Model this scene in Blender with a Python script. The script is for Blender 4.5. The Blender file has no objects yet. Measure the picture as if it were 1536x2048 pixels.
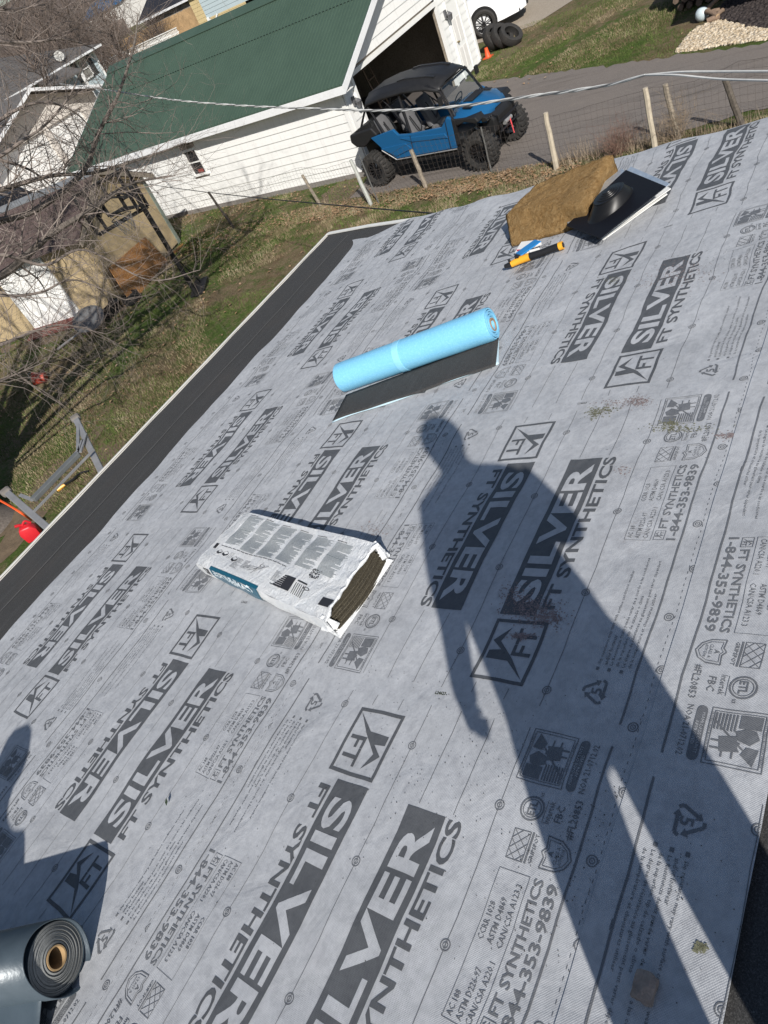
import bpy, bmesh, math, random
import numpy as np
from mathutils import Vector, Matrix, noise as mnoise
random.seed(7); rng = np.random.default_rng(11)
scene = bpy.context.scene
COL = scene.collection
# ------------------------------------------------------------------ camera
FPX = 1417.56
R = np.array([[0.45849337,-0.80857958,-0.36875857],[-0.72570292,-0.10113688,-0.68053406],[0.51297085,0.57962955,-0.63315915]])
C = np.array([0.0,0.25178986,1.42797124])
cam_d = bpy.data.cameras.new('camera'); cam = bpy.data.objects.new('camera', cam_d); COL.objects.link(cam)
cam_d.sensor_fit = 'HORIZONTAL'; cam_d.sensor_width = 36.0; cam_d.lens = 36.0*FPX/1536; cam_d.clip_end = 900; cam_d.clip_start = 0.02
M = Matrix(((R[0][0],-R[1][0],-R[2][0],C[0]),(R[0][1],-R[1][1],-R[2][1],C[1]),(R[0][2],-R[1][2],-R[2][2],C[2]),(0,0,0,1)))
cam.matrix_world = M
scene.camera = cam
# ------------------------------------------------------------------ light
AZ = math.radians(43.0); EL = math.radians(36.0)
SUN = np.array([-math.cos(EL)*math.cos(AZ), -math.cos(EL)*math.sin(AZ), math.sin(EL)])
world = bpy.data.worlds.new('World'); scene.world = world; world.use_nodes = True
nt = world.node_tree; nt.nodes.clear()
sky = nt.nodes.new('ShaderNodeTexSky'); sky.sky_type = 'NISHITA'; sky.sun_disc = False
sky.sun_elevation = EL; sky.sun_rotation = math.atan2(SUN[0], SUN[1]); sky.altitude = 100; sky.ozone_density = 1.5
bg = nt.nodes.new('ShaderNodeBackground'); bg.inputs['Strength'].default_value = 0.074
out = nt.nodes.new('ShaderNodeOutputWorld')
nt.links.new(sky.outputs[0], bg.inputs[0]); nt.links.new(bg.outputs[0], out.inputs[0])
sun_d = bpy.data.lights.new('sun', 'SUN'); sun_d.energy = 5.0; sun_d.angle = math.radians(0.53); sun_d.color = (1.0,0.955,0.89)
sun = bpy.data.objects.new('sun', sun_d); COL.objects.link(sun)
sun.rotation_euler = Vector(SUN).to_track_quat('Z','Y').to_euler()
vs = scene.view_settings; vs.view_transform = 'Standard'; vs.look = 'None'; vs.exposure = 0.14; vs.gamma = 1.0; vs.use_curve_mapping = False

# ------------------------------------------------------------------ geometry helpers
TH = math.radians(10.0); cT, sT = math.cos(TH), math.sin(TH)
G = -4.0                                            # lawn level
def p2w(x, y, n=0.0):                               # roof plane coordinates (along eave, towards eave, out of the roof) -> world
    return np.array([x, cT*y + sT*n, -sT*y + cT*n])
def ray(u, v): return R.T @ np.array([(u-768)/FPX, (v-1024)/FPX, 1.0])
def onz(u, v, z=G): d = ray(u,v); return C + d*(z-C[2])/d[2]
def onx(u, v, x): d = ray(u,v); return C + d*(x-C[0])/d[0]
def ony(u, v, y): d = ray(u,v); return C + d*(y-C[1])/d[1]
def roofpt(u, v, n=0.0):                            # roof coordinates x, y of a sight line at height n above the roof
    d = ray(u,v); N = np.array([0,sT,cT]); t = (n-N@C)/(N@d); P = C+t*d
    return P[0], cT*P[1]-sT*P[2]
def proj(P):
    q = R@(np.asarray(P,float)-C); return 768+FPX*q[0]/q[2], 1024+FPX*q[1]/q[2], q[2]

class MB:
    def __init__(s): s.v=[]; s.f=[]; s.m=[]; s.mi=0
    def add(s, vs, fs):
        o=len(s.v); s.v += [tuple(map(float,p)) for p in vs]; s.f += [tuple(i+o for i in f) for f in fs]; s.m += [s.mi]*len(fs); return s
    def box(s, c, d, rot=None):
        x,y,z=[k/2 for k in d]; P=[(-x,-y,-z),(x,-y,-z),(x,y,-z),(-x,y,-z),(-x,-y,z),(x,-y,z),(x,y,z),(-x,y,z)]
        P=[Vector(p) for p in P]
        if rot is not None: P=[rot@p for p in P]
        P=[p+Vector(c) for p in P]
        return s.add(P,[(0,3,2,1),(4,5,6,7),(0,1,5,4),(1,2,6,5),(2,3,7,6),(3,0,4,7)])
    def hexa(s, P): return s.add(P,[(0,3,2,1),(4,5,6,7),(0,1,5,4),(1,2,6,5),(2,3,7,6),(3,0,4,7)])
    def slab(s, quad, t):                           # quad of 4 points, thickened by vector t
        q=[np.array(p,float) for p in quad]; t=np.array(t,float); return s.hexa(q+[p+t for p in q])
    def beam(s, a, b, w, h=None, up=(0,0,1)):
        a=Vector(a); b=Vector(b); d=(b-a).normalized(); u=Vector(up)
        sd=d.cross(u)
        if sd.length<1e-4: sd=d.cross(Vector((1,0,0)))
        sd.normalize(); u2=sd.cross(d).normalized(); h=h or w
        q=[a+sd*i*w/2+u2*j*h/2 for i,j in ((-1,-1),(1,-1),(1,1),(-1,1))]; r=[p+(b-a) for p in q]
        return s.hexa(q+r)
    def tube(s, pts, rad, n=8, cap=True):
        pts=[Vector(p) for p in pts]; k=len(pts); rs=rad if hasattr(rad,'__len__') else [rad]*k
        o=len(s.v); V=[]; ref=None
        for i,p in enumerate(pts):
            d=(pts[min(i+1,k-1)]-pts[max(i-1,0)]).normalized()
            if ref is None: ref=d.orthogonal().normalized()
            ref=(ref-d*ref.dot(d)); ref=ref.normalized() if ref.length>1e-5 else d.orthogonal().normalized()
            b=d.cross(ref)
            for j in range(n):
                a=2*math.pi*j/n; V.append(p+(ref*math.cos(a)+b*math.sin(a))*rs[i])
        F=[]
        for i in range(k-1):
            for j in range(n):
                F.append((i*n+j,i*n+(j+1)%n,(i+1)*n+(j+1)%n,(i+1)*n+j))
        if cap: F.append(tuple(range(n-1,-1,-1))); F.append(tuple((k-1)*n+j for j in range(n)))
        return s.add(V,F)
    def lathe(s, c, axis, prof, n=24, closed=False):    # prof: (radius, along)
        c=Vector(c); ax=Vector(axis).normalized(); e=ax.orthogonal().normalized(); g=ax.cross(e)
        V=[]; F=[]; k=len(prof)
        for r,h in prof:
            for j in range(n):
                a=2*math.pi*j/n; V.append(c+ax*h+(e*math.cos(a)+g*math.sin(a))*r)
        for i in range(k if closed else k-1):
            i2=(i+1)%k
            for j in range(n): F.append((i*n+j,i*n+(j+1)%n,i2*n+(j+1)%n,i2*n+j))
        return s.add(V,F)
    def prism(s, poly, fn, a, b):                   # poly 2D, fn(p,t)->3D, from a to b
        k=len(poly); V=[fn(p,a) for p in poly]+[fn(p,b) for p in poly]
        F=[tuple(range(k-1,-1,-1)),tuple(range(k,2*k))]+[(i,(i+1)%k,k+(i+1)%k,k+i) for i in range(k)]
        return s.add(V,F)
    def build(s, name, mat, parent=None, smooth=False, bevel=0, seg=2, loc=None):
        me=bpy.data.meshes.new(name); me.from_pydata(s.v,[],s.f)
        mats = mat if isinstance(mat,(list,tuple)) else [mat]
        for m in mats: me.materials.append(m)
        if len(mats)>1: me.polygons.foreach_set('material_index', s.m)
        bm=bmesh.new(); bm.from_mesh(me)
        bmesh.ops.recalc_face_normals(bm, faces=bm.faces)
        if bevel>0:
            es=[e for e in bm.edges if len(e.link_faces)==2 and e.calc_face_angle(0)>0.5]
            bmesh.ops.bevel(bm, geom=es, offset=bevel, segments=seg, affect='EDGES', profile=0.5, clamp_overlap=True)
        if smooth:
            for f in bm.faces: f.smooth=True
            for e in bm.edges:
                if len(e.link_faces)==2 and e.calc_face_angle(0)>0.7: e.smooth=False
        bm.to_mesh(me); bm.free()
        o=bpy.data.objects.new(name, me); COL.objects.link(o)
        if parent: attach(o, parent)
        return o
def attach(o, parent):
    o.parent = parent; o.matrix_parent_inverse = Matrix.Translation(parent.location).inverted() if parent.type=='EMPTY' else Matrix.Identity(4)
def tag(o, label=None, cat=None, group=None, kind=None):
    if label: o['label']=label
    if cat: o['category']=cat
    if group: o['group']=group
    if kind: o['kind']=kind
    return o
def thing(name, label, cat, loc, group=None):
    o=bpy.data.objects.new(name,None); COL.objects.link(o); o.location=tuple(map(float,loc)); o.empty_display_size=.2
    return tag(o,label,cat,group)
def rawmesh(name, V, F, mat, parent=None, smooth=False):
    me=bpy.data.meshes.new(name); V=np.asarray(V,np.float32); F=np.asarray(F,np.int32); k=F.shape[1]
    me.vertices.add(len(V)); me.vertices.foreach_set('co',V.ravel())
    me.loops.add(F.size); me.loops.foreach_set('vertex_index',F.ravel())
    me.polygons.add(len(F)); me.polygons.foreach_set('loop_start',np.arange(0,F.size,k,dtype=np.int32)); me.polygons.foreach_set('loop_total',np.full(len(F),k,np.int32))
    if smooth: me.polygons.foreach_set('use_smooth',np.ones(len(F),bool))
    me.update(calc_edges=True); me.validate()
    me.materials.append(mat)
    o=bpy.data.objects.new(name,me); COL.objects.link(o)
    if parent: attach(o,parent)
    return o

# ------------------------------------------------------------------ materials
class NT:
    def __init__(s, name, rough=.6, metal=0, spec=.4):
        s.m=bpy.data.materials.new(name); s.m.use_nodes=True; s.t=s.m.node_tree; s.b=s.t.nodes['Principled BSDF']
        s.b.inputs['Roughness'].default_value=rough; s.b.inputs['Metallic'].default_value=metal; s.b.inputs['Specular IOR Level'].default_value=spec
        s.co=None
    def n(s,k,**kw):
        x=s.t.nodes.new(k)
        for a,b in kw.items():
            if a in x.inputs.keys(): x.inputs[a].default_value=b
            else: setattr(x,a,b)
        return x
    def l(s,a,b): s.t.links.new(a,b)
    def coord(s, kind='Object', scale=(1,1,1), rot=(0,0,0)):
        tc=s.n('ShaderNodeTexCoord'); mp=s.n('ShaderNodeMapping'); mp.inputs['Scale'].default_value=scale; mp.inputs['Rotation'].default_value=rot
        s.l(tc.outputs[kind],mp.inputs[0]); return mp.outputs[0]
    def noise(s,vec,scale,detail=4,rough=.55,dist=0):
        x=s.n('ShaderNodeTexNoise'); x.inputs['Scale'].default_value=scale; x.inputs['Detail'].default_value=detail; x.inputs['Roughness'].default_value=rough; x.inputs['Distortion'].default_value=dist
        s.l(vec,x.inputs['Vector']); return x.outputs[0]
    def ramp(s,fac,stops):
        x=s.n('ShaderNodeValToRGB'); e=x.color_ramp.elements
        while len(e)<len(stops): e.new(.5)
        for i,(p,c) in enumerate(stops): e[i].position=p; e[i].color=(c[0],c[1],c[2],1)
        s.l(fac,x.inputs[0]); return x.outputs[0]
    def mix(s,fac,a,b,mode='MIX'):
        x=s.n('ShaderNodeMix',data_type='RGBA',blend_type=mode)
        if isinstance(fac,(int,float)): x.inputs[0].default_value=fac
        else: s.l(fac,x.inputs[0])
        for i,c in ((6,a),(7,b)):
            if isinstance(c,(tuple,list)): x.inputs[i].default_value=(c[0],c[1],c[2],1)
            else: s.l(c,x.inputs[i])
        return x.outputs[2]
    def math(s,op,a,b=0):
        x=s.n('ShaderNodeMath',operation=op)
        for i,c in ((0,a),(1,b)):
            if isinstance(c,(int,float)): x.inputs[i].default_value=c
            else: s.l(c,x.inputs[i])
        return x.outputs[0]
    def col(s,c):
        if isinstance(c,(tuple,list)): s.b.inputs['Base Color'].default_value=(c[0],c[1],c[2],1)
        else: s.l(c,s.b.inputs['Base Color'])
        return s
    def bump(s,h,strength=.5,dist=.01,prev=None):
        x=s.n('ShaderNodeBump'); x.inputs['Strength'].default_value=strength; x.inputs['Distance'].default_value=dist
        s.l(h,x.inputs['Height'])
        if prev is not None: s.l(prev,x.inputs['Normal'])
        s.l(x.outputs[0],s.b.inputs['Normal']); return x.outputs[0]
def simple(name, c, rough=.6, metal=0, spec=.4, var=.12, scale=12, bump=0, bdist=.005, dirt=0, dirtc=(.12,.1,.08)):
    t=NT(name,rough,metal,spec); v=t.coord()
    f=t.noise(v,scale,6,.65)
    a=tuple(k*(1-var) for k in c); b=tuple(min(1,k*(1+var)) for k in c)
    col=t.ramp(f,[(.3,a),(.7,b)])
    if dirt:
        g=t.noise(v,scale*.23,7,.7); gg=t.ramp(g,[(.48,(0,0,0)),(.75,(dirt,dirt,dirt))]); col=t.mix(gg,col,dirtc)
    t.col(col)
    if bump: t.bump(t.noise(v,scale*4,5),bump,bdist)
    return t.m
# synthetic membrane: woven film
def membrane_mat(name, base, dark=False):
    t=NT(name,.55,0,.35)
    v=t.coord('Object',rot=(TH,0,0))
    w1=t.n('ShaderNodeTexWave',wave_type='BANDS',bands_direction='DIAGONAL'); w1.inputs['Scale'].default_value=128; w1.inputs['Distortion'].default_value=1.2; w1.inputs['Detail'].default_value=1; w1.inputs['Detail Scale'].default_value=3; t.l(v,w1.inputs[0])
    v2=t.coord('Object',scale=(-1,1,1),rot=(TH,0,0))
    w2=t.n('ShaderNodeTexWave',wave_type='BANDS',bands_direction='DIAGONAL'); w2.inputs['Scale'].default_value=128; w2.inputs['Distortion'].default_value=1.2; t.l(v2,w2.inputs[0])
    weave=t.math('MULTIPLY',w1.outputs['Fac'],w2.outputs['Fac'])
    n1=t.noise(v,3.5,6,.7); n2=t.noise(v,34,5,.7); n3=t.noise(v,170,3,.7)
    c=t.ramp(n1,[(.34,tuple(k*.90 for k in base)),(.5,base),(.64,tuple(k*1.07 for k in base))])
    k=t.ramp(n2,[(.3,(.80,.80,.81)),(.55,(1,1,1)),(.75,(1.09,1.09,1.09))])
    c=t.mix(1.0,c,k,'MULTIPLY')
    ww=t.ramp(weave,[(.05,(.93,.93,.935)),(.5,(1.03,1.03,1.03))]); c=t.mix(1.0,c,ww,'MULTIPLY')
    # scuffs: purplish brown dust patches
    s1=t.noise(v,1.7,3,.5); s2=t.noise(v,60,6,.8)
    sm=t.math('MULTIPLY',t.ramp(s1,[(.60,(0,0,0)),(.74,(1,1,1))]),t.ramp(s2,[(.5,(0,0,0)),(.62,(1,1,1))]))
    c=t.mix(t.math('MULTIPLY',sm,.45 if not dark else .3),c,(.16,.135,.125))
    st=t.noise(t.coord('Object',scale=(1,1,1)),420,2,.5); sp=t.ramp(st,[(.70,(0,0,0)),(.76,(1,1,1))]); c=t.mix(t.math('MULTIPLY',sp,.25),c,(.08,.08,.085))
    t.col(c)
    b1=t.bump(t.noise(v,7,4,.5,.8),.38,.016)
    t.bump(t.math('ADD',t.math('MULTIPLY',weave,.5),t.math('MULTIPLY',n3,.7)),.45,.002,b1)
    t.b.inputs['Specular Tint'].default_value=(.85,.92,1,1)
    return t.m
m_mem = membrane_mat('membrane_grey',(.475,.488,.508))
m_ink = membrane_mat('membrane_ink',(.108,.113,.121),True)
m_ink2= membrane_mat('membrane_ink_light',(.165,.172,.184),True)
def m_black_underlay():
    t=NT('black_felt',.8,0,.3); v=t.coord('Object')
    n=t.noise(v,330,3,.9); g=t.noise(t.coord('Object',scale=(1.2,14,14)),1.6,6,.7); k=t.noise(v,2.3,5,.6)
    c=t.ramp(n,[(.35,(.022,.022,.0225)),(.56,(.062,.061,.060)),(.75,(.19,.188,.185))])
    c=t.mix(t.ramp(g,[(.52,(0,0,0)),(.8,(.22,.22,.22))]),c,(.15,.15,.155))
    c=t.mix(t.ramp(k,[(.5,(0,0,0)),(.7,(.18,.18,.18))]),c,(.09,.072,.06)); t.col(c)
    t.bump(t.math('ADD',n,t.noise(v,12,3)),.5,.003); return t.m
m_felt=m_black_underlay()
m_white=simple('white_paint',(.80,.80,.78),.5,var=.04,scale=3,dirt=.18,dirtc=(.45,.42,.37))
m_siding=None
def siding_mat(name,c,dirt=.3,dc=(.42,.41,.38)):
    t=NT(name,.55,0,.35); v=t.coord('Object')
    n=t.noise(v,2.2,5,.6); col=t.ramp(n,[(.3,tuple(k*.95 for k in c)),(.7,c)])
    s=t.noise(t.coord('Object',scale=(5,5,.5)),2.0,6,.7); col=t.mix(t.ramp(s,[(.52,(0,0,0)),(.74,(dirt,dirt,dirt))]),col,dc)
    t.col(col); t.bump(t.noise(t.coord('Object',scale=(1,1,18)),4,3),.15,.004); return t.m
m_siding=siding_mat('white_siding',(.80,.80,.78),.42,(.50,.49,.47))
m_bluesiding=siding_mat('pale_blue_siding',(.42,.50,.53),.2)
m_gutter=simple('white_gutter',(.76,.77,.78),.4,var=.05,dirt=.2,dirtc=(.4,.39,.36))
def m_greenroof():
    t=NT('green_metal_roof',.42,.0,.45); v=t.coord('Object')
    n=t.noise(v,1.1,6,.65); c=t.ramp(n,[(.3,(.047,.078,.056)),(.7,(.058,.094,.068))])
    s=t.noise(t.coord('Object',scale=(.4,6,6)),2.0,7,.75); c=t.mix(t.ramp(s,[(.55,(0,0,0)),(.8,(.5,.5,.5))]),c,(.018,.035,.03))
    sp=t.noise(v,60,1,.5); c=t.mix(t.ramp(sp,[(.80,(0,0,0)),(.83,(.5,.5,.5))]),c,(.3,.33,.3))
    t.col(c); t.bump(t.noise(v,3,3),.1,.01); return t.m
m_green=m_greenroof()
m_dark=simple('dark_interior',(.035,.032,.03),.8)
m_wood=simple('weathered_wood',(.27,.23,.18),.85,var=.3,scale=22,bump=.4,dirt=.5,dirtc=(.12,.10,.08))
m_woodpale=simple('pale_post_wood',(.46,.40,.31),.8,var=.15,scale=16,bump=.3,dirt=.4,dirtc=(.3,.25,.19))
m_wire=simple('rusty_wire',(.10,.085,.075),.7,.5,var=.3)
def m_grassground():
    t=NT('lawn_ground',.95,0,.1); v=t.coord('Object')
    a=t.noise(v,.42,6,.62); b=t.noise(v,5,7,.75); d=t.noise(v,26,6,.85)
    green=t.ramp(d,[(.28,(.020,.038,.008)),(.5,(.072,.112,.026)),(.72,(.18,.225,.08))])
    tan=t.ramp(d,[(.28,(.055,.038,.022)),(.5,(.19,.142,.085)),(.72,(.42,.345,.23))])
    f=t.math('ADD',t.math('MULTIPLY',a,.8),t.math('MULTIPLY',b,.75))
    c=t.mix(t.ramp(f,[(.70,(0,0,0)),(.86,(1,1,1))]),green,tan)
    e=t.noise(v,1.3,6,.7); c=t.mix(t.ramp(e,[(.52,(0,0,0)),(.66,(.75,.75,.75))]),c,(.13,.085,.052))
    t.col(c); t.bump(t.math('ADD',d,b),.8,.06); return t.m
m_lawn=m_grassground()
def m_asph():
    t=NT('asphalt_drive',.9,0,.2); v=t.coord('Object'); n=t.noise(v,55,4,.8); k=t.noise(v,.8,5,.6)
    c=t.ramp(n,[(.25,(.10,.088,.08)),(.55,(.19,.168,.152)),(.8,(.30,.275,.25))]); c=t.mix(t.ramp(k,[(.4,(0,0,0)),(.7,(.45,.45,.45))]),c,(.20,.172,.15)); tm=t.noise(t.coord('Object',scale=(3.2,.25,1),rot=(0,0,.12)),1.6,5,.7); c=t.mix(t.ramp(tm,[(.52,(0,0,0)),(.7,(.5,.5,.5))]),c,(.075,.066,.06)); pt=t.noise(v,3.2,6,.8); c=t.mix(t.ramp(pt,[(.6,(0,0,0)),(.7,(.35,.35,.35))]),c,(.27,.24,.20))
    t.col(c); t.bump(n,.5,.01); return t.m
m_asphalt=m_asph()
m_conc=simple('tan_concrete',(.42,.34,.27),.85,var=.12,scale=2,dirt=.35,dirtc=(.28,.23,.18))
m_bark=simple('bark',(.17,.145,.125),.9,var=.4,scale=30,bump=.8,bdist=.02)
m_twig=simple('grey_twigs',(.21,.175,.155),.85,var=.35,scale=3)
m_black=simple('black_plastic',(.016,.016,.017),.45,var=.2)
m_blackm=simple('black_metal',(.02,.02,.022),.35,.3,var=.2)
m_rubber=simple('tyre_rubber',(.028,.027,.026),.8,var=.35,scale=30,dirt=.3,dirtc=(.09,.075,.06))
m_blue=NT('blue_utv_paint',.28,.1,.5).col((.012,.10,.245)).m
m_glass=None
def glass(name,tint=(.8,.85,.85),rough=.02):
    t=NT(name,rough,0,.5).col(tint); t.b.inputs['Transmission Weight'].default_value=1; t.b.inputs['IOR'].default_value=1.45; return t.m
m_glass=glass('clear_windshield')
m_pane=NT('dark_window_glass',.06,0,.6).col((.02,.022,.025)).m
m_seat=simple('grey_seat_fabric',(.12,.12,.125),.75)
m_alu=simple('aluminium',(.42,.42,.42),.45,.55,var=.1,dirt=.3,dirtc=(.2,.19,.18))
m_red=simple('red_plastic',(.55,.02,.03),.4,var=.08)
m_orange=simple('orange_rope',(.75,.10,.02),.6)
m_shingle=simple('grey_shingles',(.105,.10,.098),.9,var=.35,scale=10,dirt=.4,dirtc=(.07,.06,.06))
m_brownshingle=simple('brown_roof_shingles',(.085,.06,.055),.9,var=.35,scale=9)
m_tanwall=simple('tan_plywood',(.42,.325,.19),.8,var=.12,scale=2.5,dirt=.35,dirtc=(.27,.21,.13))
m_pavpale=simple('stucco_white',(.7,.68,.65),.7,var=.06)
m_cedar=simple('fence_boards',(.42,.28,.15),.85,var=.3,scale=1.3)
m_cedargrey=simple('grey_fence_boards',(.23,.19,.165),.9,var=.25,scale=1.5)

# ------------------------------------------------------------------ roof we stand on
RAKE=[(-3,3.3),(-.5,3.62),(.95,4.0),(1.34,4.1),(1.8,4.24),(2.61,4.34),(2.83,4.38),(3.5,4.6),(4.28,4.93),(5.02,5.2)]
def rake(y): return float(np.interp(y,[a for a,b in RAKE],[b for a,b in RAKE]))
XL=-3.2; EAVE=4.97; RIDGE=-2.2
def hz(x,y):        # gentle waves of the laid sheets
    return .003+.75*(.0035*np.sin(7.1*x+3.3*y+1.2)*np.sin(2.3*y-1.7*x)+.0022*np.sin(13.*x-6.1*y)+.0014*np.sin(23*x+9*y+.6)+.002*np.sin(4.1*y+2.))
def curl(x,y):      # lifts and droops towards the rake
    d=np.array([0.0]) if False else None
    return 0
def warp(x,y):
    dx=.0035*np.sin(9.2*y+5*x)+.002*np.sin(27*y+11*x+1)+.0012*np.sin(57*y-13*x)
    dy=.0035*np.sin(8.3*x+2.1*y+.5)+.0022*np.sin(21*x-7*y)+.0013*np.sin(47*x+5*y+2)
    far=np.clip((x-1.2)/3.0,0,1)
    return dx*(.5+1.6*far),dy*(.5+1.6*far)
rk=np.array(RAKE)
def surf(x,y,n):
    x=np.asarray(x,float); y=np.asarray(y,float)
    e=np.interp(y,rk[:,0],rk[:,1]); d=np.clip((x-(e-.45))/.45,0,1.3)
    z=n+hz(x,y)+.004*np.sin(9.3*y+1.0)*d**2*(y<3.7)-.03*np.clip(x-e,0,1)*2
    return np.stack([x, cT*y+sT*z, -sT*y+cT*z],-1)
house=thing('house','low pitched house roof under the photographer being covered with grey underlayment','house',(0,0,G))
mb=MB()
ys=[-2.2,-.5,.95,1.34,1.8,2.61,2.83,3.5,4.28,EAVE]
top=[p2w(rake(y),y,-.012) for y in ys]; bot=[p2w(rake(y),y,-.14) for y in ys]
V=[p2w(XL,RIDGE,-.012)]+top+[p2w(XL,EAVE,-.012)]+[p2w(XL,RIDGE,-.14)]+bot+[p2w(XL,EAVE,-.14)]
k=len(ys)+2
mb.add(V,[tuple(range(k)),tuple(range(2*k-1,k-1,-1))]+[(i,(i+1)%k,k+(i+1)%k,k+i) for i in range(k)])
mb.build('roof_deck',m_wood,house)
# the slope behind the ridge
mb=MB(); a=p2w(XL,RIDGE,-.012); b=p2w(rake(RIDGE),RIDGE,-.012)
mb.slab([a,b,b+np.array([-.6,-5,-.9]),a+np.array([0,-5,-.9])],(0,0,-.12)); mb.build('rear_roof_slope',m_felt,house)
# black self-adhered underlay sheets on the deck
for i,(y0,y1,n) in enumerate(((4.05,4.955,-.002),(-2.2,4.12,-.0005))):
    nx,ny=90,40; V=[];
    for a in np.linspace(y1,y0,ny):
        for b in np.linspace(0,1,nx):
            x=XL+(rake(a)+(-.012 if i==0 else -.03)-XL)*b
            V.append(p2w(x,a,n-.004+.0012*math.sin(11*x)+.001*math.sin(17*a+5*x)))
    F=[(r*nx+c,r*nx+c+1,(r+1)*nx+c+1,(r+1)*nx+c) for r in range(ny-1) for c in range(nx-1)]
    o=rawmesh('black_underlay_sheet',V,F,m_felt,house,True)
# lap lines and chalk line on the black strip
mb=MB()
for y,w in ((4.50,.004),):
    pts=[p2w(x,y+.008*math.sin(x*3)+.004*math.sin(x*11),.003) for x in np.linspace(-2,4.9,70)]; mb.tube(pts,.0016,4)
mb.build('lap_line',simple('felt_lap_line',(.10,.10,.10),.8),house)
m_drip=simple('white_drip_edge',(.80,.79,.75),.45,var=.05)
mb=MB(); mb.slab([p2w(XL,EAVE+.004,.006),p2w(5.2,EAVE+.004,.006),p2w(5.2,EAVE+.02,.004),p2w(XL,EAVE+.02,.004)],(0,0,-.008))
mb.slab([p2w(XL,EAVE+.012,.004),p2w(5.2,EAVE+.012,.004),p2w(5.2,EAVE+.028,.004),p2w(XL,EAVE+.028,.004)],(0,0,-.10))
mb.build('eave_drip_edge',m_drip,house)
mb=MB()
for i in range(7,len(ys)-1):
    a,b=ys[i],ys[i+1]
    q=[p2w(rake(a)-.022,a,.007),p2w(rake(a)+.02,a,.005),p2w(rake(b)+.02,b,.005),p2w(rake(b)-.022,b,.007)]; mb.slab(q,(0,0,-.009))
    q=[p2w(rake(a)+.012,a,.004),p2w(rake(a)+.026,a,.004),p2w(rake(b)+.026,b,.004),p2w(rake(b)+.012,b,.004)]; mb.slab(q,(0,0,-.12))
mb.build('rake_drip_edge',m_drip,house)
mb=MB()
mb.hexa([(XL+.3,-6.5,G),(3.1,-6.5,G),(3.7,4.45,G),(XL+.3,4.45,G),(XL+.3,-6.5,-.7),(2.7,-6.5,-.7),(3.7,4.45,-.98),(XL+.3,4.45,-.98)])
mb.build('wall',m_white,house)

# ---- printed grey underlayment -------------------------------------------------
Lp=1.2299; LS=.6429; WB=.115; GP=.0172; LB=.1996; WX=.1671; DD=.1392; EE=.6437
ROWS={'a':(.4314,3.389),'b':(-.0099,2.2697),'c':(-.2422,1.1529),'d':(-.2422-.055,1.1529-1.134)}
_cache={}
def text_mesh(s, bold=0.0, res=2):
    key=(s,bold,res)
    if key in _cache: return _cache[key]
    cu=bpy.data.curves.new('t','FONT'); cu.body=s; cu.size=1; cu.resolution_u=res; cu.offset=bold; cu.fill_mode='BOTH'
    ob=bpy.data.objects.new('t',cu); COL.objects.link(ob)
    dg=bpy.context.evaluated_depsgraph_get(); me=bpy.data.meshes.new_from_object(ob.evaluated_get(dg))
    V=np.array([v.co[:] for v in me.vertices]).reshape(-1,3)[:,:2]; F=[tuple(p.vertices) for p in me.polygons]
    bpy.data.objects.remove(ob); bpy.data.curves.remove(cu); bpy.data.meshes.remove(me)
    lo,hi=V.min(0),V.max(0); V=(V-lo)/(hi-lo); _cache[key]=(V,F); return V,F
class PR:               # print layer: flat 2D polygons in cell coordinates (X to the right, Y down)
    def __init__(s): s.v=[]; s.f=[]
    def poly(s,pts): o=len(s.v); s.v+=list(pts); s.f.append(tuple(range(o,o+len(pts)))); return s
    def rect(s,x0,y0,x1,y1): return s.poly([(x0,y0),(x1,y0),(x1,y1),(x0,y1)])
    def line(s,x0,y0,x1,y1,w):
        d=np.array([x1-x0,y1-y0]); d=d/np.linalg.norm(d)*w/2; n=np.array([-d[1],d[0]])
        a=np.array([x0,y0]);b=np.array([x1,y1]); return s.poly([tuple(a+n),tuple(b+n),tuple(b-n),tuple(a-n)])
    def frame(s,x0,y0,x1,y1,w):
        s.rect(x0,y0,x1,y0+w); s.rect(x0,y1-w,x1,y1); s.rect(x0,y0+w,x0+w,y1-w); s.rect(x1-w,y0+w,x1,y1-w); return s
    def ring(s,x,y,r0,r1,n=16):
        for i in range(n):
            a,b=2*math.pi*i/n,2*math.pi*(i+1)/n
            s.poly([(x+r1*math.cos(a),y+r1*math.sin(a)),(x+r1*math.cos(b),y+r1*math.sin(b)),(x+r0*math.cos(b),y+r0*math.sin(b)),(x+r0*math.cos(a),y+r0*math.sin(a))])
        return s
    def disc(s,x,y,r,n=10): return s.poly([(x+r*math.cos(2*math.pi*i/n),y+r*math.sin(2*math.pi*i/n)) for i in range(n)])
    def text(s,t,x0,y0,x1,y1,bold=0,res=2):      # fills box; y0 top, y1 bottom
        V,F=text_mesh(t,bold,res); o=len(s.v)
        s.v+=[(x0+(x1-x0)*a,y1-(y1-y0)*b) for a,b in V]; s.f+=[tuple(i+o for i in f) for f in F]; return s
    def pline(s,pts,w):
        for a,b in zip(pts[:-1],pts[1:]): s.line(a[0],a[1],b[0],b[1],w)
        return s
def logo(p,x0,y0,x1,y1,w,res=2):
    p.frame(x0,y0,x1,y1,w); f=lambda u,v:(x0+(x1-x0)*u,y0+(y1-y0)*v)
    p.poly([f(.077,.93),f(.336,.53),f(.498,.32),f(.37,.605)]); p.poly([f(.498,.32),f(.629,.25),f(.37,.605)])
    p.poly([f(.336,.53),f(.342,.108),f(.475,.10),f(.498,.32)])
    p.poly([f(.498,.32),f(.638,.10),f(.629,.25)]); p.poly([f(.638,.10),f(.873,.37),f(.629,.25)])
    fa=f(.43,.53); fb=f(.87,.88)
    p.text('FT',fa[0],fa[1],fb[0],fb[1],.015,res)
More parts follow.
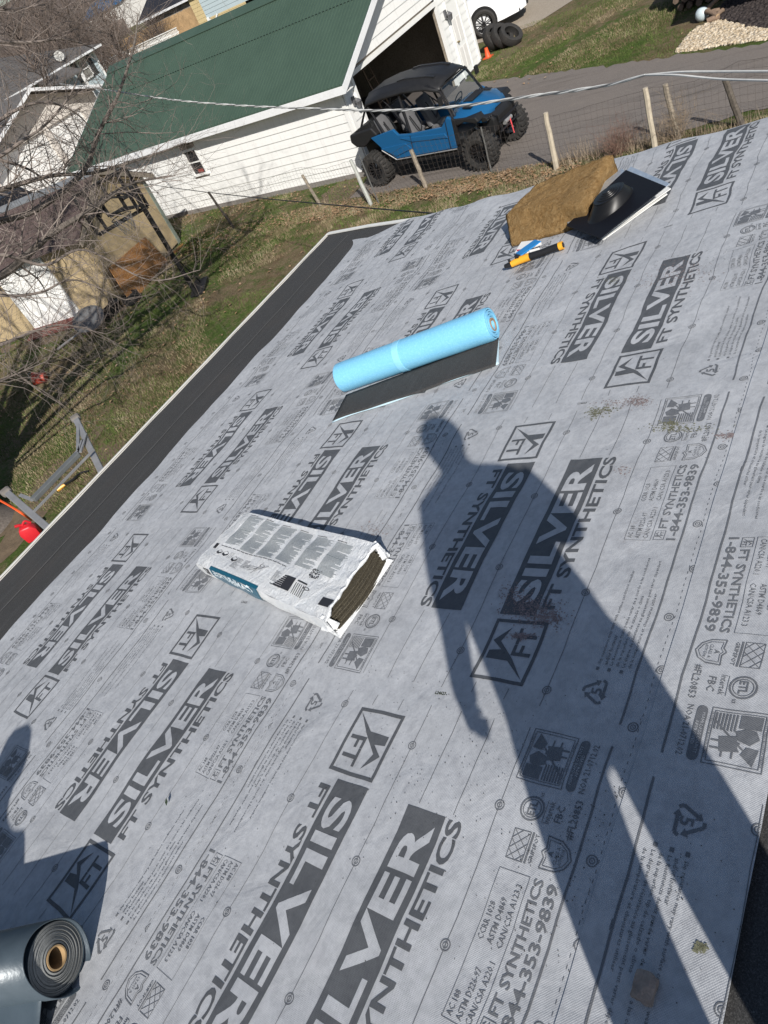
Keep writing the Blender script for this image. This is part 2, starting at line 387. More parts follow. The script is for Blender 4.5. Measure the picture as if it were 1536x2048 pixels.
P_banner=PR().rect(0,0,LS,WB)
P_letters=PR().text('SILVER',.045,.017,LS-.03,WB-.017,.028,4)
P_logo=PR(); logo(P_logo,-GP-LB,0,-GP,WX,.0105)
P_line=PR().text('FT SYNTHETICS',.025,WB+.009,LS,WX-.002,.028,3)
def small_print():
    p=PR()
    # recycling mark
    cx,cy=Lp-.194,.355
    tri=[(cx-.034*math.cos(a),cy-.034*math.sin(a)) for a in (0,2.094,4.189)]
    tri=[(cx+(-.036 if i==0 else .02),cy+(0 if i==0 else (-.034 if i==1 else .034))) for i in range(3)]
    tri=[(cx,cy-.034),(cx+.036,cy+.026),(cx-.036,cy+.026)]
    for i in range(3):
        a=np.array(tri[i]);b=np.array(tri[(i+1)%3]); p.line(*(a+(b-a)*.14),*(a+(b-a)*.62),.007)
        q=a+(b-a)*.62; d=(b-a)/np.linalg.norm(b-a); n=np.array([-d[1],d[0]])
        p.poly([tuple(q+n*.009),tuple(q-n*.009),tuple(q+d*.012)])
        c2=b+(tri[(i+2)%3]-b)*.14; p.line(*(a+(b-a)*.86),*c2,.007)
    p.text('5',cx-.009,cy-.006,cx+.009,cy+.021,.02,2)
    # slip resistance block
    X0=Lp-.132
    for yy in (.346,.376,.408): p.rect(X0-.005,yy-.004,X0+.004,yy+.004)
    rows=[('Slip resistance may vary with surface conditions, weather',0,.30),('and/or footwear',0,.088),('La Resistencia desliz puede variar de a cuerdo a las condiciones',0,.345),
          ('de la superfice, tip de calzado o clima',0,.215),('Le dégree de résistance au glissement peut varier dépendant',0,.335),('de la température et chaussures utiliser',0,.225)]
    for i,(s_,a,l) in enumerate(rows):
        y=.341+i*.0158; p.text(s_,X0+.012,y,X0+.012+l,y+.0105,.0,1)
    # approvals box
    p.frame(.288,.288,.583,.363,.0011)
    for i,(a,b) in enumerate((('AC 188','CCRR 1028'),('ASTM D226-97','ASTM D4869'),('CAN/CSA A220.1','CAN/CSA A123.3'))):
        y=.294+i*.0225; wa=(.045,.095,.115)[i]; wb=(.075,.09,.125)[i]
        p.text(a,.295,y,.295+wa,y+.014,.002,1); p.text(b,.437,y,.437+wb,y+.014,.002,1)
    logo(p,.290,.369,.323,.398,.0016,1)
    p.text('FT SYNTHETICS',.331,.373,.585,.3955,.022,2)
    p.text('1-844-353-9839',.289,.405,.585,.4305,.022,2)
    # diamond lattice mark
    p.frame(.605,.292,.672,.333,.0017)
    for k in range(-1,4):
        for sgn in (1,-1):
            xa=.605+k*.0223; xb=xa+sgn*.041; ya,yb=.292,.333
            def clip(xa,ya,xb,yb):
                d=xb-xa; t0=0;t1=1
                for lim,less in ((.605,True),(.672,False)):
                    if d==0: continue
                    t=(lim-xa)/d
                    if (d>0)==less: t0=max(t0,t)
                    else: t1=min(t1,t)
                return (t0,t1)
            t0,t1=clip(xa,ya,xb,yb)
            if t1-t0>.1: p.line(xa+(xb-xa)*t0,ya+(yb-ya)*t0,xa+(xb-xa)*t1,ya+(yb-ya)*t1,.0016)
    p.rect(.605,.336,.672,.3405); p.text('GRIPSPOT',.607,.344,.670,.353,.01,1)
    # shield
    sh=[(.605,.372),(.628,.375),(.638,.367),(.648,.375),(.674,.372),(.672,.405),(.660,.424),(.640,.434),(.620,.424),(.608,.405),(.605,.372)]
    sh=[(.640+(a-.64)*1.0,b) for a,b in sh]; p.pline(sh,.0026)
    p.pline([(.640+(a-.64)*.8,.401+(b-.401)*.8) for a,b in sh],.0014)
    p.text('A',.634,.381,.646,.393,.02,1); p.text('CLASS A',.621,.397,.659,.405,.0,1); p.text('ASTM E108',.623,.408,.657,.415,.0,1)
    # round listing mark
    p.ring(.722,.314,.0245,.0285,20); p.ring(.722,.314,.0195,.0215,20)
    p.text('ETL',.706,.305,.738,.323,.03,1); p.text('us',.752,.323,.762,.331,0,1)
    p.rect(.697,.345,.748,.3462); p.text('Intertek',.697,.3485,.747,.362,.004,1)
    p.text('FBC',.705,.370,.742,.387,.008,1); p.text('#FL20853',.680,.405,.765,.4235,.014,1)
    # flag emblem
    x0,y0,x1,y1=.778,.250,.910,.365
    p.frame(x0,y0,x1,y1,.0020); p.frame(x0+.007,y0+.007,x1-.007,y1-.007,.0016)
    p.text('PROUDLY MADE IN NORTH AMERICA',x0+.012,y0+.0022,x1-.012,y0+.0062,0,1); p.text('PROUDLY MADE IN NORTH AMERICA',x0+.012,y1-.0062,x1-.012,y1-.0022,0,1)
    p.rect(x0+.011,y0+.012,x0+.042,y0+.055)
    for i in range(7): p.poly([(x0+.011+.0045*0,y0+.060+i*.0068),(x0+.052+i*.0,y0+.060+i*.0068),(x0+.050,y0+.0638+i*.0068),(x0+.011,y0+.0638+i*.0068)])
    p.poly([(x0+.045,y0+.02),(x0+.062,y0+.012),(x0+.078,y0+.03),(x0+.07,y0+.052),(x0+.05,y0+.06),(x0+.042,y0+.04)])
    p.poly([(x0+.085,y0+.012),(x0+.122,y0+.02),(x0+.10,y0+.045),(x0+.082,y0+.035)])
    p.poly([(x0+.06,y0+.055),(x0+.095,y0+.05),(x0+.10,y0+.085),(x0+.066,y0+.09)])
    for i in (0,1): p.rect(x0+.074+i*.017,y0+.048,x0+.0785+i*.017,y0+.104)
    p.rect(x0+.066,y0+.058,x0+.112,y0+.0615); p.rect(x0+.066,y0+.078,x0+.112,y0+.0815)
    p.line(x0+.03,y0+.104,x0+.10,y0+.03,.004)
    # capsule
    p.rect(.790,.3725,.896,.3955); p.disc(.790,.384,.0115,12); p.disc(.896,.384,.0115,12)
    p.text('NOA 21-0712.02',.781,.403,.900,.4175,.004,1)
    # guide lines, broken where the print roll joins
    gx0,gx1=Lp-.268,Lp-.325
    p.rect(gx0-Lp,.4415,gx1,.4465)
    return p
P_small=small_print()
P_cap=PR().text('MIAMI-DADE COUNTY',.795,.376,.892,.383,0,1).text('APPROVED',.815,.3855,.872,.3925,0,1)
def guides():
    p=PR(); g0,g1=-.262,Lp-.322
    for y in (-.377,-.2745,-.175,-.072,.029,.1325,.236):
        yy=-DD-y if False else y
        spans=[(g0,g1)]
        for a,b in spans:
            # keep off banners and logos
            cuts=[]
            if y>-.005 and y<WX+.0: cuts.append((-GP-LB-.012,LS+.01))
            if y<-DD+.005 and y>-DD-WX-.003: cuts.append((-.012,EE+GP+LB+.012))
            if y>.236-.01 and y<.2: pass
            seg=[(a,b)]
            for c0,c1 in cuts:
                seg=[s2 for s_ in seg for s2 in ((s_[0],min(s_[1],c0)),(max(s_[0],c1),s_[1])) if s2[1]-s2[0]>.01]
            for s0,s1 in seg: p.rect(s0,y-.0009,s1,y+.0009)
    def tg(x,y):
        p.ring(x,y,.0098,.0124,16); p.ring(x,y,.0045,.0068,12); p.disc(x,y,.0018,6)
    for k in range(4):
        s=Lp/4
        tg(.093+(k-1)*s,.236); tg(.17+(k-1)*s,-.072); tg(.245+(k-1)*s,-.378)
    for k in range(8):
        s=Lp/8; tg(.039+(k-2)*s,.4745 if k%2==0 else .501)
    for k in range(62): p.rect(-.26+k*Lp/62,.4875,-.252+k*Lp/62,.4890)
    return p
P_guides=guides()
def emit(name, layers, row, rep, n, rot, mat, parent, ycl):
    x0,y0=ROWS[row]; bm=bmesh.new()
    for p in layers:
        vs_=[]
        for X,Y in p.v:
            if rot: X,Y=EE-X,-DD-Y
            vs_.append(bm.verts.new((x0+rep*Lp+X, y0-Y, 0)))
        for f in p.f:
            try: bm.faces.new([vs_[i] for i in f])
            except ValueError: pass
    xs=[v.co.x for v in bm.verts]; ysv=[v.co.y for v in bm.verts]
    if not xs: bm.free(); return None
    bx0,bx1,by0,by1=min(xs),max(xs),min(ysv),max(ysv)
    # is any of it in view
    vis=False
    for a in np.linspace(bx0,bx1,6):
        for b in np.linspace(by0,by1,5):
            u,v,w=proj(p2w(a,b)); 
            if w>0 and -60<u<1600 and -60<v<2110: vis=True
    if not vis or by0>ycl[1] or by1<ycl[0]: bm.free(); return None
    for pl in (ycl[0],ycl[1]):
        if by0<pl<by1:
            bmesh.ops.bisect_plane(bm,geom=bm.verts[:]+bm.edges[:]+bm.faces[:],plane_co=(0,pl,0),plane_no=(0,-1 if pl==ycl[0] else 1,0),clear_outer=True)
    step=.055
    for i in range(int((bx1-bx0)/step)+1):
        x=bx0+step*(i+.5)
        if x<bx1: bmesh.ops.bisect_plane(bm,geom=bm.verts[:]+bm.edges[:]+bm.faces[:],plane_co=(x,0,0),plane_no=(1,0,0))
    for i in range(int((by1-by0)/step)+1):
        y=by0+step*(i+.5)
        if y<by1: bmesh.ops.bisect_plane(bm,geom=bm.verts[:]+bm.edges[:]+bm.faces[:],plane_co=(0,y,0),plane_no=(0,1,0))
    rem=[f for f in bm.faces if any(v.co.x>sheet_edge(v.co.y,row)-.004 for v in f.verts)]
    bmesh.ops.delete(bm,geom=rem,context='FACES')
    if not bm.faces: bm.free(); return None
    co=np.array([v.co[:] for v in bm.verts])
    if row=='b': co[:,0]-=.009*np.clip(co[:,0],0,9)**2
    dx,dy=warp(co[:,0],co[:,1]); W=surf(co[:,0]+dx,co[:,1]+dy,n)
    for v,w in zip(bm.verts,W): v.co=w
    me=bpy.data.meshes.new(name)
    for f in bm.faces:
        f.normal_update()
        if f.normal.z<0: f.normal_flip()
    bm.to_mesh(me); bm.free(); me.materials.append(mat)
    o=bpy.data.objects.new(name,me); COL.objects.link(o); attach(o,parent); return o
def sheet_edge(y,row):
    e=rake(y)+(.06 if y<3.4 else .03)
    if row=='a':
        e=min(e, np.interp(y,[3.3,3.6,4.0,4.2,4.4],[4.55,4.66,4.62,4.72,4.76]))
        e2=rake(y)-.0 
    return float(e)+.012*math.sin(y*14)
SHEETS={}
bounds={'a':(2.72,4.15),'b':(1.60,3.389-1.117+.62),'c':(.50,1.1529+.617),'d':(.392,1.1529-1.134+.633)}
desc={'a':'lowest course of grey printed underlayment, next to the black eave strip','b':'second course of grey printed underlayment, running under the shingle bundle and blue roll',
      'c':'third course of grey printed underlayment, crossed by the long human shadow','d':'narrow top course of grey printed underlayment with its cut edge by the black ridge felt'}
for i,row in enumerate('abcd'):
    y0,y1=bounds[row]; n=.006+.0022*i; nx=170; ny=max(8,int((y1-y0)/.035)); V=[]
    for b in np.linspace(y1,y0,ny):
        xe=sheet_edge(b,row)
        for a in np.linspace(0,1,nx):
            x=XL+.4+(xe-XL-.4)*a; yy=b
            if row=='a': yy=b+(.012*math.sin(3.1*x)+.006*math.sin(9*x)+(.22*max(0,(x-4.4)/.36)**2 if x>4.4 else 0))*max(0,(b-3.6)/.55)
            elif b==y1: yy=b+.003*math.sin(5*x)
            V.append(surf(x,yy,n))
    # skirt along the lap edge so the sheet has thickness
    V=[tuple(v) for v in V]; F=[(r*nx+c,r*nx+c+1,(r+1)*nx+c+1,(r+1)*nx+c) for r in range(ny-1) for c in range(nx-1)]
    base=len(V)
    for c in range(nx): V.append(V[c])
    for c in range(nx): V.append(tuple(np.array(V[c])+np.array([0,0,-.002])))
    for c in range(nx-1): F.append((base+c+1,base+c,base+nx+c,base+nx+c+1))
    o=rawmesh('underlayment_sheet',V,F,m_mem,None,True); tag(o,desc[row],'underlayment','courses of printed roofing underlayment')
    SHEETS[row]=o
    ycl=(y0+.002,y1-.002)
    for rep in range(-2,5):
        for rot in (False,True):
            emit('printed_banner',[P_banner],row,rep,n+.0010,rot,m_ink,o,ycl)
            emit('banner_lettering',[P_letters],row,rep,n+.0016,rot,m_mem,o,ycl)
            emit('printed_logo',[P_logo],row,rep,n+.0010,rot,m_ink,o,ycl)
            emit('printed_name',[P_line],row,rep,n+.0010,rot,m_ink,o,ycl)
            sp_=emit('small_print',[P_small],row,rep,n+.0010,rot,m_ink2,o,ycl)
            if sp_: tag(sp_,kind='stuff')
            emit('capsule_lettering',[P_cap],row,rep,n+.0016,rot,m_mem,o,ycl)
        g=P_guides; emit('printed_guides',[g],row,rep,n+.0009,False,m_ink2,o,ycl)
        # the eave side margin of the same pattern
        q=PR(); pass
        for k in range(8):
            x=.605-(.039+(k-2)*Lp/8); y=-DD-(.4745 if k%2==0 else .501)
            q.ring(x,y,.0098,.0124,16); q.ring(x,y,.0045,.0068,12); q.disc(x,y,.0018,6)
        if row=='a': 
            for k in range(62): q.rect(-.26+k*Lp/62,-DD-.489,-.252+k*Lp/62,-DD-.4875)
        else:
            q=PR(); q.rect(.6,-DD-.4485,.62,-DD-.4465)
        emit('margin_guides',[q],row,rep,n+.0009,False,m_ink2,o,ycl)
    # lot code
    for rep in (0,1,2,3):
        emit('lot_code',[PR().text('L24623',-.038,-.006,0.0,.006,.03,1)],row,rep,n+.001,False,m_ink,o,ycl) if False else None
def lot(row,rep,n):
    p=PR(); V,F=text_mesh('L24623',.03,1)
    for a,b in V: p.v.append((-.281+ (b-.5)*.011, -.082+a*.036+ 0))
    p.f=list(F); x0,y0=ROWS[row]
    emit('lot_code',[p],row,rep,n,False,simple('green_black_ink',(.05,.06,.035),.6) if rep==1 and row=='c' else m_ink,SHEETS[row],(bounds[row][0],bounds[row][1]))
lot('c',1,.006+.0044+.001); lot('c',2,.006+.0044+.001); lot('c',3,.006+.0044+.001); lot('b',1,.006+.0022+.001); lot('b',2,.006+.0022+.001)
#PART2
# ------------------------------------------------------------------ ground, drive, hill
def height_far(x,y):
    return 0.0
mb=MB(); mb.add([(-120,-120,G),(600,-120,G),(600,700,G),(-120,700,G)],[(0,1,2,3)]); tag(mb.build('lawn_ground',m_lawn),kind='structure')
# wooded rise on the skyline
n=46; V=[];F=[]
for i in range(n):
    for j in range(n):
        a=i/(n-1); b=j/(n-1); x=70+560*a; y=150+520*b
        d=max(0,((x-70)*.25+(y-150)*.9)/300); z=G-.3+min(1,d)**1.2*26+3*mnoise.noise(Vector((x*.02,y*.02,0)))*min(1,d*3)
        V.append((x,y,z))
for i in range(n-1):
    for j in range(n-1): F.append((i*n+j,i*n+j+1,(i+1)*n+j+1,(i+1)*n+j))
m_hill=simple('winter_wood_floor',(.115,.088,.072),.95,var=.45,scale=.25,bump=.6,bdist=1.5)
tag(rawmesh('hill',V,F,m_hill,None,True),kind='structure')
# asphalt drive
near=[(13.95,11.7),(13.9,9),(13.75,6.3),(13.85,4.6),(14.3,3.1),(14.6,0),(14.8,-8)]
far=[(20.9,11.7),(20.45,11.1),(19.4,8.3),(18.73,6.49),(17.95,4.2),(17.6,3.2),(17.2,1),(16.9,-8)]
def rough_edge(L_,amp,seed):
    g_=random.Random(seed); o_=[]
    for (a,b),(c_,d_) in zip(L_,L_[1:]):
        n_=max(1,int(math.hypot(c_-a,d_-b)/.16))
        for i in range(n_): o_.append((a+(c_-a)*i/n_+g_.gauss(0,amp),b+(d_-b)*i/n_))
    return o_+[L_[-1]]
P=[(a,b,G+.012) for a,b in rough_edge(near,.035,1)]+[(a,b,G+.012) for a,b in reversed(rough_edge(far,.05,2))]
mb=MB(); mb.add(P,[tuple(range(len(P)))]); mb.add([(15.3,11.7,G+.012),(20.9,11.7,G+.012),(20.9,12.2,G+.012),(15.3,12.2,G+.012)],[(0,1,2,3)])
tag(mb.build('driveway',m_asphalt),kind='structure')
# rough strip of leaf litter and bare soil between the fence and the house
def blob_poly(cx,cy,rx,ry,n=26,rot=0,j=.2,z=G+.006,seed=0):
    r=random.Random(seed); P=[]
    for i in range(n):
        a=2*math.pi*i/n; k=1+r.uniform(-j,j); x=rx*k*math.cos(a); y=ry*k*math.sin(a)
        P.append((cx+x*math.cos(rot)-y*math.sin(rot),cy+x*math.sin(rot)+y*math.cos(rot),z))
    return P
m_soil=simple('bare_soil',(.13,.095,.06),.95,var=.35,scale=5,bump=.6,bdist=.03,dirt=.4,dirtc=(.2,.15,.1))
mb=MB()
for sd,(cx,cy,rx,ry,rot) in enumerate(((14.6,12.4,.9,.5,.3),(12.0,19.0,.9,.35,.4),(3.9,12.2,1.4,.5,.2),(4.6,11.2,.9,.4,.8),(9.1,18.2,.6,2.0,.3),(22.6,10.9,.8,.35,.2))):
    p=blob_poly(cx,cy,rx,ry,rot=rot,seed=sd,j=.3); mb.add(p,[tuple(range(len(p)))])
tag(mb.build('bare_soil_patches',m_soil),kind='structure')
# grass blades, dead stems, leaves
def blades(name,regions,mat,hgt,wid,label_kind='stuff',lean=.5):
    V=[];F=[]
    for (poly_fn,num,h0) in regions:
        xy=poly_fn(num); fx=np.interp(xy[:,1],[p_[1] for p_ in reversed(far)],[p_[0] for p_ in reversed(far)]); nx_=np.interp(xy[:,1],[p_[1] for p_ in reversed(near)],[p_[0] for p_ in reversed(near)]); xy=xy[(xy[:,1]>11.7)|(xy[:,0]>fx+.03)|(xy[:,0]<nx_+rng.normal(0,.06,len(xy)))]; k=len(xy); a=rng.uniform(0,2*math.pi,k); h=h0*rng.uniform(.5,1.3,k); w=wid*rng.uniform(.6,1.4,k)
        b=rng.uniform(0,2*math.pi,k); l=h*lean*rng.uniform(.2,1.3,k)
        p0=np.stack([xy[:,0]-w*np.cos(a),xy[:,1]-w*np.sin(a),np.full(k,G)],1); p1=np.stack([xy[:,0]+w*np.cos(a),xy[:,1]+w*np.sin(a),np.full(k,G)],1)
        p2=np.stack([xy[:,0]+l*np.cos(b),xy[:,1]+l*np.sin(b),G+h],1)
        V.append(np.stack([p0,p1,p2],1).reshape(-1,3))
    V=np.concatenate(V); F=np.arange(len(V)).reshape(-1,3); o=rawmesh(name,V,F,mat); tag(o,kind='stuff'); return o
def rect_pts(x0,x1,y0,y1,clump=None,thr=0.0):
    def fn(n):
        p=np.stack([rng.uniform(x0,x1,n),rng.uniform(y0,y1,n)],1)
        if clump:
            v=np.sin(p[:,0]*clump*1.3+2*np.sin(p[:,1]*clump))*np.sin(p[:,1]*clump*1.1+1.7*np.sin(p[:,0]*clump*.8)); p=p[v>thr]
        return p
    return fn
m_blade=NT('grass_blade',.7,0,.2); 
def leafmat(name,stops,scale=1.2):
    t=NT(name,.75,0,.2); v=t.coord(); t.col(t.ramp(t.noise(v,scale,5,.75),stops)); return t.m
m_bg=leafmat('green_blades',[(.35,(.038,.066,.014)),(.5,(.085,.125,.03)),(.68,(.18,.215,.075))])
m_bt=leafmat('straw_blades',[(.35,(.14,.105,.06)),(.5,(.27,.215,.13)),(.68,(.42,.35,.24))])
tag(blades('green_grass',[(rect_pts(3.5,13.6,10.2,20,.9,-.2),75000,.055),(rect_pts(13.2,15.2,11.8,21,1.3,-.3),14000,.06),(rect_pts(17.8,25,3.4,11.5,.8,-.1),40000,.05),(rect_pts(12.4,13.9,2.5,11.5,2.1,0.1),12000,.06)],m_bg,0,.0055),kind='stuff')
tag(blades('straw_grass',[(rect_pts(3.5,13.6,10.2,20,.7,.05),60000,.06),(rect_pts(13.2,15.2,11.8,21,1.5,.1),8000,.07),(rect_pts(17.8,25,3.4,11.5,.7,.15),40000,.05),(rect_pts(12.4,13.95,2.5,13.5,1.9,-.5),26000,.07)],m_bt,0,.0055),kind='stuff')
tag(blades('dry_stems',[(rect_pts(13.45,13.95,4.2,6.2),900,.42),(rect_pts(13.5,14.0,2.5,4.3),260,.25),(rect_pts(13.4,13.9,6.3,17),380,.2)],leafmat('dry_stem',[(.3,(.2,.15,.11)),(.7,(.42,.34,.25))]),0,.0035,lean=.35),kind='stuff')
def leaves(name,regs,mat):
    V=[]
    for x0,x1,y0,y1,n in regs:
        for _ in range(n):
            x=random.uniform(x0,x1); y=random.gauss((y0+y1)/2,(y1-y0)/3.6); s=random.uniform(.025,.055); a=random.uniform(0,6.3); z=G+random.uniform(.01,.05)
            tx=random.uniform(-.5,.5); c,sn=math.cos(a)*s,math.sin(a)*s
            V+=[(x-c,y-sn,z-tx*s*.4),(x+sn*.6,y-c*.6,z+.01),(x+c,y+sn,z+tx*s*.4),(x-sn*.6,y+c*.6,z+.012)]
    o=rawmesh(name,V,np.arange(len(V)).reshape(-1,4),mat); tag(o,kind='stuff')
leaves('fallen_leaves',[(13.1,13.8,6.2,9.4,900),(13.0,13.9,9.3,14.5,700),(12.2,13.6,4.8,8,160),(12,13.7,13,18,450),(5,12,11,18,420),(14.0,15.2,12,21,260),(19,24,6,11,90)],leafmat('dead_leaves',[(.3,(.22,.12,.06)),(.5,(.36,.23,.13)),(.7,(.5,.38,.27))],9))

# ------------------------------------------------------------------ white garage
GX0,GX1,GY0,GY1=15.27,22.32,11.74,22.6; WT=-1.72; RX=18.8; RZ=-.13
gar=thing('garage','white lap sided garage with a green metal roof and an open door','garage',(15.27,11.74,G))
lam=.195
def board(x0,y0,x1,y1,z,nx,ny,parent,first=[None],k=[0],hgt=lam):
    pass
def siding(parent,a,b,z0,z1,nrm,mat,skip=(),lam=.195,t=.02,topfn=None):
    """lap boards along a->b (2D); skip: list of (s0,s1,z0,z1) openings; topfn(s)->max z"""
    a=np.array(a);b=np.array(b);L=np.linalg.norm(b-a);d=(b-a)/L;nr=np.array(nrm); z=z0
    while z<z1-1e-3:
        zt=min(z+lam,z1); segs=[(0,L)]
        for s0,s1,q0,q1 in skip:
            if q0<zt-.02 and q1>z+.02: segs=[r for u in segs for r in ((u[0],min(u[1],s0)),(max(u[0],s1),u[1])) if r[1]-r[0]>.03]
        for u0,u1 in segs:
            if topfn:
                lo,hi=topfn(z+.01); lo2,hi2=topfn(zt); u0b,u1b=max(u0,lo),min(u1,hi); u0t,u1t=max(u0,lo2),min(u1,hi2)
                if u1b-u0b<.08: continue
                if u1t<u0t: u0t=u1t=(u0t+u1t)/2
            else: u0b=u0t=u0;u1b=u1t=u1
            def Q(s,zz,o): p=a+d*s+nr*o; return (p[0],p[1],zz)
            mb=MB(); mb.hexa([Q(u0b,z,-.01),Q(u1b,z,-.01),Q(u1b,z,t+.004),Q(u0b,z,t+.004),Q(u0t,zt+.012,-.01),Q(u1t,zt+.012,-.01),Q(u1t,zt+.012,.003),Q(u0t,zt+.012,.003)])
            mb.build('siding_board',mat,parent)
        z=zt
# side wall facing the lawn
W0y,W1y,WZ0,WZ1=17.2,17.76,-2.98,-2.28
siding(gar,(GX0,GY0),(GX0,GY1),G+.12,WT,(-1,0),m_siding,[(W0y-.04-GY0,W1y+.04-GY0,WZ0-.05,WZ1+.05)],lam=.198)
tf=lambda z:(max(0,(z-WT)*(RX-GX0)/(RZ-WT)),min(GX1-GX0,(GX1-GX0)-(z-WT)*(GX1-RX)/(RZ-WT)))
DX0,DX1,DZ=15.83,20.52,-1.93
KX0,KX1,KZ=21.12,21.72,-2.05
siding(gar,(GX0,GY0),(GX1,GY0),G+.05,RZ-.1,(0,-1),m_siding,[(DX0-GX0-.1,DX1-GX0+.1,-5,DZ+.1),(KX0-GX0-.07,KX1-GX0+.07,-5,KZ+.07)],lam=.198,topfn=tf)
mb=MB()   # core walls
mb.box(((GX0+.06),(GY0+GY1)/2,(G+WT)/2),(.08,GY1-GY0-.05,WT-G)) if False else None
mb.box((GX0+.06,(GY0+W0y)/2,(G+WT)/2),(.08,W0y-GY0-.03,WT-G)); mb.box((GX0+.06,(W1y+GY1)/2,(G+WT)/2),(.08,GY1-W1y-.03,WT-G))
mb.box((GX0+.06,(W0y+W1y)/2,(G+WZ0)/2),(.08,W1y-W0y,WZ0-G)); mb.box((GX0+.06,(W0y+W1y)/2,(WZ1+WT)/2),(.08,W1y-W0y,WT-WZ1))
mb.box((GX1-.06,(GY0+GY1)/2,(G+WT)/2),(.08,GY1-GY0-.05,WT-G)); mb.box(((GX0+GX1)/2,GY1-.06,(G+WT)/2),(GX1-GX0-.1,.08,WT-G))
mb.box(((GX0+DX0)/2+.03,GY0+.07,(G+WT)/2),(DX0-GX0-.1,.08,WT-G)); mb.box(((DX1+KX0)/2,GY0+.07,(G+WT)/2),(KX0-DX1,.08,WT-G)); mb.box(((KX1+GX1)/2,GY0+.07,(G+WT)/2),(GX1-KX1-.05,.08,WT-G))
mb.add([(GX0+.1,GY0+.03,DZ),(GX1-.1,GY0+.03,DZ),(GX1-.1,GY0+.03,WT),(RX,GY0+.03,RZ-.1),(GX0+.1,GY0+.03,WT)],[(0,1,2,3,4)])
mb.add([(GX0+.1,GY1-.1,WT),(GX1-.1,GY1-.1,WT),(RX,GY1-.1,RZ-.1)],[(0,1,2)])
mb.build('wall_core',m_wood,gar)
mb=MB(); mb.box((GX0,(GY0+GY1)/2,G+.055),(.1,GY1-GY0,.13)); mb.build('footing',simple('foundation_block',(.2,.185,.17),.9),gar)
mb=MB()
for c,d in (((GX0-.028,GY0+.05,(G+WT)/2+.05),(.03,.11,WT-G-.1)),((GX0+.04,GY0-.03,(G+WT)/2+.05),(.11,.03,WT-G-.1)),((GX1-.04,GY0-.03,(G+WT)/2+.05),(.11,.03,WT-G-.1)),((GX0-.028,GY1-.05,(G+WT)/2+.05),(.03,.11,WT-G-.1))):
    mb=MB(); mb.box(c,d); mb.build('corner_trim',m_white,gar)
mb=MB(); mb.box((DX0-.05,GY0-.012,(G+DZ)/2),(.1,.09,DZ-G)); mb.box((DX1+.05,GY0-.012,(G+DZ)/2),(.1,.09,DZ-G)); mb.box(((DX0+DX1)/2,GY0-.012,DZ+.05),(DX1-DX0+.2,.088,.1)); mb.build('door_frame',m_white,gar)
mb=MB(); mb.box(((KX0+KX1)/2,GY0-.01,(G+KZ)/2+.03),(KX1-KX0,.05,KZ-G-.02)); kd=mb.build('entry_door',m_white,gar,bevel=.005)
mb=MB()
for zc,h in ((G+.5,.55),(G+1.2,.6)):
    for xc in (KX0+.17,KX1-.17): mb.box((xc,GY0-.037,zc),(.2,.012,h))
mb.build('door_panel',m_pavpale,kd)
mb=MB(); mb.lathe((KX0+.07,GY0-.04,G+.95),(0,-1,0),[(.001,0),(.02,.0),(.012,.02),(.03,.05),(.025,.07),(.001,.075)],10); mb.build('handle',simple('brass',(.4,.3,.12),.35,.8),kd)
mb=MB(); mb.box((KX0-.035,GY0-.025,(G+KZ)/2),(.07,.06,KZ-G)); mb.box((KX1+.035,GY0-.025,(G+KZ)/2),(.07,.06,KZ-G)); mb.box(((KX0+KX1)/2,GY0-.025,KZ+.035),(KX1-KX0+.14,.058,.07)); mb.build('entry_frame',m_white,gar)
# wall lamps
for i,(lx,lz) in enumerate(((15.55,-2.38),(20.93,-2.28))):
    mb=MB(); mb.box((lx,GY0-.05,lz+.02),(.1,.04,.2)); mb.tube([(lx,GY0-.06,lz),(lx,GY0-.14,lz+.08),(lx,GY0-.17,lz)],.012,6)
    mb.lathe((lx,GY0-.17,lz-.16),(0,0,1),[(.02,0),(.06,.03),(.075,.14),(.085,.15),(.01,.22)],8)
    mb.build('wall_lamp',simple('pewter',(.16,.16,.17),.45,.4),gar,smooth=True)
# window
mb=MB(); yc=(W0y+W1y)/2; zc=(WZ0+WZ1)/2; hw=(W1y-W0y)/2; hh=(WZ1-WZ0)/2
for c,d in (((0,-hw,0),(.06,.06,2*hh+.1)),((0,hw,0),(.06,.06,2*hh+.1)),((0,0,hh),(.055,2*hw,.06)),((0,0,-hh),(.085,2*hw+.16,.05)),((.02,0,0),(.03,2*hw-.06,.03))): mb.box((GX0-.012+c[0],yc+c[1],zc+c[2]),d)
wf=mb.build('window',m_white,gar); 
for zz,h in ((zc+hh/2,hh-.06),(zc-hh/2,hh-.06)):
    mb=MB(); mb.box((GX0+.03,yc,zz),(.01,2*hw-.07,h)); mb.build('pane',m_pane,wf)
mb=MB(); mb.box((GX0+.0,yc-.05,WZ0+.10),(.02,.2,.09)); mb.build('sill_clutter',simple('red_rag',(.25,.05,.04),.8),wf)
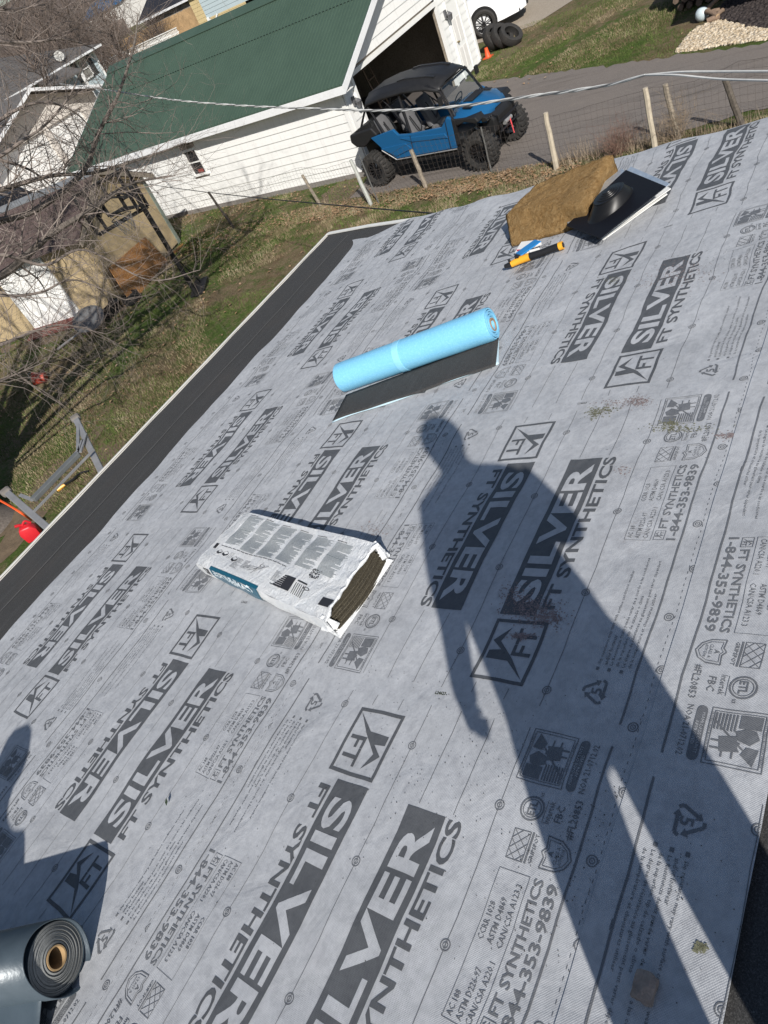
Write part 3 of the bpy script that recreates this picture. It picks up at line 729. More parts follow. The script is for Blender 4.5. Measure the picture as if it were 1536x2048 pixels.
# roof: ribbed green metal
ov=.34; rk_=(RZ-WT)/(RX-GX0)
def roofz(x): return RZ+.05-abs(x-RX)*rk_
Y0r,Y1r=GY0-.38,GY1+.35; XL0=GX0-ov; XR0=GX1+ov
mb=MB()
for xa,xb in ((RX,XL0),(RX,XR0)):
    mb.hexa([(xa,Y0r,roofz(xa)-.05),(xb,Y0r,roofz(xb)-.05),(xb,Y1r,roofz(xb)-.05),(xa,Y1r,roofz(xa)-.05),(xa,Y0r,roofz(xa)),(xb,Y0r,roofz(xb)),(xb,Y1r,roofz(xb)),(xa,Y1r,roofz(xa))])
rf=mb.build('roof',m_green,gar)
V=[];F=[]
y=Y0r+.1
while y<Y1r-.05:
    for w,h in ((.02,.018),):
        o=len(V); dx=-1; xa,xb=RX-.06,XL0+.005
        V+=[(xa,y-w,roofz(xa)+.001),(xa,y,roofz(xa)+h),(xa,y+w,roofz(xa)+.001),(xb,y-w,roofz(xb)+.001),(xb,y,roofz(xb)+h),(xb,y+w,roofz(xb)+.001)]
        F+=[(o,o+1,o+4,o+3),(o+1,o+2,o+5,o+4)]
    y+=.115
o=rawmesh('roof_ribs',V,F,m_green,gar); tag(o,kind='stuff')
mb=MB(); 
mb.hexa([(RX-.3,Y0r,roofz(RX-.3)+.016),(RX-.3,Y1r,roofz(RX-.3)+.016),(RX,Y1r,roofz(RX)+.03),(RX,Y0r,roofz(RX)+.03),(RX-.3,Y0r,roofz(RX-.3)+.028),(RX-.3,Y1r,roofz(RX-.3)+.028),(RX,Y1r,roofz(RX)+.045),(RX,Y0r,roofz(RX)+.045)])
mb.hexa([(RX+.3,Y0r,roofz(RX+.3)+.016),(RX+.3,Y1r,roofz(RX+.3)+.016),(RX,Y1r,roofz(RX)+.03),(RX,Y0r,roofz(RX)+.03),(RX+.3,Y0r,roofz(RX+.3)+.028),(RX+.3,Y1r,roofz(RX+.3)+.028),(RX,Y1r,roofz(RX)+.045),(RX,Y0r,roofz(RX)+.045)])
mb.build('ridge_cap',m_green,gar)
mb=MB()
for xs,ph in ((RX-.31,0),(RX-1.42,1)):
    yy=Y0r+.1
    while yy<Y1r-.1:
        mb.box((xs,yy,roofz(xs)+.016),(.03,.045,.014)); yy+=.115*(1 if ph==0 else 1)
o=mb.build('roof_screws',simple('screw_dark',(.012,.02,.016),.6),gar); tag(o,kind='stuff')
# fascia, gutters, soffit
zE=roofz(XL0)
mb=MB(); mb.box((XL0+.0,(Y0r+Y1r)/2,zE-.11),(.03,Y1r-Y0r,.17)); mb.build('eave_fascia',m_gutter,gar,bevel=.004)
mb=MB(); mb.box((XR0,(Y0r+Y1r)/2,zE-.11),(.03,Y1r-Y0r,.17)); mb.build('eave_fascia',m_gutter,gar)
mb=MB(); mb.box(((XL0+GX0)/2+.02,(Y0r+Y1r)/2,zE-.18),(ov,Y1r-Y0r-.02,.015)); mb.build('soffit',m_white,gar)
for yy in (Y0r,Y1r):
    for xa,xb in ((RX,XL0-.02),(RX,XR0+.02)):
        mb=MB(); mb.slab([(xa,yy-.013,roofz(xa)+.0),(xb,yy-.013,roofz(xb)+.0),(xb,yy-.013,roofz(xb)-.17),(xa,yy-.013,roofz(xa)-.17)],(0,.026,0)); mb.build('rake_board',m_gutter,gar)
mb=MB(); mb.slab([(RX,Y0r+.015,roofz(RX)-.16),(XL0+.02,Y0r+.015,roofz(XL0)-.16),(XL0+.02,GY0,roofz(XL0)-.16),(RX,GY0,roofz(RX)-.16)],(0,0,-.01)); mb.slab([(RX,Y0r+.015,roofz(RX)-.16),(XR0-.02,Y0r+.015,roofz(XR0)-.16),(XR0-.02,GY0,roofz(XR0)-.16),(RX,GY0,roofz(RX)-.16)],(0,0,-.01)); mb.build('rake_soffit',m_white,gar)
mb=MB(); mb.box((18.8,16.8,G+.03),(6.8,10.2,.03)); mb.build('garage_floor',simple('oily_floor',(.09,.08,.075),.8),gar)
# things inside the open garage
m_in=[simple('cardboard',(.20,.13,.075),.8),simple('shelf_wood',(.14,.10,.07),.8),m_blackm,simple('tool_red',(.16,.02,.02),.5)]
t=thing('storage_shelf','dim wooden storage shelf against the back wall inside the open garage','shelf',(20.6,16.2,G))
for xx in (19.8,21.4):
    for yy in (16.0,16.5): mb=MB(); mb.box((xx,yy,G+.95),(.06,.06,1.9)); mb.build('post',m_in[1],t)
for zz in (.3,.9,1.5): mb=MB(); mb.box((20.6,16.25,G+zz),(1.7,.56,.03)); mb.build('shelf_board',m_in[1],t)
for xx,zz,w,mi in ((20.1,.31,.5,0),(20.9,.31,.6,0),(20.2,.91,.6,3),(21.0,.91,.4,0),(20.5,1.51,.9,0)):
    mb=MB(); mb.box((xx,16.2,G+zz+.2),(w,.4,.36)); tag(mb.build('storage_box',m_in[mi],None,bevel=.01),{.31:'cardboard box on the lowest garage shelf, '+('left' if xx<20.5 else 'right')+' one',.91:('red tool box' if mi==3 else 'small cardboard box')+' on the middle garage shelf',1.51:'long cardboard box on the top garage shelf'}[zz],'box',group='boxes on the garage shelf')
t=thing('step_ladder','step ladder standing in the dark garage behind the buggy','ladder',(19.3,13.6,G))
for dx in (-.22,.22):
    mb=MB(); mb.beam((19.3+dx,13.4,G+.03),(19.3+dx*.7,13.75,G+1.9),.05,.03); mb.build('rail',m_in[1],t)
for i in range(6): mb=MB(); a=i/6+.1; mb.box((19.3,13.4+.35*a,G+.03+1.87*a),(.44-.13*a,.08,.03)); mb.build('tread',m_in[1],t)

# ------------------------------------------------------------------ side-by-side buggy
UA=np.array([14.345,10.98,G]); UF=np.array([-.10522,-.99445,0]); UL=np.array([.99445,-.10522,0])
NOSE=[False]
def U(s,l,z):
    if NOSE[0] and s>2.5: s=2.5+(s-2.5)*.66
    return tuple(UA+UF*s+UL*l+np.array([0,0,z]))
utv=thing('utility_buggy','blue four seat off road buggy with a black hard roof parked on the driveway','buggy',U(1.5,.8,0))
def wheel(s,l,r=.375,w=.30,sgn=1,parent=None):
    ax=UL*sgn; c=np.array(U(s,l,r))
    mb=MB(); mb.lathe(c,ax,[(r*.56,-w/2),(r*.80,-w/2-.012),(r*.95,-w*.42),(r*.985,-w*.3),(r*.985,w*.3),(r*.95,w*.42),(r*.80,w/2+.012),(r*.56,w/2),(r*.54,0)],34,closed=True)
    ty=mb.build('tyre',m_rubber,parent,smooth=True)
    mb=MB(); e=np.array([0,0,1.0]); g=np.array(UF)
    for k in range(22):
        a=2*math.pi*k/22; d=e*math.cos(a)+g*math.sin(a); tn=-e*math.sin(a)+g*math.cos(a)
        for off,h in ((-.30,.5),(.30,.5),(0 if k%2 else .12,.3)):
            cc=c+d*(r*1.0)+np.array(ax)*w*off; 
            q=[cc+tn*i*.026+np.array(ax)*j*w*h*.32+d*kk*.016 for kk in (-1,1) for i,j in ((-1,-1),(1,-1),(1,1),(-1,1))]; mb.hexa(q)
        for sg in (-1,1):
            cc=c+d*(r*.9)+np.array(ax)*sg*w*.48; q=[cc+tn*i*.022+np.array(ax)*j*.014+d*kk*.045 for kk in (-1,1) for i,j in ((-1,-1),(1,-1),(1,1),(-1,1))]; mb.hexa(q)
    tag(mb.build('tread_lugs',m_rubber,parent),kind='stuff')
    mb=MB(); rr=r*.57
    mb.lathe(c,ax,[(rr,-w*.45),(rr,-w*.38),(rr*.9,-w*.36),(rr*.86,-w*.1),(rr*.86,w*.4)],28)
    for k in range(6):
        for da in (-.13,.13):
            a=2*math.pi*k/6; a1=a+da*.6; a2=a+da*2
            d1=e*math.cos(a1)+g*math.sin(a1); d2=e*math.cos(a2)+g*math.sin(a2)
            mb.beam(c+d1*.03-np.array(ax)*w*.30,c+d2*rr*.95-np.array(ax)*w*.40,.022,.03,up=tuple(ax))
    mb.lathe(c,ax,[(.0,-w*.40),(.04,-w*.40),(.05,-w*.28),(.05,0)],14)
    mb.build('rim',m_blackm,parent,smooth=True)
    mb=MB(); mb.lathe(c,ax,[(rr*1.0,-w*.452),(rr*1.03,-w*.462),(rr*1.06,-w*.452),(rr*1.03,-w*.44)],28,closed=True)
    for k in range(12):
        a=2*math.pi*(k+.5)/12; d=e*math.cos(a)+g*math.sin(a); mb.lathe(c+d*rr*.86,ax,[(0,-w*.42),(.008,-w*.415),(.008,-w*.39)],6)
    mb.build('rim_ring',m_alu,parent)
for s_,l_,sg in ((.03,.14,1),(2.93,.14,1),(.03,1.46,-1),(2.93,1.46,-1)):
    w_=thing('wheel',None,None,U(s_,l_,.375)); wheel(s_,l_,sgn=sg,parent=w_); 
    attach(w_,utv); 
    w_.matrix_parent_inverse=Matrix.Translation(utv.location).inverted()
WID=1.52
def panel(poly,l0,l1,name,mat,bevel=.012,smooth=False,parent=None):
    mb=MB(); mb.prism(poly,lambda p,t:U(p[0],t,p[1]),l0,l1); return mb.build(name,mat,parent or utv,bevel=bevel,smooth=smooth)
side=[(.24,1.10),(.92,1.18),(1.02,1.05),(1.30,1.02),(2.20,1.02),(2.40,1.20),(2.50,1.14),(2.44,.56),(.78,.56),(.46,.82)]
for l0,l1 in ((.03,.10),(WID-.02,WID+.05)):
    p=panel(side,l0,l1,'door_panel',m_blue)
    sg=-1 if l0<.5 else 1; lo=l0-.02 if sg<0 else l1; 
    mb=MB(); mb.prism([(1.05,.98),(2.25,.90),(2.30,.80),(1.35,.86)],lambda q,t:U(q[0],t,q[1]),lo,lo+.025); mb.build('door_crease',m_blue,p,bevel=.008)
    mb=MB(); mb.prism([(.42,.84),(1.15,.86),(1.3,.72),(.8,.62)],lambda q,t:U(q[0],t,q[1]),lo,lo+.02); mb.build('door_crease',m_blue,p,bevel=.008)
    for q0,q1 in (((1.36,1.0),(1.30,.57)),((2.36,1.15),(2.30,.57))):
        mb=MB(); mb.tube([U(q0[0],lo+(.0 if sg<0 else .0),q0[1]),U(q1[0],lo,q1[1])],.007,4); mb.build('panel_gap',m_black,p)
    mb=MB(); L=[(.44,.80),(.77,.545),(2.44,.545)]
    mb.tube([U(a,l0+(-.01 if sg<0 else .08),b) for a,b in L],.013,6); mb.build('sill_strip',m_alu,p)
    mb=MB(); mb.prism([(2.5,1.16),(2.45,.60),(2.53,.62),(2.58,1.1)],lambda q,t:U(q[0],t,q[1]),l0,l1); mb.build('cowl_edge',m_black,utv,bevel=.006)
panel([(.3,.42),(2.75,.42),(2.9,.6),(2.6,.66),(.2,.62)],.2,WID-.14,'underbody',m_black)
panel([(.75,.40),(2.55,.40),(2.55,.56),(.75,.56)],.06,.16,'rock_slider',m_blackm); panel([(.75,.40),(2.55,.40),(2.55,.56),(.75,.56)],WID-.10,WID,'rock_slider',m_blackm)
# cargo bed and rear fender
panel([(-.38,1.24),(.30,1.30),(.42,1.12),(.20,1.06),(-.05,.92),(-.30,.95),(-.42,1.08)],.06,WID,'cargo_bed',m_black,.03)
panel([(-.30,1.24),(.25,1.27),(.25,1.40),(-.1,1.32)],.12,.2,'bed_rail',m_black,.01); panel([(-.30,1.24),(.25,1.27),(.25,1.40),(-.1,1.32)],WID-.14,WID-.06,'bed_rail',m_black,.01)
panel([(-.25,.45),(.1,.45),(.2,.95),(-.3,.95)],.35,WID-.3,'engine_cover',m_black,.03)
# hood loft
def loft(secs,name,mat,parent=utv,smooth=True,cap=True,bevel=0):
    mb=MB(); k=len(secs[0]); V=[p for s_ in secs for p in s_]; F=[]
    for i in range(len(secs)-1):
        for j in range(k-1): F.append((i*k+j,i*k+j+1,(i+1)*k+j+1,(i+1)*k+j))
    mb.add(V,F); return mb.build(name,mat,parent,smooth=smooth,bevel=bevel)
def thick(o,t=.02):
    m=o.modifiers.new('s','SOLIDIFY'); m.thickness=t; m.offset=-1; return o
NOSE[0]=True
secs=[]
for s_,hc,hs,wd in ((2.44,1.27,1.12,1.40),(2.75,1.26,1.13,1.44),(3.10,1.20,1.10,1.42),(3.40,1.11,1.03,1.22),(3.58,1.0,.95,.92)):
    c=WID/2+.01; P_=[]
    for tt in (-1,-.97,-.72,-.42,-.36,0,.36,.42,.72,.97,1):
        at=abs(tt); z=hs-.10 if at>=1 else (hs if at>.9 else (hs+(hc-hs)*.45 if at>.6 else (hc-.035 if at>.4 else hc)))
        P_.append(U(s_-(.12 if at>.9 else (.03 if at>.6 else 0)),c+tt*wd/2,z))
    secs.append(P_)
thick(loft(secs,'hood',m_blue),.03)
panel([(2.62,1.272),(2.95,1.252),(2.95,1.262),(2.62,1.285)],.50,1.06,'hood_scoop',m_black,.004)
for a in (.28,1.12): panel([(2.75,1.215),(3.05,1.19),(3.05,1.203),(2.75,1.232)],a,a+.12,'hood_vent',m_black,.004)
# front fascia
panel([(3.30,1.02),(3.58,.97),(3.70,.86),(3.66,.62),(3.40,.55),(3.2,.7)],.34,WID-.30,'front_grille',m_black,.03)
for a in (.22,1.06):
    p=panel([(3.38,1.02),(3.56,.97),(3.60,.90),(3.36,.90)],a,a+.25,'headlight',m_black,.01)
    mb=MB(); 
    for k in range(3): mb.box(U(3.60,a+.05+k*.07,.93),(.05,.03,.04))
    mb.build('lamp_lens',glass('lens',(.9,.9,.9),.1),p)
for a in (.04,1.18):
    panel([(2.55,1.13),(3.35,1.08),(3.45,.98),(3.30,.96),(2.95,1.03),(2.62,.98)],a,a+.32,'front_fender',m_black,.02)
mb=MB()
for l in (.42,1.10): mb.tube([U(3.55,l,.95),U(3.78,l,.90),U(3.82,l,.66),U(3.66,l,.45),U(3.2,l,.38)],.02,6)
mb.tube([U(3.82,.36,.78),U(3.84,.76,.78),U(3.82,1.16,.78)],.022,6); mb.tube([U(3.80,.36,.60),U(3.80,1.16,.60)],.02,6); mb.build('bull_bar',m_blackm,utv,smooth=True)
mb=MB(); mb.tube([U(3.76,.62,.68),U(3.76,.90,.68)],.05,10); mb.build('winch',m_alu,utv,smooth=True)
mb=MB(); mb.beam(U(3.82,.80,.70),U(3.90,.74,.40),.022,.008); mb.build('winch_strap',m_red,utv)
NOSE[0]=False
# suspension
for s_,dirn in ((2.93,1),(.03,-1)):
    for l0,l1 in ((.22,.55),(1.38,1.0)):
        mb=MB(); mb.tube([U(s_-.12,l1,.42),U(s_,l0,.33),U(s_+.12,l1,.42)],.018,6); mb.tube([U(s_-.1,l1,.60),U(s_,l0,.45),U(s_+.1,l1,.60)],.016,6); mb.build('suspension_arm',m_blackm,utv,smooth=True)
        pts=[]; a=np.array(U(s_-.08,l0+(.05 if l0<.5 else -.05),.42)); b=np.array(U(s_-.2,l1,.98))
        for k in range(80):
            t_=k/79; ang=t_*2*math.pi*9; pts.append(a+(b-a)*t_+UF*math.cos(ang)*.045+UL*math.sin(ang)*.045)
        mb=MB(); mb.tube(pts,.008,4); mb.tube([a,b],.02,8); mb.build('coil_spring',m_alu if dirn>0 else m_blackm,utv)
# roof shell
secs=[]
for s_,z,wd in ((.16,1.76,1.10),(.28,1.88,1.18),(.75,1.94,1.24),(1.4,1.96,1.26),(1.95,1.90,1.22),(2.25,1.80,1.16),(2.33,1.74,1.12)):
    P_=[]
    for tt in (-1,-.97,-.85,-.62,-.56,-.2,0,.2,.56,.62,.85,.97,1):
        at=abs(tt); zz=z-.16 if at>=1 else z-.11 if at>.9 else z-.05 if at>.8 else z-.012 if at>.6 else z+.018 if at>.5 else z+.012
        P_.append(U(s_,.78+tt*wd/2,zz))
    secs.append(P_)
thick(loft(secs,'roof_shell',m_black),.03)
panel([(1.15,1.99),(1.35,2.0),(1.9,1.94),(2.1,1.89),(2.1,1.87),(1.15,1.965)],.42,.50,'roof_rib',m_black,.008); panel([(1.15,1.99),(1.35,2.0),(1.9,1.94),(2.1,1.89),(2.1,1.87),(1.15,1.965)],1.06,1.14,'roof_rib',m_black,.008)
# cage
mb=MB()
for l,l2 in ((.12,.24),(1.44,1.32)):
    mb.tube([U(2.50,l,1.12),U(2.28,l2,1.66),U(2.0,l2,1.80),U(.45,l2,1.78),U(.22,l2,1.68),U(-.1,l,1.22)],.026,8)
    mb.tube([U(1.32,l,1.02),U(1.22,l2,1.78)],.025,8); mb.tube([U(.62,l,1.05),U(.28,l2,1.72)],.025,8); mb.tube([U(1.32,l,1.05),U(.95,l2,1.5),U(.75,l2,1.78)],.014,6)
for s_ in (.45,1.22,2.05): mb.tube([U(s_,.24,1.78),U(s_,1.32,1.78)],.024,8)
mb.tube([U(2.30,.22,1.66),U(2.30,1.34,1.66)],.024,8); mb.build('roll_cage',m_blackm,utv,smooth=True)
# windshield
mb=MB(); mb.slab([U(2.53,.16,1.16),U(2.53,1.38,1.16),U(2.31,1.26,1.70),U(2.31,.28,1.70)],(UF*.006)); ws=mb.build('windshield',m_glass,utv)
mb=MB(); q=[U(2.54,.14,1.15),U(2.54,1.40,1.15),U(2.31,1.28,1.71),U(2.31,.26,1.71)]
for a,b in zip(q,q[1:]+q[:1]): mb.beam(a,b,.025)
mb.build('windshield_frame',m_black,ws)
# dash, wheel, mirrors
panel([(2.2,1.0),(2.5,1.14),(2.5,.9),(2.25,.85)],.2,1.3,'dashboard',m_black,.02)
mb=MB(); c=np.array(U(2.05,1.10,1.16)); ax=np.array(UF)*-.85+np.array([0,0,.5]); ax/=np.linalg.norm(ax)
mb.lathe(c,ax,[(.155,-.012),(.17,0),(.155,.012),(.14,0)],24,closed=True); mb.tube([c,c-ax*.2],.02,8); e=np.array(UL)*.15; mb.beam(c-e,c+e,.03,.015); mb.build('steering_wheel',m_black,utv,smooth=True)
for l,sg in ((.08,-1),(1.50,1)):
    mb=MB(); mb.box(U(2.38,l+sg*.06,1.52),(.12,.05,.16)); mb.tube([U(2.38,l+sg*.02,1.45),U(2.40,l+.06*-sg,1.42)],.01,5); mb.build('mirror',m_black,utv,bevel=.015)
# seats
for s_,l_ in ((1.30,.42),(1.30,1.10),(.55,.42),(.55,1.10)):
    mb=MB()
    mb.prism([(s_-.02,.70),(s_+.48,.74),(s_+.50,.84),(s_+.02,.82)],lambda q,t:U(q[0],t,q[1]),l_-.24,l_+.24); se=mb.build('seat',m_seat,utv,bevel=.04,smooth=True)
    mb=MB(); mb.prism([(s_+.04,.80),(s_-.10,1.28),(s_-.17,1.42),(s_-.24,1.40),(s_-.20,1.2),(s_-.08,.78)],lambda q,t:U(q[0],t,q[1]),l_-.21,l_+.21); mb.build('backrest',m_seat,se,bevel=.04,smooth=True)
    mb=MB(); mb.tube([U(s_-.02,l_-.12,1.30),U(s_+.08,l_-.10,1.05),U(s_+.06,l_,.9)],.014,5); mb.tube([U(s_-.02,l_+.12,1.30),U(s_+.08,l_+.10,1.05),U(s_+.06,l_,.9)],.014,5); mb.build('harness',m_black,se)
#PART3
# ------------------------------------------------------------------ wire fence on the lot line
fence=thing('wire_fence','rusty woven wire fence on leaning wooden posts along the driveway','fence',(13.65,9,G))
POSTS=[((1485,255),(1450,158),.055,'dark'),((1357,280),(1330,168),.05,'weath'),((1312,305),(1290,176),.05,'pale'),((1114,340),(1090,226),.052,'pale'),((983,345),(962,254),.016,'steel'),
       ((853,377),(822,300),.05,'weath'),((743,412),(701,320),.045,'white'),((758,408),(718,310),.014,'steel'),((642,412),(604,350),.04,'weath'),((468,456),(416,384),.035,'dark')]
mats={'dark':simple('dark_old_post',(.10,.085,.07),.9,var=.4,scale=20,bump=.5),'weath':m_wood,'pale':m_woodpale,'steel':simple('steel_post',(.25,.25,.24),.5,.5),'white':simple('chalky_post',(.42,.43,.40),.7,var=.15,scale=12)}
postinfo=[]
for b,t_,r,kd_ in POSTS:
    B=onz(*b); T=onx(*t_,B[0]); postinfo.append((B,T))
    mb=MB(); k=7 if r>.03 else 4; n=6; pts=[B+(T-B)*i/n+np.array([0,0,-.02 if i==0 else 0])+np.array([rng.normal()*.004,rng.normal()*.004,0]) for i in range(n+1)]
    mb.tube(pts,[r*(1.05-.15*i/n+rng.normal()*.02) for i in range(n+1)],k); mb.build('post',mats[kd_],fence)
path=[np.array([13.74,1.0]),np.array([13.74,2.97]),np.array([13.60,4.25]),np.array([13.45,6.2]),np.array([13.75,7.8]),np.array([13.72,9.4]),np.array([13.42,10.6]),np.array([13.85,12.6]),np.array([13.66,15.5]),np.array([13.6,19.5])]
cum=[0]+list(np.cumsum([np.linalg.norm(b-a) for a,b in zip(path,path[1:])])); TL=cum[-1]
def fp(s,z):
    i=min(max(np.searchsorted(cum,s)-1,0),len(path)-2); t_=(s-cum[i])/(cum[i+1]-cum[i]); p=path[i]+(path[i+1]-path[i])*t_
    sag=math.sin(math.pi*t_)*.06*(z>0.5)+.02*math.sin(3.1*s+z*5); bul=.05*math.sin(2.3*s+4*z)*math.sin(math.pi*t_)
    return (p[0]+bul,p[1],G+z*(1-.0)-sag*z)
mb=MB(); hh_=.98; nr=9; ns=int(TL/.11)
for j in range(nr):
    z=.03+hh_*(j/(nr-1)); pts=[fp(TL*i/ns,z+.012*math.sin(i*1.7+j)) for i in range(0,ns+1,2)]; mb.tube(pts,.0021 if j not in (0,nr-1) else .0028,3,False)
for i in range(ns+1):
    s_=TL*i/ns; mb.tube([fp(s_+.006*math.sin(i+k),.03+hh_*k/3) for k in range(4)],.0019,3,False)
o=mb.build('wire_mesh',m_wire,fence); tag(o,kind='stuff')

# ------------------------------------------------------------------ things lying on the roof
def RP(u,v,n=0.0): x,y=roofpt(u,v,n); return p2w(x,y,n)
NRM=np.array([0,sT,cT])
BASE=.016
# blue roll of underlay with unrolled tail
A_=np.array(roofpt(683,780,.10)); 
t=thing('membrane_roll','sky blue roll of roofing membrane with its black underside partly unrolled','roll',p2w(2.4,2.6,.02))
r0=.078
ca=np.array(roofpt(684,755,r0+BASE)); cb=np.array(roofpt(984,647,r0+BASE))
a3=p2w(*ca,r0+BASE); b3=p2w(*cb,r0+BASE); ax=(b3-a3)/np.linalg.norm(b3-a3)
m_bluef=NT('blue_release_film',.42,0,.4); v=m_bluef.coord()
n_=m_bluef.noise(v,120,5,.8); m_bluef.col(m_bluef.ramp(n_,[(.3,(.17,.47,.71)),(.55,(.21,.54,.77)),(.78,(.36,.67,.84))])); m_bluef.bump(m_bluef.noise(v,30,5,.7),.3,.003); m_bluef=m_bluef.m
e1=np.cross(ax,NRM); e1/=np.linalg.norm(e1); e2=np.cross(e1,ax)
def ring_pts(c,r,n=40,wob=0): return [c+(e1*math.cos(2*math.pi*i/n)+e2*math.sin(2*math.pi*i/n))*(r+wob*math.sin(5*i)) for i in range(n)]
LN=np.linalg.norm(b3-a3)
mb=MB(); prof=[(r0*.93,-.004),(r0*.985,.0),(r0,.012)]+[(r0*(1+.006*math.sin(k*1.9)),LN*k/14) for k in range(1,14)]+[(r0,LN-.01),(r0*.97,LN)]
mb.lathe(a3,ax,prof,44); mb.build('roll_film',m_bluef,t,smooth=True)
mb=MB(); mb.lathe(a3,ax,[(0,.004),(r0*.95,.003)],32); mb.build('roll_end',m_bluef,t)
mb=MB(); rr=r0*.95
for k in range(5): mb.lathe(b3,ax,[(rr,-.006),(rr,.0035*(k%2)),(rr-.007,.004*(k%2)),(rr-.007,-.03)],36); rr-=.0105
mb.build('roll_end',m_bluef,t,smooth=True)
mb=MB(); mb.lathe(b3,ax,[(rr+.002,-.02),(.030,-.022)],24); mb.lathe(b3,ax,[(.030,-.02),(.030,-.2)],20); mb.build('roll_core_gap',m_black,t)
mb=MB(); mb.lathe(b3+e2*-.006,ax,[(.0315,-.03),(.0315,.006),(.026,.006),(.026,-.08)],24); mb.build('cardboard_core',simple('cardboard_core',(.33,.22,.14),.8),t,smooth=True)
mb=MB(); mid=a3+ax*LN*.44; mb.lathe(mid,ax,[(r0*1.0,-.018),(r0*1.022,-.017),(r0*1.022,.017),(r0*1.0,.018)],44); mb.build('paper_band',simple('pale_blue_band',(.26,.60,.83),.5),t,smooth=True)
# the black flap
fa=np.array(roofpt(694,792,.02)); fb=np.array(roofpt(999,678,.02)); fc=np.array(roofpt(992,735,.014)); fd=np.array(roofpt(667,844,.014))
def grid_sheet(name,q,n0,fn,mat,parent,nx=30,ny=12,edge=None):
    V=[]
    for j in range(ny):
        for i in range(nx):
            u=i/(nx-1);w=j/(ny-1); p=q[0]*(1-u)*(1-w)+q[1]*u*(1-w)+q[2]*u*w+q[3]*(1-u)*w
            if edge: p=p+edge(u,w)
            V.append(p2w(p[0],p[1],n0+fn(u,w)))
    F=[(j*nx+i,j*nx+i+1,(j+1)*nx+i+1,(j+1)*nx+i) for j in range(ny-1) for i in range(nx-1)]
    o=rawmesh(name,V,F,mat,parent,True); m=o.modifiers.new('s','SOLIDIFY'); m.thickness=.0015; m.offset=0; return o
grid_sheet('unrolled_film_edge',[fa+np.array([-.0,.0]),fb,fc+np.array([.012,-.006]),fd+np.array([-.012,-.004])],.0185,lambda u,w:.003*math.sin(9*u)*w+.006*(1-w),simple('pale_film_edge',(.50,.66,.74),.4),t,34,10,lambda u,w:np.array([.006*math.sin(13*u)*w,.005*math.sin(17*u+1)*w]))
grid_sheet('unrolled_black_side',[fa,fb,fc,fd],.0215,lambda u,w:.003*math.sin(9*u)*w+.007*(1-w),m_felt,t,34,10,lambda u,w:np.array([.004*math.sin(19*u)*w,.003*math.sin(23*u+1)*w]))

# shingle bundle in its white wrapper
t=thing('shingle_bundle','bundle of shingles in a white printed wrapper with one torn open end','bundle',p2w(1.2,2.3,BASE))
TH_=.085
tl=np.array(roofpt(487,1022,TH_+BASE)); tr=np.array(roofpt(762,1090,TH_+BASE)); brp=np.array(roofpt(655,1243,TH_+BASE)); bl=np.array(roofpt(386,1122,TH_+BASE))
def bq(u,w): return tl*(1-u)*(1-w)+tr*u*(1-w)+brp*u*w+bl*(1-u)*w
m_wrap=NT('white_wrapper',.38,0,.45); v=m_wrap.coord(); w_n=m_wrap.noise(v,9,5,.7,1.5); w_m=m_wrap.noise(m_wrap.coord(scale=(1,3,1)),34,4,.6,2.0)
m_wrap.col(m_wrap.ramp(w_n,[(.3,(.70,.73,.76)),(.6,(.80,.81,.81))])); m_wrap.bump(m_wrap.math('ADD',w_n,m_wrap.math('MULTIPLY',w_m,.6)),.8,.014); m_wrap=m_wrap.m
NX,NY=60,30
def topn(u,w): 
    s_=.003*math.sin(9*u+4*w)+.002*math.sin(17*w-6*u)-.010*math.exp(-((u)/.05)**2)-.006*math.exp(-((1-w)/.06)**2)
    return TH_+BASE+s_+.003*math.sin(35*w+10*u)*max(0,(u-.8))*4
def torn(w): return .012+.022*math.sin(math.pi*min(1,max(0,w)))**.7+.003*math.sin(31*w)
V=[]
for j in range(NY):
    for i in range(NX):
        w=j/(NY-1); u=i/(NX-1)*(1-torn(w)*1.0); p=bq(u,w); V.append(p2w(p[0],p[1],topn(u,w)))
F=[(j*NX+i,j*NX+i+1,(j+1)*NX+i+1,(j+1)*NX+i) for j in range(NY-1) for i in range(NX-1)]
top_o=rawmesh('wrapper_top',V,F,m_wrap,t,True)
def side_sheet(name,path_fn,nn,mat,rows=6,bulge=.006):
    V=[]
    for j in range(rows):
        for i in range(nn):
            s_=i/(nn-1); h=j/(rows-1); p,n=path_fn(s_); q=bq(.5,.5); d=(p-q)/np.linalg.norm(p-q)
            b=bulge*math.sin(math.pi*h)+.0025*math.sin(31*s_+7*h); V.append(p2w(p[0]+d[0]*b,p[1]+d[1]*b,n*(1-h)+BASE*h+.0*h))
    F=[(j*nn+i,j*nn+i+1,(j+1)*nn+i+1,(j+1)*nn+i) for j in range(rows-1) for i in range(nn-1)]
    return rawmesh(name,V,F,mat,t,True)
side_sheet('wrapper_side',lambda s_:(bq(s_*.985,1),topn(s_*.985,1)),60,m_wrap)
side_sheet('wrapper_side',lambda s_:(bq(s_*.97,0),topn(s_*.97,0)),60,m_wrap)
side_sheet('wrapper_side',lambda s_:(bq(0,s_),topn(0,s_)),30,m_wrap)
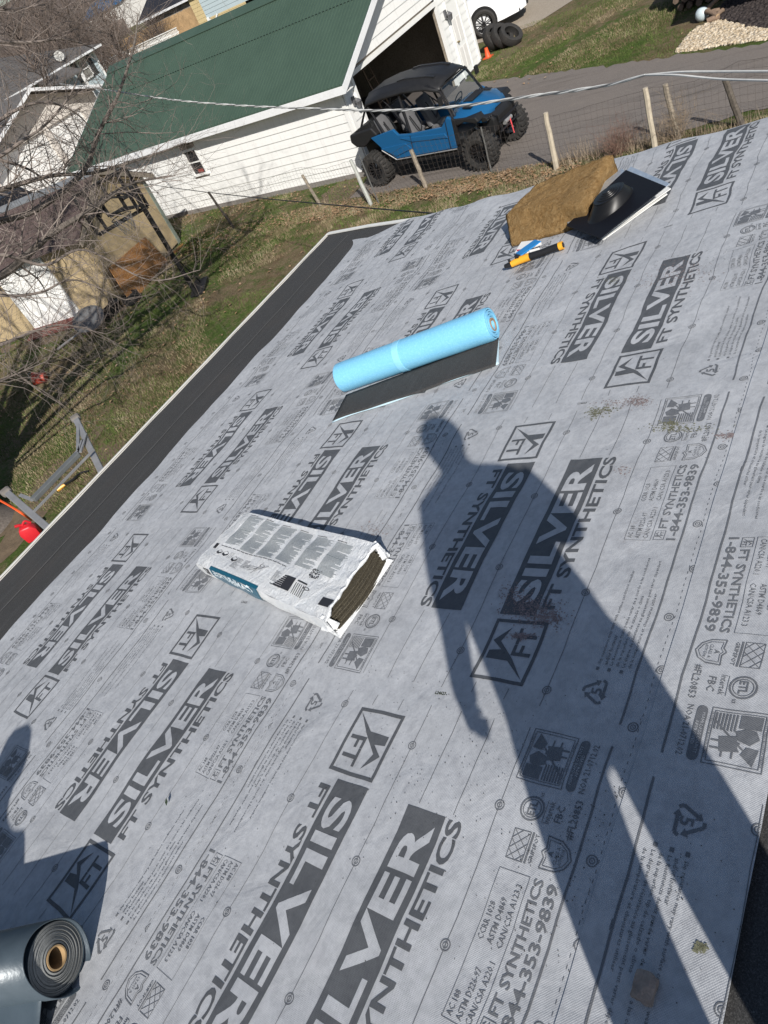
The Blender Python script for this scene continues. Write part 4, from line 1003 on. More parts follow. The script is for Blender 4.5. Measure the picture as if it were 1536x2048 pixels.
# torn end: stacked shingle edges
def shingles_mat():
    t_=NT('shingle_edges',.9,0,.2); v=t_.coord(); n=t_.noise(v,260,4,.8); t_.col(t_.ramp(n,[(.35,(.03,.026,.02)),(.55,(.09,.078,.055)),(.75,(.26,.23,.17))])); t_.bump(n,.7,.003); return t_.m
m_she=shingles_mat()
nsh=16
for k in range(nsh):
    z0=BASE+.004+(TH_-.020)*k/nsh; z1=z0+(TH_-.020)/nsh*.78; V=[];n=18
    mb=MB(); ins=.012*abs(math.sin(k*2.3)); top_u=.985-.035*(k/nsh)**1.6
    P=[bq(top_u-.004-.01*math.sin(k*1.7)+.02*math.sin(math.pi*i/(n-1))*(k/nsh<.9)-.0,.05+.9*i/(n-1)) for i in range(n)]; Q=[bq(.86,.05+.9*i/(n-1)) for i in range(n)]
    for i in range(n-1): mb.hexa([p2w(*P[i],z0),p2w(*P[i+1],z0),p2w(*Q[i+1],z0),p2w(*Q[i],z0),p2w(*P[i],z1),p2w(*P[i+1],z1),p2w(*Q[i+1],z1),p2w(*Q[i],z1)])
    mb.build('shingle',m_she,t)
mb=MB()   # folded wrapper lips around the opening
for w0,pts in ((0,[bq(1-torn(w/14.),w/14.) for w in range(15)]),):
    for i in range(14):
        a=p2w(*pts[i],topn(1-torn(i/14.),i/14.)+.002); b=p2w(*pts[i+1],topn(1-torn((i+1)/14.),(i+1)/14.)+.002); mb.tube([a,b],[.006+.003*math.sin(i*2.1),.006+.003*math.sin(i*2.1+2.1)],6)
mb.build('torn_lip',m_wrap,t,smooth=True)
mb=MB(); 
for w in (0.0,1.0):
    c=bq(.965,w)
    for k in range(9):
        a=bq(.90+.012*k,w*(1)+(.03 if w==0 else -.03)*(k%3)); mb.tube([p2w(*a,BASE+.005+.009*k*.4),p2w(*(c+np.array([.01,.008*(k-4)*.3])),BASE+.01+.009*k)],[.011,.007],6)
mb.build('crumpled_corner',m_wrap,t,smooth=True)['kind']='stuff'
mb=MB(); P=[bq(.84+.16*i/8,1.0) for i in range(9)]
mb.add([p2w(*bq(.90,1.0),BASE+.002),p2w(*bq(1.0,1.02),BASE+.002),p2w(*bq(1.0,-.01),BASE+.002),p2w(*bq(.97,.0),BASE+.002),p2w(*bq(.985,.02),BASE+.018),p2w(*bq(.985,.98),BASE+.018)],[(0,1,5),(1,2,4,5),(2,3,4)]); mb.build('wrapper_flap',m_wrap,t)
# wrapper print (flat) lying just above the film
def wprint(name,pr,mat,off=.0026):
    bm=bmesh.new(); vs_=[bm.verts.new((a,b,0)) for a,b in pr.v]
    for f in pr.f:
        try: bm.faces.new([vs_[i] for i in f])
        except ValueError: pass
    for k in range(1,24):
        bmesh.ops.bisect_plane(bm,geom=bm.verts[:]+bm.edges[:]+bm.faces[:],plane_co=(k/24,0,0),plane_no=(1,0,0))
        if k<14: bmesh.ops.bisect_plane(bm,geom=bm.verts[:]+bm.edges[:]+bm.faces[:],plane_co=(0,k/14,0),plane_no=(0,1,0))
    for k in (1.0,1.05,1.1,1.15): bmesh.ops.bisect_plane(bm,geom=bm.verts[:]+bm.edges[:]+bm.faces[:],plane_co=(0,k,0),plane_no=(0,1,0))
    for v_ in bm.verts:
        u,w=v_.co.x,v_.co.y if v_.co.y>.9 else v_.co.y+.012*math.sin(9*v_.co.x)*(v_.co.y>.3)+.006*math.sin(23*v_.co.x)
        if w<=1.0: p=bq(u,w); v_.co=p2w(p[0],p[1],topn(u,w)+off)
        else:
            p=bq(u,1.0); q=bq(.5,.5); d=(p-q)/np.linalg.norm(p-q); h=min(1,(w-1)/.22); b=.006*math.sin(math.pi*h)+.0025*math.sin(31*u/.985+7*h)+off; v_.co=p2w(p[0]+d[0]*b,p[1]+d[1]*b,topn(u,1)*(1-h)+BASE*h)
    me=bpy.data.meshes.new(name); bm.to_mesh(me); bm.free(); me.materials.append(mat); o=bpy.data.objects.new(name,me); COL.objects.link(o); attach(o,t)
    if 'black_print' in name or 'columns' in name: tag(o,kind='stuff')
    return o
m_tx=simple('wrapper_small_text',(.27,.30,.31),.6,var=.05); m_tk=simple('wrapper_black_ink',(.03,.03,.035),.5); m_teal=NT('teal_wrapper_print',.25,0,.5).col((.008,.10,.16)).m
pr=PR(); rr_=random.Random(5)
for c in range(6):
    x0=.10+.135*c; y=.06+.01*c; 
    while y<.56+.03*math.sin(c):
        l=.118*rr_.uniform(.82,1.0) if rr_.random()>.12 else .118*rr_.uniform(.3,.7)
        pr.rect(x0,y,x0+l,y+.0052); y+=.0118
    
wprint('wrapper_text_columns',pr,m_tx)
pr=PR()
for i in range(6):
    for k in range(7): pr.rect(.10+.135*i+.0088*k,.037+.01*i,.10+.135*i+.0088*k+.0068,.046+.01*i)
for k in range(44): pr.rect(.09+.012*k,.602,.09+.012*k+.0095-.004*(k%3==1),.613)
for c,n in ((.27,12),(.34,9),(.58,10)):
    for k in range(n): pr.rect(c,.70+k*.014,c+.06*rr_.uniform(.5,1),.703+k*.014)
for cx,cy,s_ in ((.115,.70,.018),(.165,.70,.022),(.255,.73,.022)):
    pr.poly([(cx-s_,cy),(cx,cy-s_*1.6),(cx+s_,cy-s_*.4),(cx+s_*.1,cy+s_*1.2)]) if False else pr.pline([(cx-s_,cy),(cx,cy-s_*1.6),(cx+s_,cy-s_*.4),(cx+s_*.1,cy+s_*1.2),(cx-s_,cy)],.0025)
    pr.poly([(cx-s_,cy+.004),(cx+s_*.1,cy+s_*1.2),(cx+s_,cy-s_*.3),(cx+s_,cy+.02),(cx+s_*.1,cy+s_*1.2+.025),(cx-s_,cy+.03)])
for k in range(3): pr.line(.205+.012*k,.66,.195+.012*k,.76,.002)
pr.ring(.475,.72,.014,.017,14); pr.line(.40,.83,.52,.70,.003); pr.line(.44,.86,.47,.67,.002)
for k in range(9): pr.line(.355+.012*k,.80+.01*(k%3),.395+.012*k,.74+.012*(k%2),.0018)
for k in range(7): pr.rect(.645-.006*k,.705+.024*k,.645+.052,.722+.024*k); 
pr.rect(.66,.70,.715,.87)
for k in range(6): pr.line(.73+.012*k,.74,.735+.012*k,.88,.004)
pr.ring(.80,.76,.014,.019,14); pr.rect(.73,.705,.79,.722)
for k in range(70): 
    a,b=.755+rr_.uniform(0,.055),.50+rr_.uniform(0,.12); pr.rect(a,b,a+.006,b+.008)
pr.rect(.59,.863,.66,.872)
pr.rect(.030,.60,.062,.685); pr.rect(.905,.76,.965,.86)
pr.text('OKI',.055,1.02,.115,1.14,.04,1) if False else None
wprint('wrapper_black_print',pr,m_tk)
pr=PR().text('IKO',.12,1.02,.065,1.15,.05,2); wprint('wrapper_brand',pr,m_tk)
pr=PR().rect(.145,.955,.545,1.20); wprint('teal_print',pr,m_teal)
pr=PR().text('CAMBRIDGE',.50,1.0,.17,1.09,.04,2); wprint('teal_lettering',pr,simple('silver_print',(.6,.68,.72),.4),.0036)

# insulation batt
m_ins=NT('mineral_wool',.95,0,.1); v=m_ins.coord(); f=m_ins.noise(v,38,8,.85,.6); g=m_ins.noise(v,5,5,.7)
m_ins.col(m_ins.mix(m_ins.ramp(g,[(.4,(0,0,0)),(.7,(.5,.5,.5))]),m_ins.ramp(f,[(.3,(.16,.085,.03)),(.46,(.36,.215,.085)),(.68,(.60,.41,.20))]),(.47,.30,.13))); m_ins.bump(m_ins.math('ADD',f,g),1.0,.03); m_ins=m_ins.m
hb=.125
q=[np.array(roofpt(*p_,n_)) for p_,n_ in (((1022,492),BASE),((1172,452),BASE),((1238,352),BASE),((1075,398),BASE))]
qt=[np.array(roofpt(*p_,n_)) for p_,n_ in (((1008,425),hb+BASE),((1170,408),hb+BASE),((1225,305),hb+BASE+.02),((1068,368),hb+BASE))]
bm=bmesh.new(); nx,ny,nz=34,20,7; grid={}
def insP(a,b,c):
    lo=q[0]*(1-a)*(1-b)+q[1]*a*(1-b)+q[2]*a*b+q[3]*(1-a)*b; hi=qt[0]*(1-a)*(1-b)+qt[1]*a*(1-b)+qt[2]*a*b+qt[3]*(1-a)*b
    p=lo*(1-c)+hi*c; h=BASE+(hb+.03*b*a)*c
    e=min(a,1-a,b,1-b); rnd=.022*(1-min(1,e/.08))**2*(1 if c>.5 else .3)
    w=Vector(p2w(p[0],p[1],h-rnd)); d=mnoise.noise_vector(w*13)*.009+mnoise.noise_vector(w*42)*.0045
    return w+d
for a in range(nx):
    for b in range(ny):
        for c in range(nz):
            if a in(0,nx-1) or b in (0,ny-1) or c in (0,nz-1): grid[a,b,c]=bm.verts.new(insP(a/(nx-1),b/(ny-1),c/(nz-1)))
def fq(*k): 
    try: bm.faces.new([grid[i] for i in k])
    except Exception: pass
for a in range(nx-1):
    for b in range(ny-1):
        for c in (0,nz-1): fq((a,b,c),(a+1,b,c),(a+1,b+1,c),(a,b+1,c))
for a in range(nx-1):
    for c in range(nz-1):
        for b in (0,ny-1): fq((a,b,c),(a+1,b,c),(a+1,b,c+1),(a,b,c+1))
for b in range(ny-1):
    for c in range(nz-1):
        for a in (0,nx-1): fq((a,b,c),(a,b+1,c),(a,b+1,c+1),(a,b,c+1))
bmesh.ops.recalc_face_normals(bm,faces=bm.faces)
for f_ in bm.faces: f_.smooth=True
me=bpy.data.meshes.new('insulation_batt'); bm.to_mesh(me); bm.free(); me.materials.append(m_ins); o=bpy.data.objects.new('insulation_batt',me); COL.objects.link(o)
tag(o,'thick golden brown slab of mineral wool insulation leaning at the roof edge','insulation')

# vent boot on stacked flashing
def plate(name,pts,ns,mat,parent,th=.003):
    P=[RP(*p_,n_) for p_,n_ in zip(pts,ns)]; mb=MB(); mb.slab(P,NRM*th); return mb.build(name,mat,parent)
m_galv=NT('galvanised_flashing',.35,.55,.5); v=m_galv.coord(); m_galv.col(m_galv.ramp(m_galv.noise(v,20,5,.7),[(.3,(.42,.50,.60)),(.7,(.66,.72,.78))])); m_galv=m_galv.m
t=thing('flashing_stack','stack of silver step flashing sheets under the black vent boot','flashing',p2w(3.7,1.7,BASE))
plate('flashing_sheet',((1125,431),(1138,451),(1262,352),(1243,338)),(.05,.055,.10,.095),m_galv,t); 
plate('flashing_sheet',((1160,440),(1222,462),(1342,378),(1262,336)),(.022,.022,.05,.05),m_white,t); plate('flashing_sheet',((1150,446),(1206,474),(1340,368),(1262,334)),(.03,.03,.06,.06),m_galv,t)
plate('flashing_sheet',((1190,470),(1206,481),(1335,389),(1310,372)),(.018,.018,.03,.03),m_white,t)
t=thing('vent_boot','black plastic pipe boot on a square base resting on silver flashing','pipe boot',p2w(3.7,1.65,.06))
m_bp=simple('boot_plastic',(.007,.0075,.011),.6,spec=.18,var=.1); m_br=simple('boot_rubber',(.010,.010,.0105),.38,spec=.3,var=.15)
bp=plate('base_plate',((1133,452),(1201,478),(1332,374),(1252,341)),(.062,.062,.11,.11),m_bp,t,.004)
P4=[RP(1133,452,.062),RP(1201,478,.062),RP(1332,374,.11),RP(1252,341,.11)]
cen=P4[0]*.27+P4[1]*.25+P4[2]*.22+P4[3]*.26; nrm=np.cross(P4[1]-P4[0],P4[3]-P4[0]); nrm/=np.linalg.norm(nrm); nrm=nrm if nrm@NRM>0 else -nrm
cen=np.array(cen)+nrm*.004
long_=(P4[3]-P4[0]); long_/=np.linalg.norm(long_); sh=np.cross(nrm,long_)
def ell(h,r,ex,off):
    h*=.52; r*=.84+.05*math.sin(min(1,h/.06)*math.pi)
    return [cen+nrm*h+long_*(math.cos(2*math.pi*k/32)*r*ex+off)+sh*math.sin(2*math.pi*k/32)*r for k in range(32)]
secs=[ell(0,.122,1.32,0),ell(.005,.112,1.32,0),ell(.03,.105,1.25,.004),ell(.075,.092,1.12,.012),ell(.098,.086,1.08,.016)]
mb=MB(); V=[p_ for s_ in secs for p_ in s_]; F=[(i*32+j,i*32+(j+1)%32,(i+1)*32+(j+1)%32,(i+1)*32+j) for i in range(len(secs)-1) for j in range(32)]; mb.add(V,F); mb.build('cone',m_br,t,smooth=True)
secs=[ell(.098,.086,1.08,.016),ell(.104,.090,1.08,.016),ell(.109,.088,1.08,.016),ell(.108,.078,1.06,.016)]
for k,(h,r) in enumerate(((.112,.070),(.118,.069),(.120,.056),(.127,.054),(.129,.043),(.136,.041),(.138,.031),(.145,.029),(.146,.018),(.147,.0))): secs.append(ell(h,max(r,.0005),1.05,.016))
mb=MB(); V=[p_ for s_ in secs for p_ in s_]; F=[(i*32+j,i*32+(j+1)%32,(i+1)*32+(j+1)%32,(i+1)*32+j) for i in range(len(secs)-1) for j in range(32)]; mb.add(V,F); mb.build('stepped_collar',m_br,t,smooth=True)

# yellow and black cutting tool
t=thing('hand_tool','yellow and black hand tool lying on the printed underlayment','tool',p2w(3.3,2.0,BASE))
m_ty=simple('tool_yellow',(.75,.36,.03),.4,var=.06)
P=[RP(u,v,BASE+.022) for u,v in ((1010,533),(1022,529),(1038,521),(1060,513),(1085,505),(1105,497),(1118,493),(1126,490))]
def seg(i0,i1,r,mat,name,n=10,flat=.7):
    mb=MB(); mb.tube([P[i] for i in range(i0,i1+1)],r,n); return mb.build(name,mat,t,smooth=True)
seg(0,2,[.011,.016,.019],m_black,'nose'); seg(1,3,[.0172,.0205,.021],m_ty,'yellow_body'); seg(3,6,[.0195,.0185,.0185,.02],m_black,'rubber_grip'); seg(6,7,[.0215,.021],m_ty,'end_cap')
mb=MB(); mb.tube([P[7],P[7]+(P[7]-P[6])*.12],.014,10); mb.build('end_hole',m_black,t)
mb=MB(); mb.box(P[2]+NRM*.022,(.02,.02,.012)); mb.tube([P[1]+NRM*.012,P[1]+NRM*.03],.007,8); mb.build('slide_button',m_black,t)
t=thing('paper_packet','small white packet with a blue strap beside the insulation','packet',p2w(3.4,2.0,BASE))
plate('packet_card',((1030,508),(1052,512),(1078,482),(1044,486)),(.02,.02,.035,.035),m_white,t,.008); plate('blue_strap',((1032,508),(1042,512),(1082,484),(1070,481)),(.035,.035,.048,.048),simple('blue_strap',(.02,.22,.55),.4),t,.006)
plate('red_corner',((1032,500),(1040,506),(1044,500),(1038,494)),(.03,.03,.03,.03),m_red,t,.002)
mb=MB(); mb.tube([RP(1066,493,.04),RP(1082,487,.04)],.009,8); mb.tube([RP(1060,503,.03),RP(1078,498,.03)],.008,8); mb.build('white_cap',m_white,t,smooth=True)

# lump of stone near the ridge
bm=bmesh.new(); bmesh.ops.create_icosphere(bm,subdivisions=3,radius=.021)
cst=RP(1290,1976,BASE+.008)
for v_ in bm.verts:
    c_=v_.co.copy(); v_.co=Vector((max(-.016,min(.016,c_.x))*1.5,max(-.015,min(.015,c_.y))*1.15,c_.z*.55))+mnoise.noise_vector(c_*34)*.007+mnoise.noise_vector(c_*90)*.0025
    v_.co=Vector(v_.co)+Vector(cst)
me=bpy.data.meshes.new('stone'); bm.to_mesh(me); bm.free(); me.materials.append(simple('brown_stone',(.30,.24,.20),.9,var=.35,scale=40,bump=.6)); o=bpy.data.objects.new('stone',me); COL.objects.link(o); tag(o,'small brown lump of stone on the underlayment near the ridge edge','stone')
# a leaf and staples
mb=MB(); a=RP(333,1612,BASE+.004); mb.add([a,a+np.array([.012,.002,.004]),a+np.array([.02,.016,.006]),a+np.array([.006,.012,.002])],[(0,1,2),(0,2,3)]); tag(mb.build('leaf',simple('dark_leaf',(.03,.045,.025),.6)),'tiny dark green leaf fragment on the underlayment below the lettering','leaf')
# scuffs of tar and granules
m_scuff=simple('granule_dust',(.26,.205,.20),.9,var=.4,scale=80); m_scuff2=simple('mossy_granules',(.17,.17,.11),.9,var=.4,scale=80)
def scatter(name,spots,mat,size):
    V=[];F=[]
    for u0,v0,ru,rv,n in spots:
        c=np.array(roofpt(u0,v0,BASE)); ex=np.array(roofpt(u0+ru,v0,BASE))-c; ey=np.array(roofpt(u0,v0+rv,BASE))-c
        for _ in range(n):
            a,b=rng.normal()*.45,rng.normal()*.45; p=c+ex*a+ey*b; s_=size*rng.uniform(.5,1.6); an=rng.uniform(0,6.3)
            row='c' if p[1]>.55 else 'd'; base_n=.006+.0022*(2 if row=='c' else 3) if p[1]<1.7 else .0082
            o=len(V)
            for k in range(4): 
                aa=an+k*1.57; V.append(surf(p[0]+s_*math.cos(aa)*(1 if k%2 else .6),p[1]+s_*math.sin(aa),base_n+.0019))
            F.append((o,o+1,o+2,o+3))
    o=rawmesh(name,V,F,mat); tag(o,kind='stuff')
scatter('granule_scuffs',[(1275,803,30,12,260),(1225,808,40,14,90),(1060,1215,62,34,620),(1090,1235,45,20,300),(1025,1185,30,22,120),(1245,940,20,10,40),(745,1055,40,20,90),(1370,540,70,30,260),(1330,560,60,25,160),(1040,1270,30,8,160),(1455,870,30,8,140)],m_scuff,.0022)
scatter('moss_scuffs',[(1190,825,18,14,200),(1210,818,28,10,110),(1355,855,70,9,170),(1225,560,20,12,100),(1400,1895,16,10,60),(1340,845,30,8,120)],m_scuff2,.0024)
scatter('dirt_specks',[(900,1500,420,380,420),(1200,1750,260,260,260),(500,1500,420,300,220),(1250,700,260,220,160),(1420,520,100,60,160)],simple('dirt_speck',(.05,.045,.04),.9),.0012)

# dark roll at the lower left with its unrolled tail
t=thing('dark_roll','slate blue roll of ice barrier with grey wound end and open core, tail unrolled','roll',p2w(-.4,2.0,BASE))
rr0=.086
x0_,y0_=roofpt(117,1917,rr0+BASE); x1_,y1_=roofpt(-60,1917,rr0+BASE+.0)
c0=p2w(x0_,y0_,rr0+BASE+.006); dirv=np.array([x1_-x0_,y1_-y0_]); dirv/=np.linalg.norm(dirv); dirv=np.array([-.47,.883])
ax=p2w(*dirv,0)-p2w(0,0,0); ax/=np.linalg.norm(ax); RLEN=.95
m_slate=NT('slate_film',.34,.1,.45); v=m_slate.coord(); m_slate.col(m_slate.ramp(m_slate.noise(v,3,4,.6),[(.3,(.040,.058,.074)),(.7,(.085,.112,.135))])); m_slate.bump(m_slate.noise(v,22,4,.6),.15,.01); m_slate=m_slate.m
def wound_mat():
    t_=NT('wound_edge',.7,0,.3); v=t_.coord(); t_.col(t_.ramp(t_.noise(v,70,4,.8),[(.3,(.17,.175,.17)),(.7,(.24,.245,.24))])); return t_.m
mw=wound_mat(); mw2=simple('wound_edge_dark',(.11,.115,.115),.6)
E1=np.cross(ax,NRM); E1/=np.linalg.norm(E1); E2=np.cross(E1,ax)
mb=MB(); mb.lathe(c0,ax,[(rr0,.0),(rr0,RLEN)],56); mb.build('wound_sheet',m_slate,t,smooth=True)
r=rr0; k=0
mbs=[MB(),MB()]
while r>.030:
    w=.0026+.0030*abs(math.sin(k*1.9)); h=.0012*math.sin(k*2.7)
    mbs[0].lathe(c0,ax,[(r,.004+h),(r-w*.8,.002+h)],56); mbs[1].lathe(c0,ax,[(r-w*.8,.002+h),(r-w,.005+h)],56); r-=w; k+=1
mbs[0].build('wound_edges',mw,t,smooth=False); mbs[1].build('wound_grooves',mw2,t)
mb=MB(); mb.lathe(c0,ax,[(.030,.006),(.030,-.001),(.026,-.001),(.026,.35)],32); mb.build('cardboard_core',simple('kraft_core',(.36,.24,.12),.8),t,smooth=True)
# loose outer wrap, teardrop around the roll, running down into the tail
def loose(a):   # angle from E1 axis
    r_=rr0*1.035+.022*max(0,math.cos(a-math.radians(100)))**3+.018*max(0,math.cos(a-math.radians(-100)))**4
    return r_
N_=64; V=[];F=[]
angs=np.linspace(math.radians(270),math.radians(-90),N_)
prof=[(loose(a)*math.cos(a),loose(a)*math.sin(a)) for a in angs]
# tail towards the viewer
end=prof[-1]; 
sgn_tail=1 if (E1@(p2w(0,-1,0)-p2w(0,0,0)))>0 else -1
#TAILDIR
for (a,b) in prof:
    for s_ in (-.012,RLEN): V.append(c0+E1*a+E2*b+ax*s_)
F=[(2*i,2*i+1,2*i+3,2*i+2) for i in range(len(prof)-1)]
o=rawmesh('loose_wrap',V,F,m_slate,t,True); m=o.modifiers.new('s','SOLIDIFY'); m.thickness=.003; m.offset=0
# tail sheet
ta=[np.array(roofpt(u,v,.03)) for u,v in ((-260,1905),(96,1990),(66,2060),(40,2200),(-260,2200))]
V=[];nx,ny=24,16
for j in range(ny):
    for i in range(nx):
        a=i/(nx-1);b=j/(ny-1)
        uu=(-260)*(1-a)+(92-30*b)*a; vv=(1918 if a<.999 else 1918)+(2230-1918)*b
        n_=.10*(1-b)**2+.03+.01*math.sin(6*a)*b
        x_,y_=roofpt(uu,vv,n_); V.append(p2w(x_,y_,n_))
F=[(j*nx+i,j*nx+i+1,(j+1)*nx+i+1,(j+1)*nx+i) for j in range(ny-1) for i in range(nx-1)]
o=rawmesh('unrolled_tail',V,F,m_slate,t,True); m=o.modifiers.new('s','SOLIDIFY'); m.thickness=.003; m.offset=-1

# ------------------------------------------------------------------ people who cast the shadows (both stand outside the picture)
def skin(name,verts,edges,radii,mat,parent=None,root=0,sub=2):
    me=bpy.data.meshes.new(name); me.from_pydata([tuple(map(float,v_)) for v_ in verts],edges,[]); o=bpy.data.objects.new(name,me); COL.objects.link(o)
    m=o.modifiers.new('skin','SKIN'); m.use_smooth_shade=True
    for i,sv in enumerate(me.skin_vertices[0].data):
        r_=radii[i]; sv.radius=(r_,r_) if not isinstance(r_,tuple) else r_; sv.use_root=(i==root)
    s_=o.modifiers.new('sub','SUBSURF'); s_.levels=sub; s_.render_levels=sub
    dg=bpy.context.evaluated_depsgraph_get(); me2=bpy.data.meshes.new_from_object(o.evaluated_get(dg)); bpy.data.objects.remove(o)
    me2.materials.clear(); me2.materials.append(mat)
    for p_ in me2.polygons: p_.use_smooth=True
    o=bpy.data.objects.new(name,me2); COL.objects.link(o)
    if parent: attach(o,parent)
    return o
m_cloth=simple('grey_hoodie',(.12,.12,.13),.9,var=.1); m_jean=simple('denim',(.05,.07,.11),.9,var=.15); m_skin=simple('skin',(.45,.28,.2),.5,var=.05); m_hair=simple('brown_hair',(.05,.03,.02),.7); m_boot=simple('work_boot',(.12,.08,.05),.7)
nA=np.array([math.cos(AZ),math.sin(AZ),0]); sA=np.array([-math.sin(AZ),math.cos(AZ),0]); PB=np.array([-.10,-.03,0])
def B(s_,z,f=0): return PB+sA*s_+nA*f+np.array([0,0,z])
person=thing('person','person in a grey hoodie and jeans standing on the ridge with one arm hanging','person',B(0,0))
V=[B(.04,.88),B(.045,1.04),B(.02,1.22),B(.01,1.34),B(.02,1.44),B(.02,1.50),B(.02,1.60,.01),B(.01,1.685,.01)]
Ra=[.185,.18,.175,.145,.062,.06,.092,.07]
Ed=[(0,1),(1,2),(2,3),(3,4),(4,5),(5,6),(6,7)]
def chain(start,pts,rs):
    p=start
    for q_,r_ in zip(pts,rs): V.append(q_); Ra.append(r_); Ed.append((p,len(V)-1)); p=len(V)-1
    return p
chain(3,[B(.17,1.33),B(.225,1.12,-.0),B(.245,.99,.02),B(.285,.80,.06),B(.292,.74,.07)],[.062,.055,.045,.036,.03])
chain(3,[B(-.15,1.30),B(-.20,1.08,.03),B(-.10,1.10,.10),B(-.02,1.24,.10)],[.062,.052,.045,.034])
chain(0,[B(.125,.78),B(.165,.46),B(.17,.08),B(.17,.045,.10)],[.095,.075,.055,.045])
chain(0,[B(-.06,.78),B(-.045,.44),B(-.04,.06),B(-.04,.03,.10)],[.098,.078,.058,.045])
body=skin('body',V,Ed,Ra,m_cloth,person,0)
bm=bmesh.new(); bmesh.ops.create_uvsphere(bm,u_segments=20,v_segments=14,radius=1)
for v_ in bm.verts: c_=v_.co; v_.co=Vector(B(.015,1.625,-.012))+Vector(sA)*c_.x*.083+Vector(nA)*c_.y*.098+Vector((0,0,1))*c_.z*.115
me=bpy.data.meshes.new('hair'); bm.to_mesh(me); bm.free(); me.materials.append(m_hair); o=bpy.data.objects.new('hair',me); COL.objects.link(o); attach(o,person)
# trousers over the legs
V=[B(.03,.90),B(.03,.84),B(.125,.74),B(.167,.46),B(.172,.12),B(-.06,.74),B(-.05,.44),B(-.042,.12)]; skin('jeans',V,[(0,1),(1,2),(2,3),(3,4),(1,5),(5,6),(6,7)],[.145,.135,.108,.088,.072,.112,.092,.075],m_jean,person,1)
def hand(wrist,dirn,out,mat,parent,scale=1.0,curl=.35):
    w=Vector(wrist); d=Vector(dirn).normalized(); o_=Vector(out).normalized(); s_=d.cross(o_).normalized(); V=[w,w+d*.045*scale,w+d*.085*scale]; Ed=[(0,1),(1,2)]; Ra=[.024*scale,.03*scale,.032*scale]
    for k,(off,ln) in enumerate(((-.030,.068),(-.010,.078),(.010,.073),(.029,.058))):
        base=w+d*.075*scale+s_*off*scale; V.append(base); Ed.append((1,len(V)-1)); Ra.append(.012*scale); p=len(V)-1; cur=base; dd=d.copy()
        for j in range(3):
            dd=(dd+o_*curl*(.6 if j==0 else 1)).normalized(); cur=cur+dd*ln*scale*(.45,.32,.23)[j]; V.append(cur); Ed.append((p,len(V)-1)); Ra.append((.0095-.0008*j)*scale); p=len(V)-1
    base=w+d*.03*scale-s_*.025*scale; V.append(base); Ed.append((1,len(V)-1)); Ra.append(.014*scale); p=len(V)-1
    for j in range(2): base=base+(d*.7-s_*.6+o_*.3).normalized()*.033*scale; V.append(base); Ed.append((p,len(V)-1)); Ra.append(.0115*scale); p=len(V)-1
    return skin('hand',V,Ed,Ra,mat,parent,1)
hand(B(.292,.765,.07),(sA*.02+nA*.45+np.array([0,0,-1])),-sA,m_skin,person,.8,.7)
hand(B(-.02,1.22,.10),(sA*.2+nA*.1+np.array([0,0,1])),-sA,m_skin,person,.9)
for s_ in (.17,-.04):
    mb=MB(); mb.box(B(s_,.05+.0,.06),(.11,.11,.09),Matrix.Rotation(AZ,3,'Z')); mb.box(B(s_,.035,.13),(.16,.10,.06),Matrix.Rotation(AZ,3,'Z')); mb.build('boot',m_boot,person,bevel=.025,smooth=True)
# kneeling second worker, left of the frame
K0=p2w(-1.235,1.88,0)
def Kp(s_,f,z): return K0+sA*s_+nA*f+np.array([0,0,z])
w2=thing('person','kneeling person in a cap and dark jacket holding the dark roll with pale gloves','person',K0)
V=[Kp(0,-.05,.36),Kp(0,-.02,.52),Kp(0,.03,.68),Kp(0,.05,.78),Kp(0,.08,.86),Kp(0,.10,.93),Kp(0,.11,1.0)]; Ra=[.15,.15,.16,.14,.07,.085,.07]; Ed=[(i,i+1) for i in range(6)]
chain(3,[Kp(.19,.06,.74),Kp(.26,.20,.52),Kp(.22,.42,.34)],[.065,.052,.04]); chain(3,[Kp(-.19,.06,.74),Kp(-.24,.22,.52),Kp(-.18,.42,.32)],[.065,.052,.04])
chain(0,[Kp(.13,.0,.30),Kp(.16,.34,.12),Kp(.15,-.05,.09)],[.10,.08,.055]); chain(0,[Kp(-.13,.0,.30),Kp(-.16,.34,.12),Kp(-.15,-.05,.09)],[.10,.08,.055])
skin('body',V,Ed,Ra,simple('dark_jacket',(.05,.055,.06),.9),w2,0)
m_glove=simple('pale_glove',(.6,.6,.58),.8,var=.1)
hand(Kp(.22,.42,.34),nA*.8+np.array([0,0,-.6]),(0,0,-1),m_glove,w2,1.1); hand(Kp(-.18,.42,.32),nA*.8+np.array([0,0,-.6]),(0,0,-1),m_glove,w2,1.1)
mb=MB(); mb.lathe(Kp(0,.10,.97),(0,0,1),[(.098,-.01),(.10,.03),(.085,.08),(.045,.11),(.0,.118)],20); mb.prism([(-.07,.06),(-.075,.15),(-.04,.19),(.04,.19),(.075,.15),(.07,.06)],lambda q_,t_:Kp(q_[0],.10+q_[1],.965+t_),0,.012); mb.build('cap',m_black,w2,smooth=True)
# ------------------------------------------------------------------ wires
def PD(u,v,d): r_=ray(u,v); return C+r_/np.linalg.norm(r_)*d
def spline(P,n):
    P=[np.array(p_,float) for p_ in P]; P=[2*P[0]-P[1]]+P+[2*P[-1]-P[-2]]; out_=[]
    for i in range(1,len(P)-2):
        for k in range(n):
            t_=k/n; a,b,c_,d=P[i-1],P[i],P[i+1],P[i+2]; out_.append(.5*((2*b)+(-a+c_)*t_+(2*a-5*b+4*c_-d)*t_*t_+(-a+3*b-3*c_+d)*t_**3))
    out_.append(P[-2]); return out_
t=thing('service_cable','twisted pale overhead service cable crossing in front of the buggy','cable',PD(1300,148,5.2))
base=spline([PD(1290,150,5.2),PD(1200,173,5.6),PD(1050,194,6.3),PD(900,214,7.1),PD(760,221,8.1),PD(620,217,9.4),PD(480,211,11),PD(340,199,13),PD(200,178,16.5),PD(120,168,24)],16)
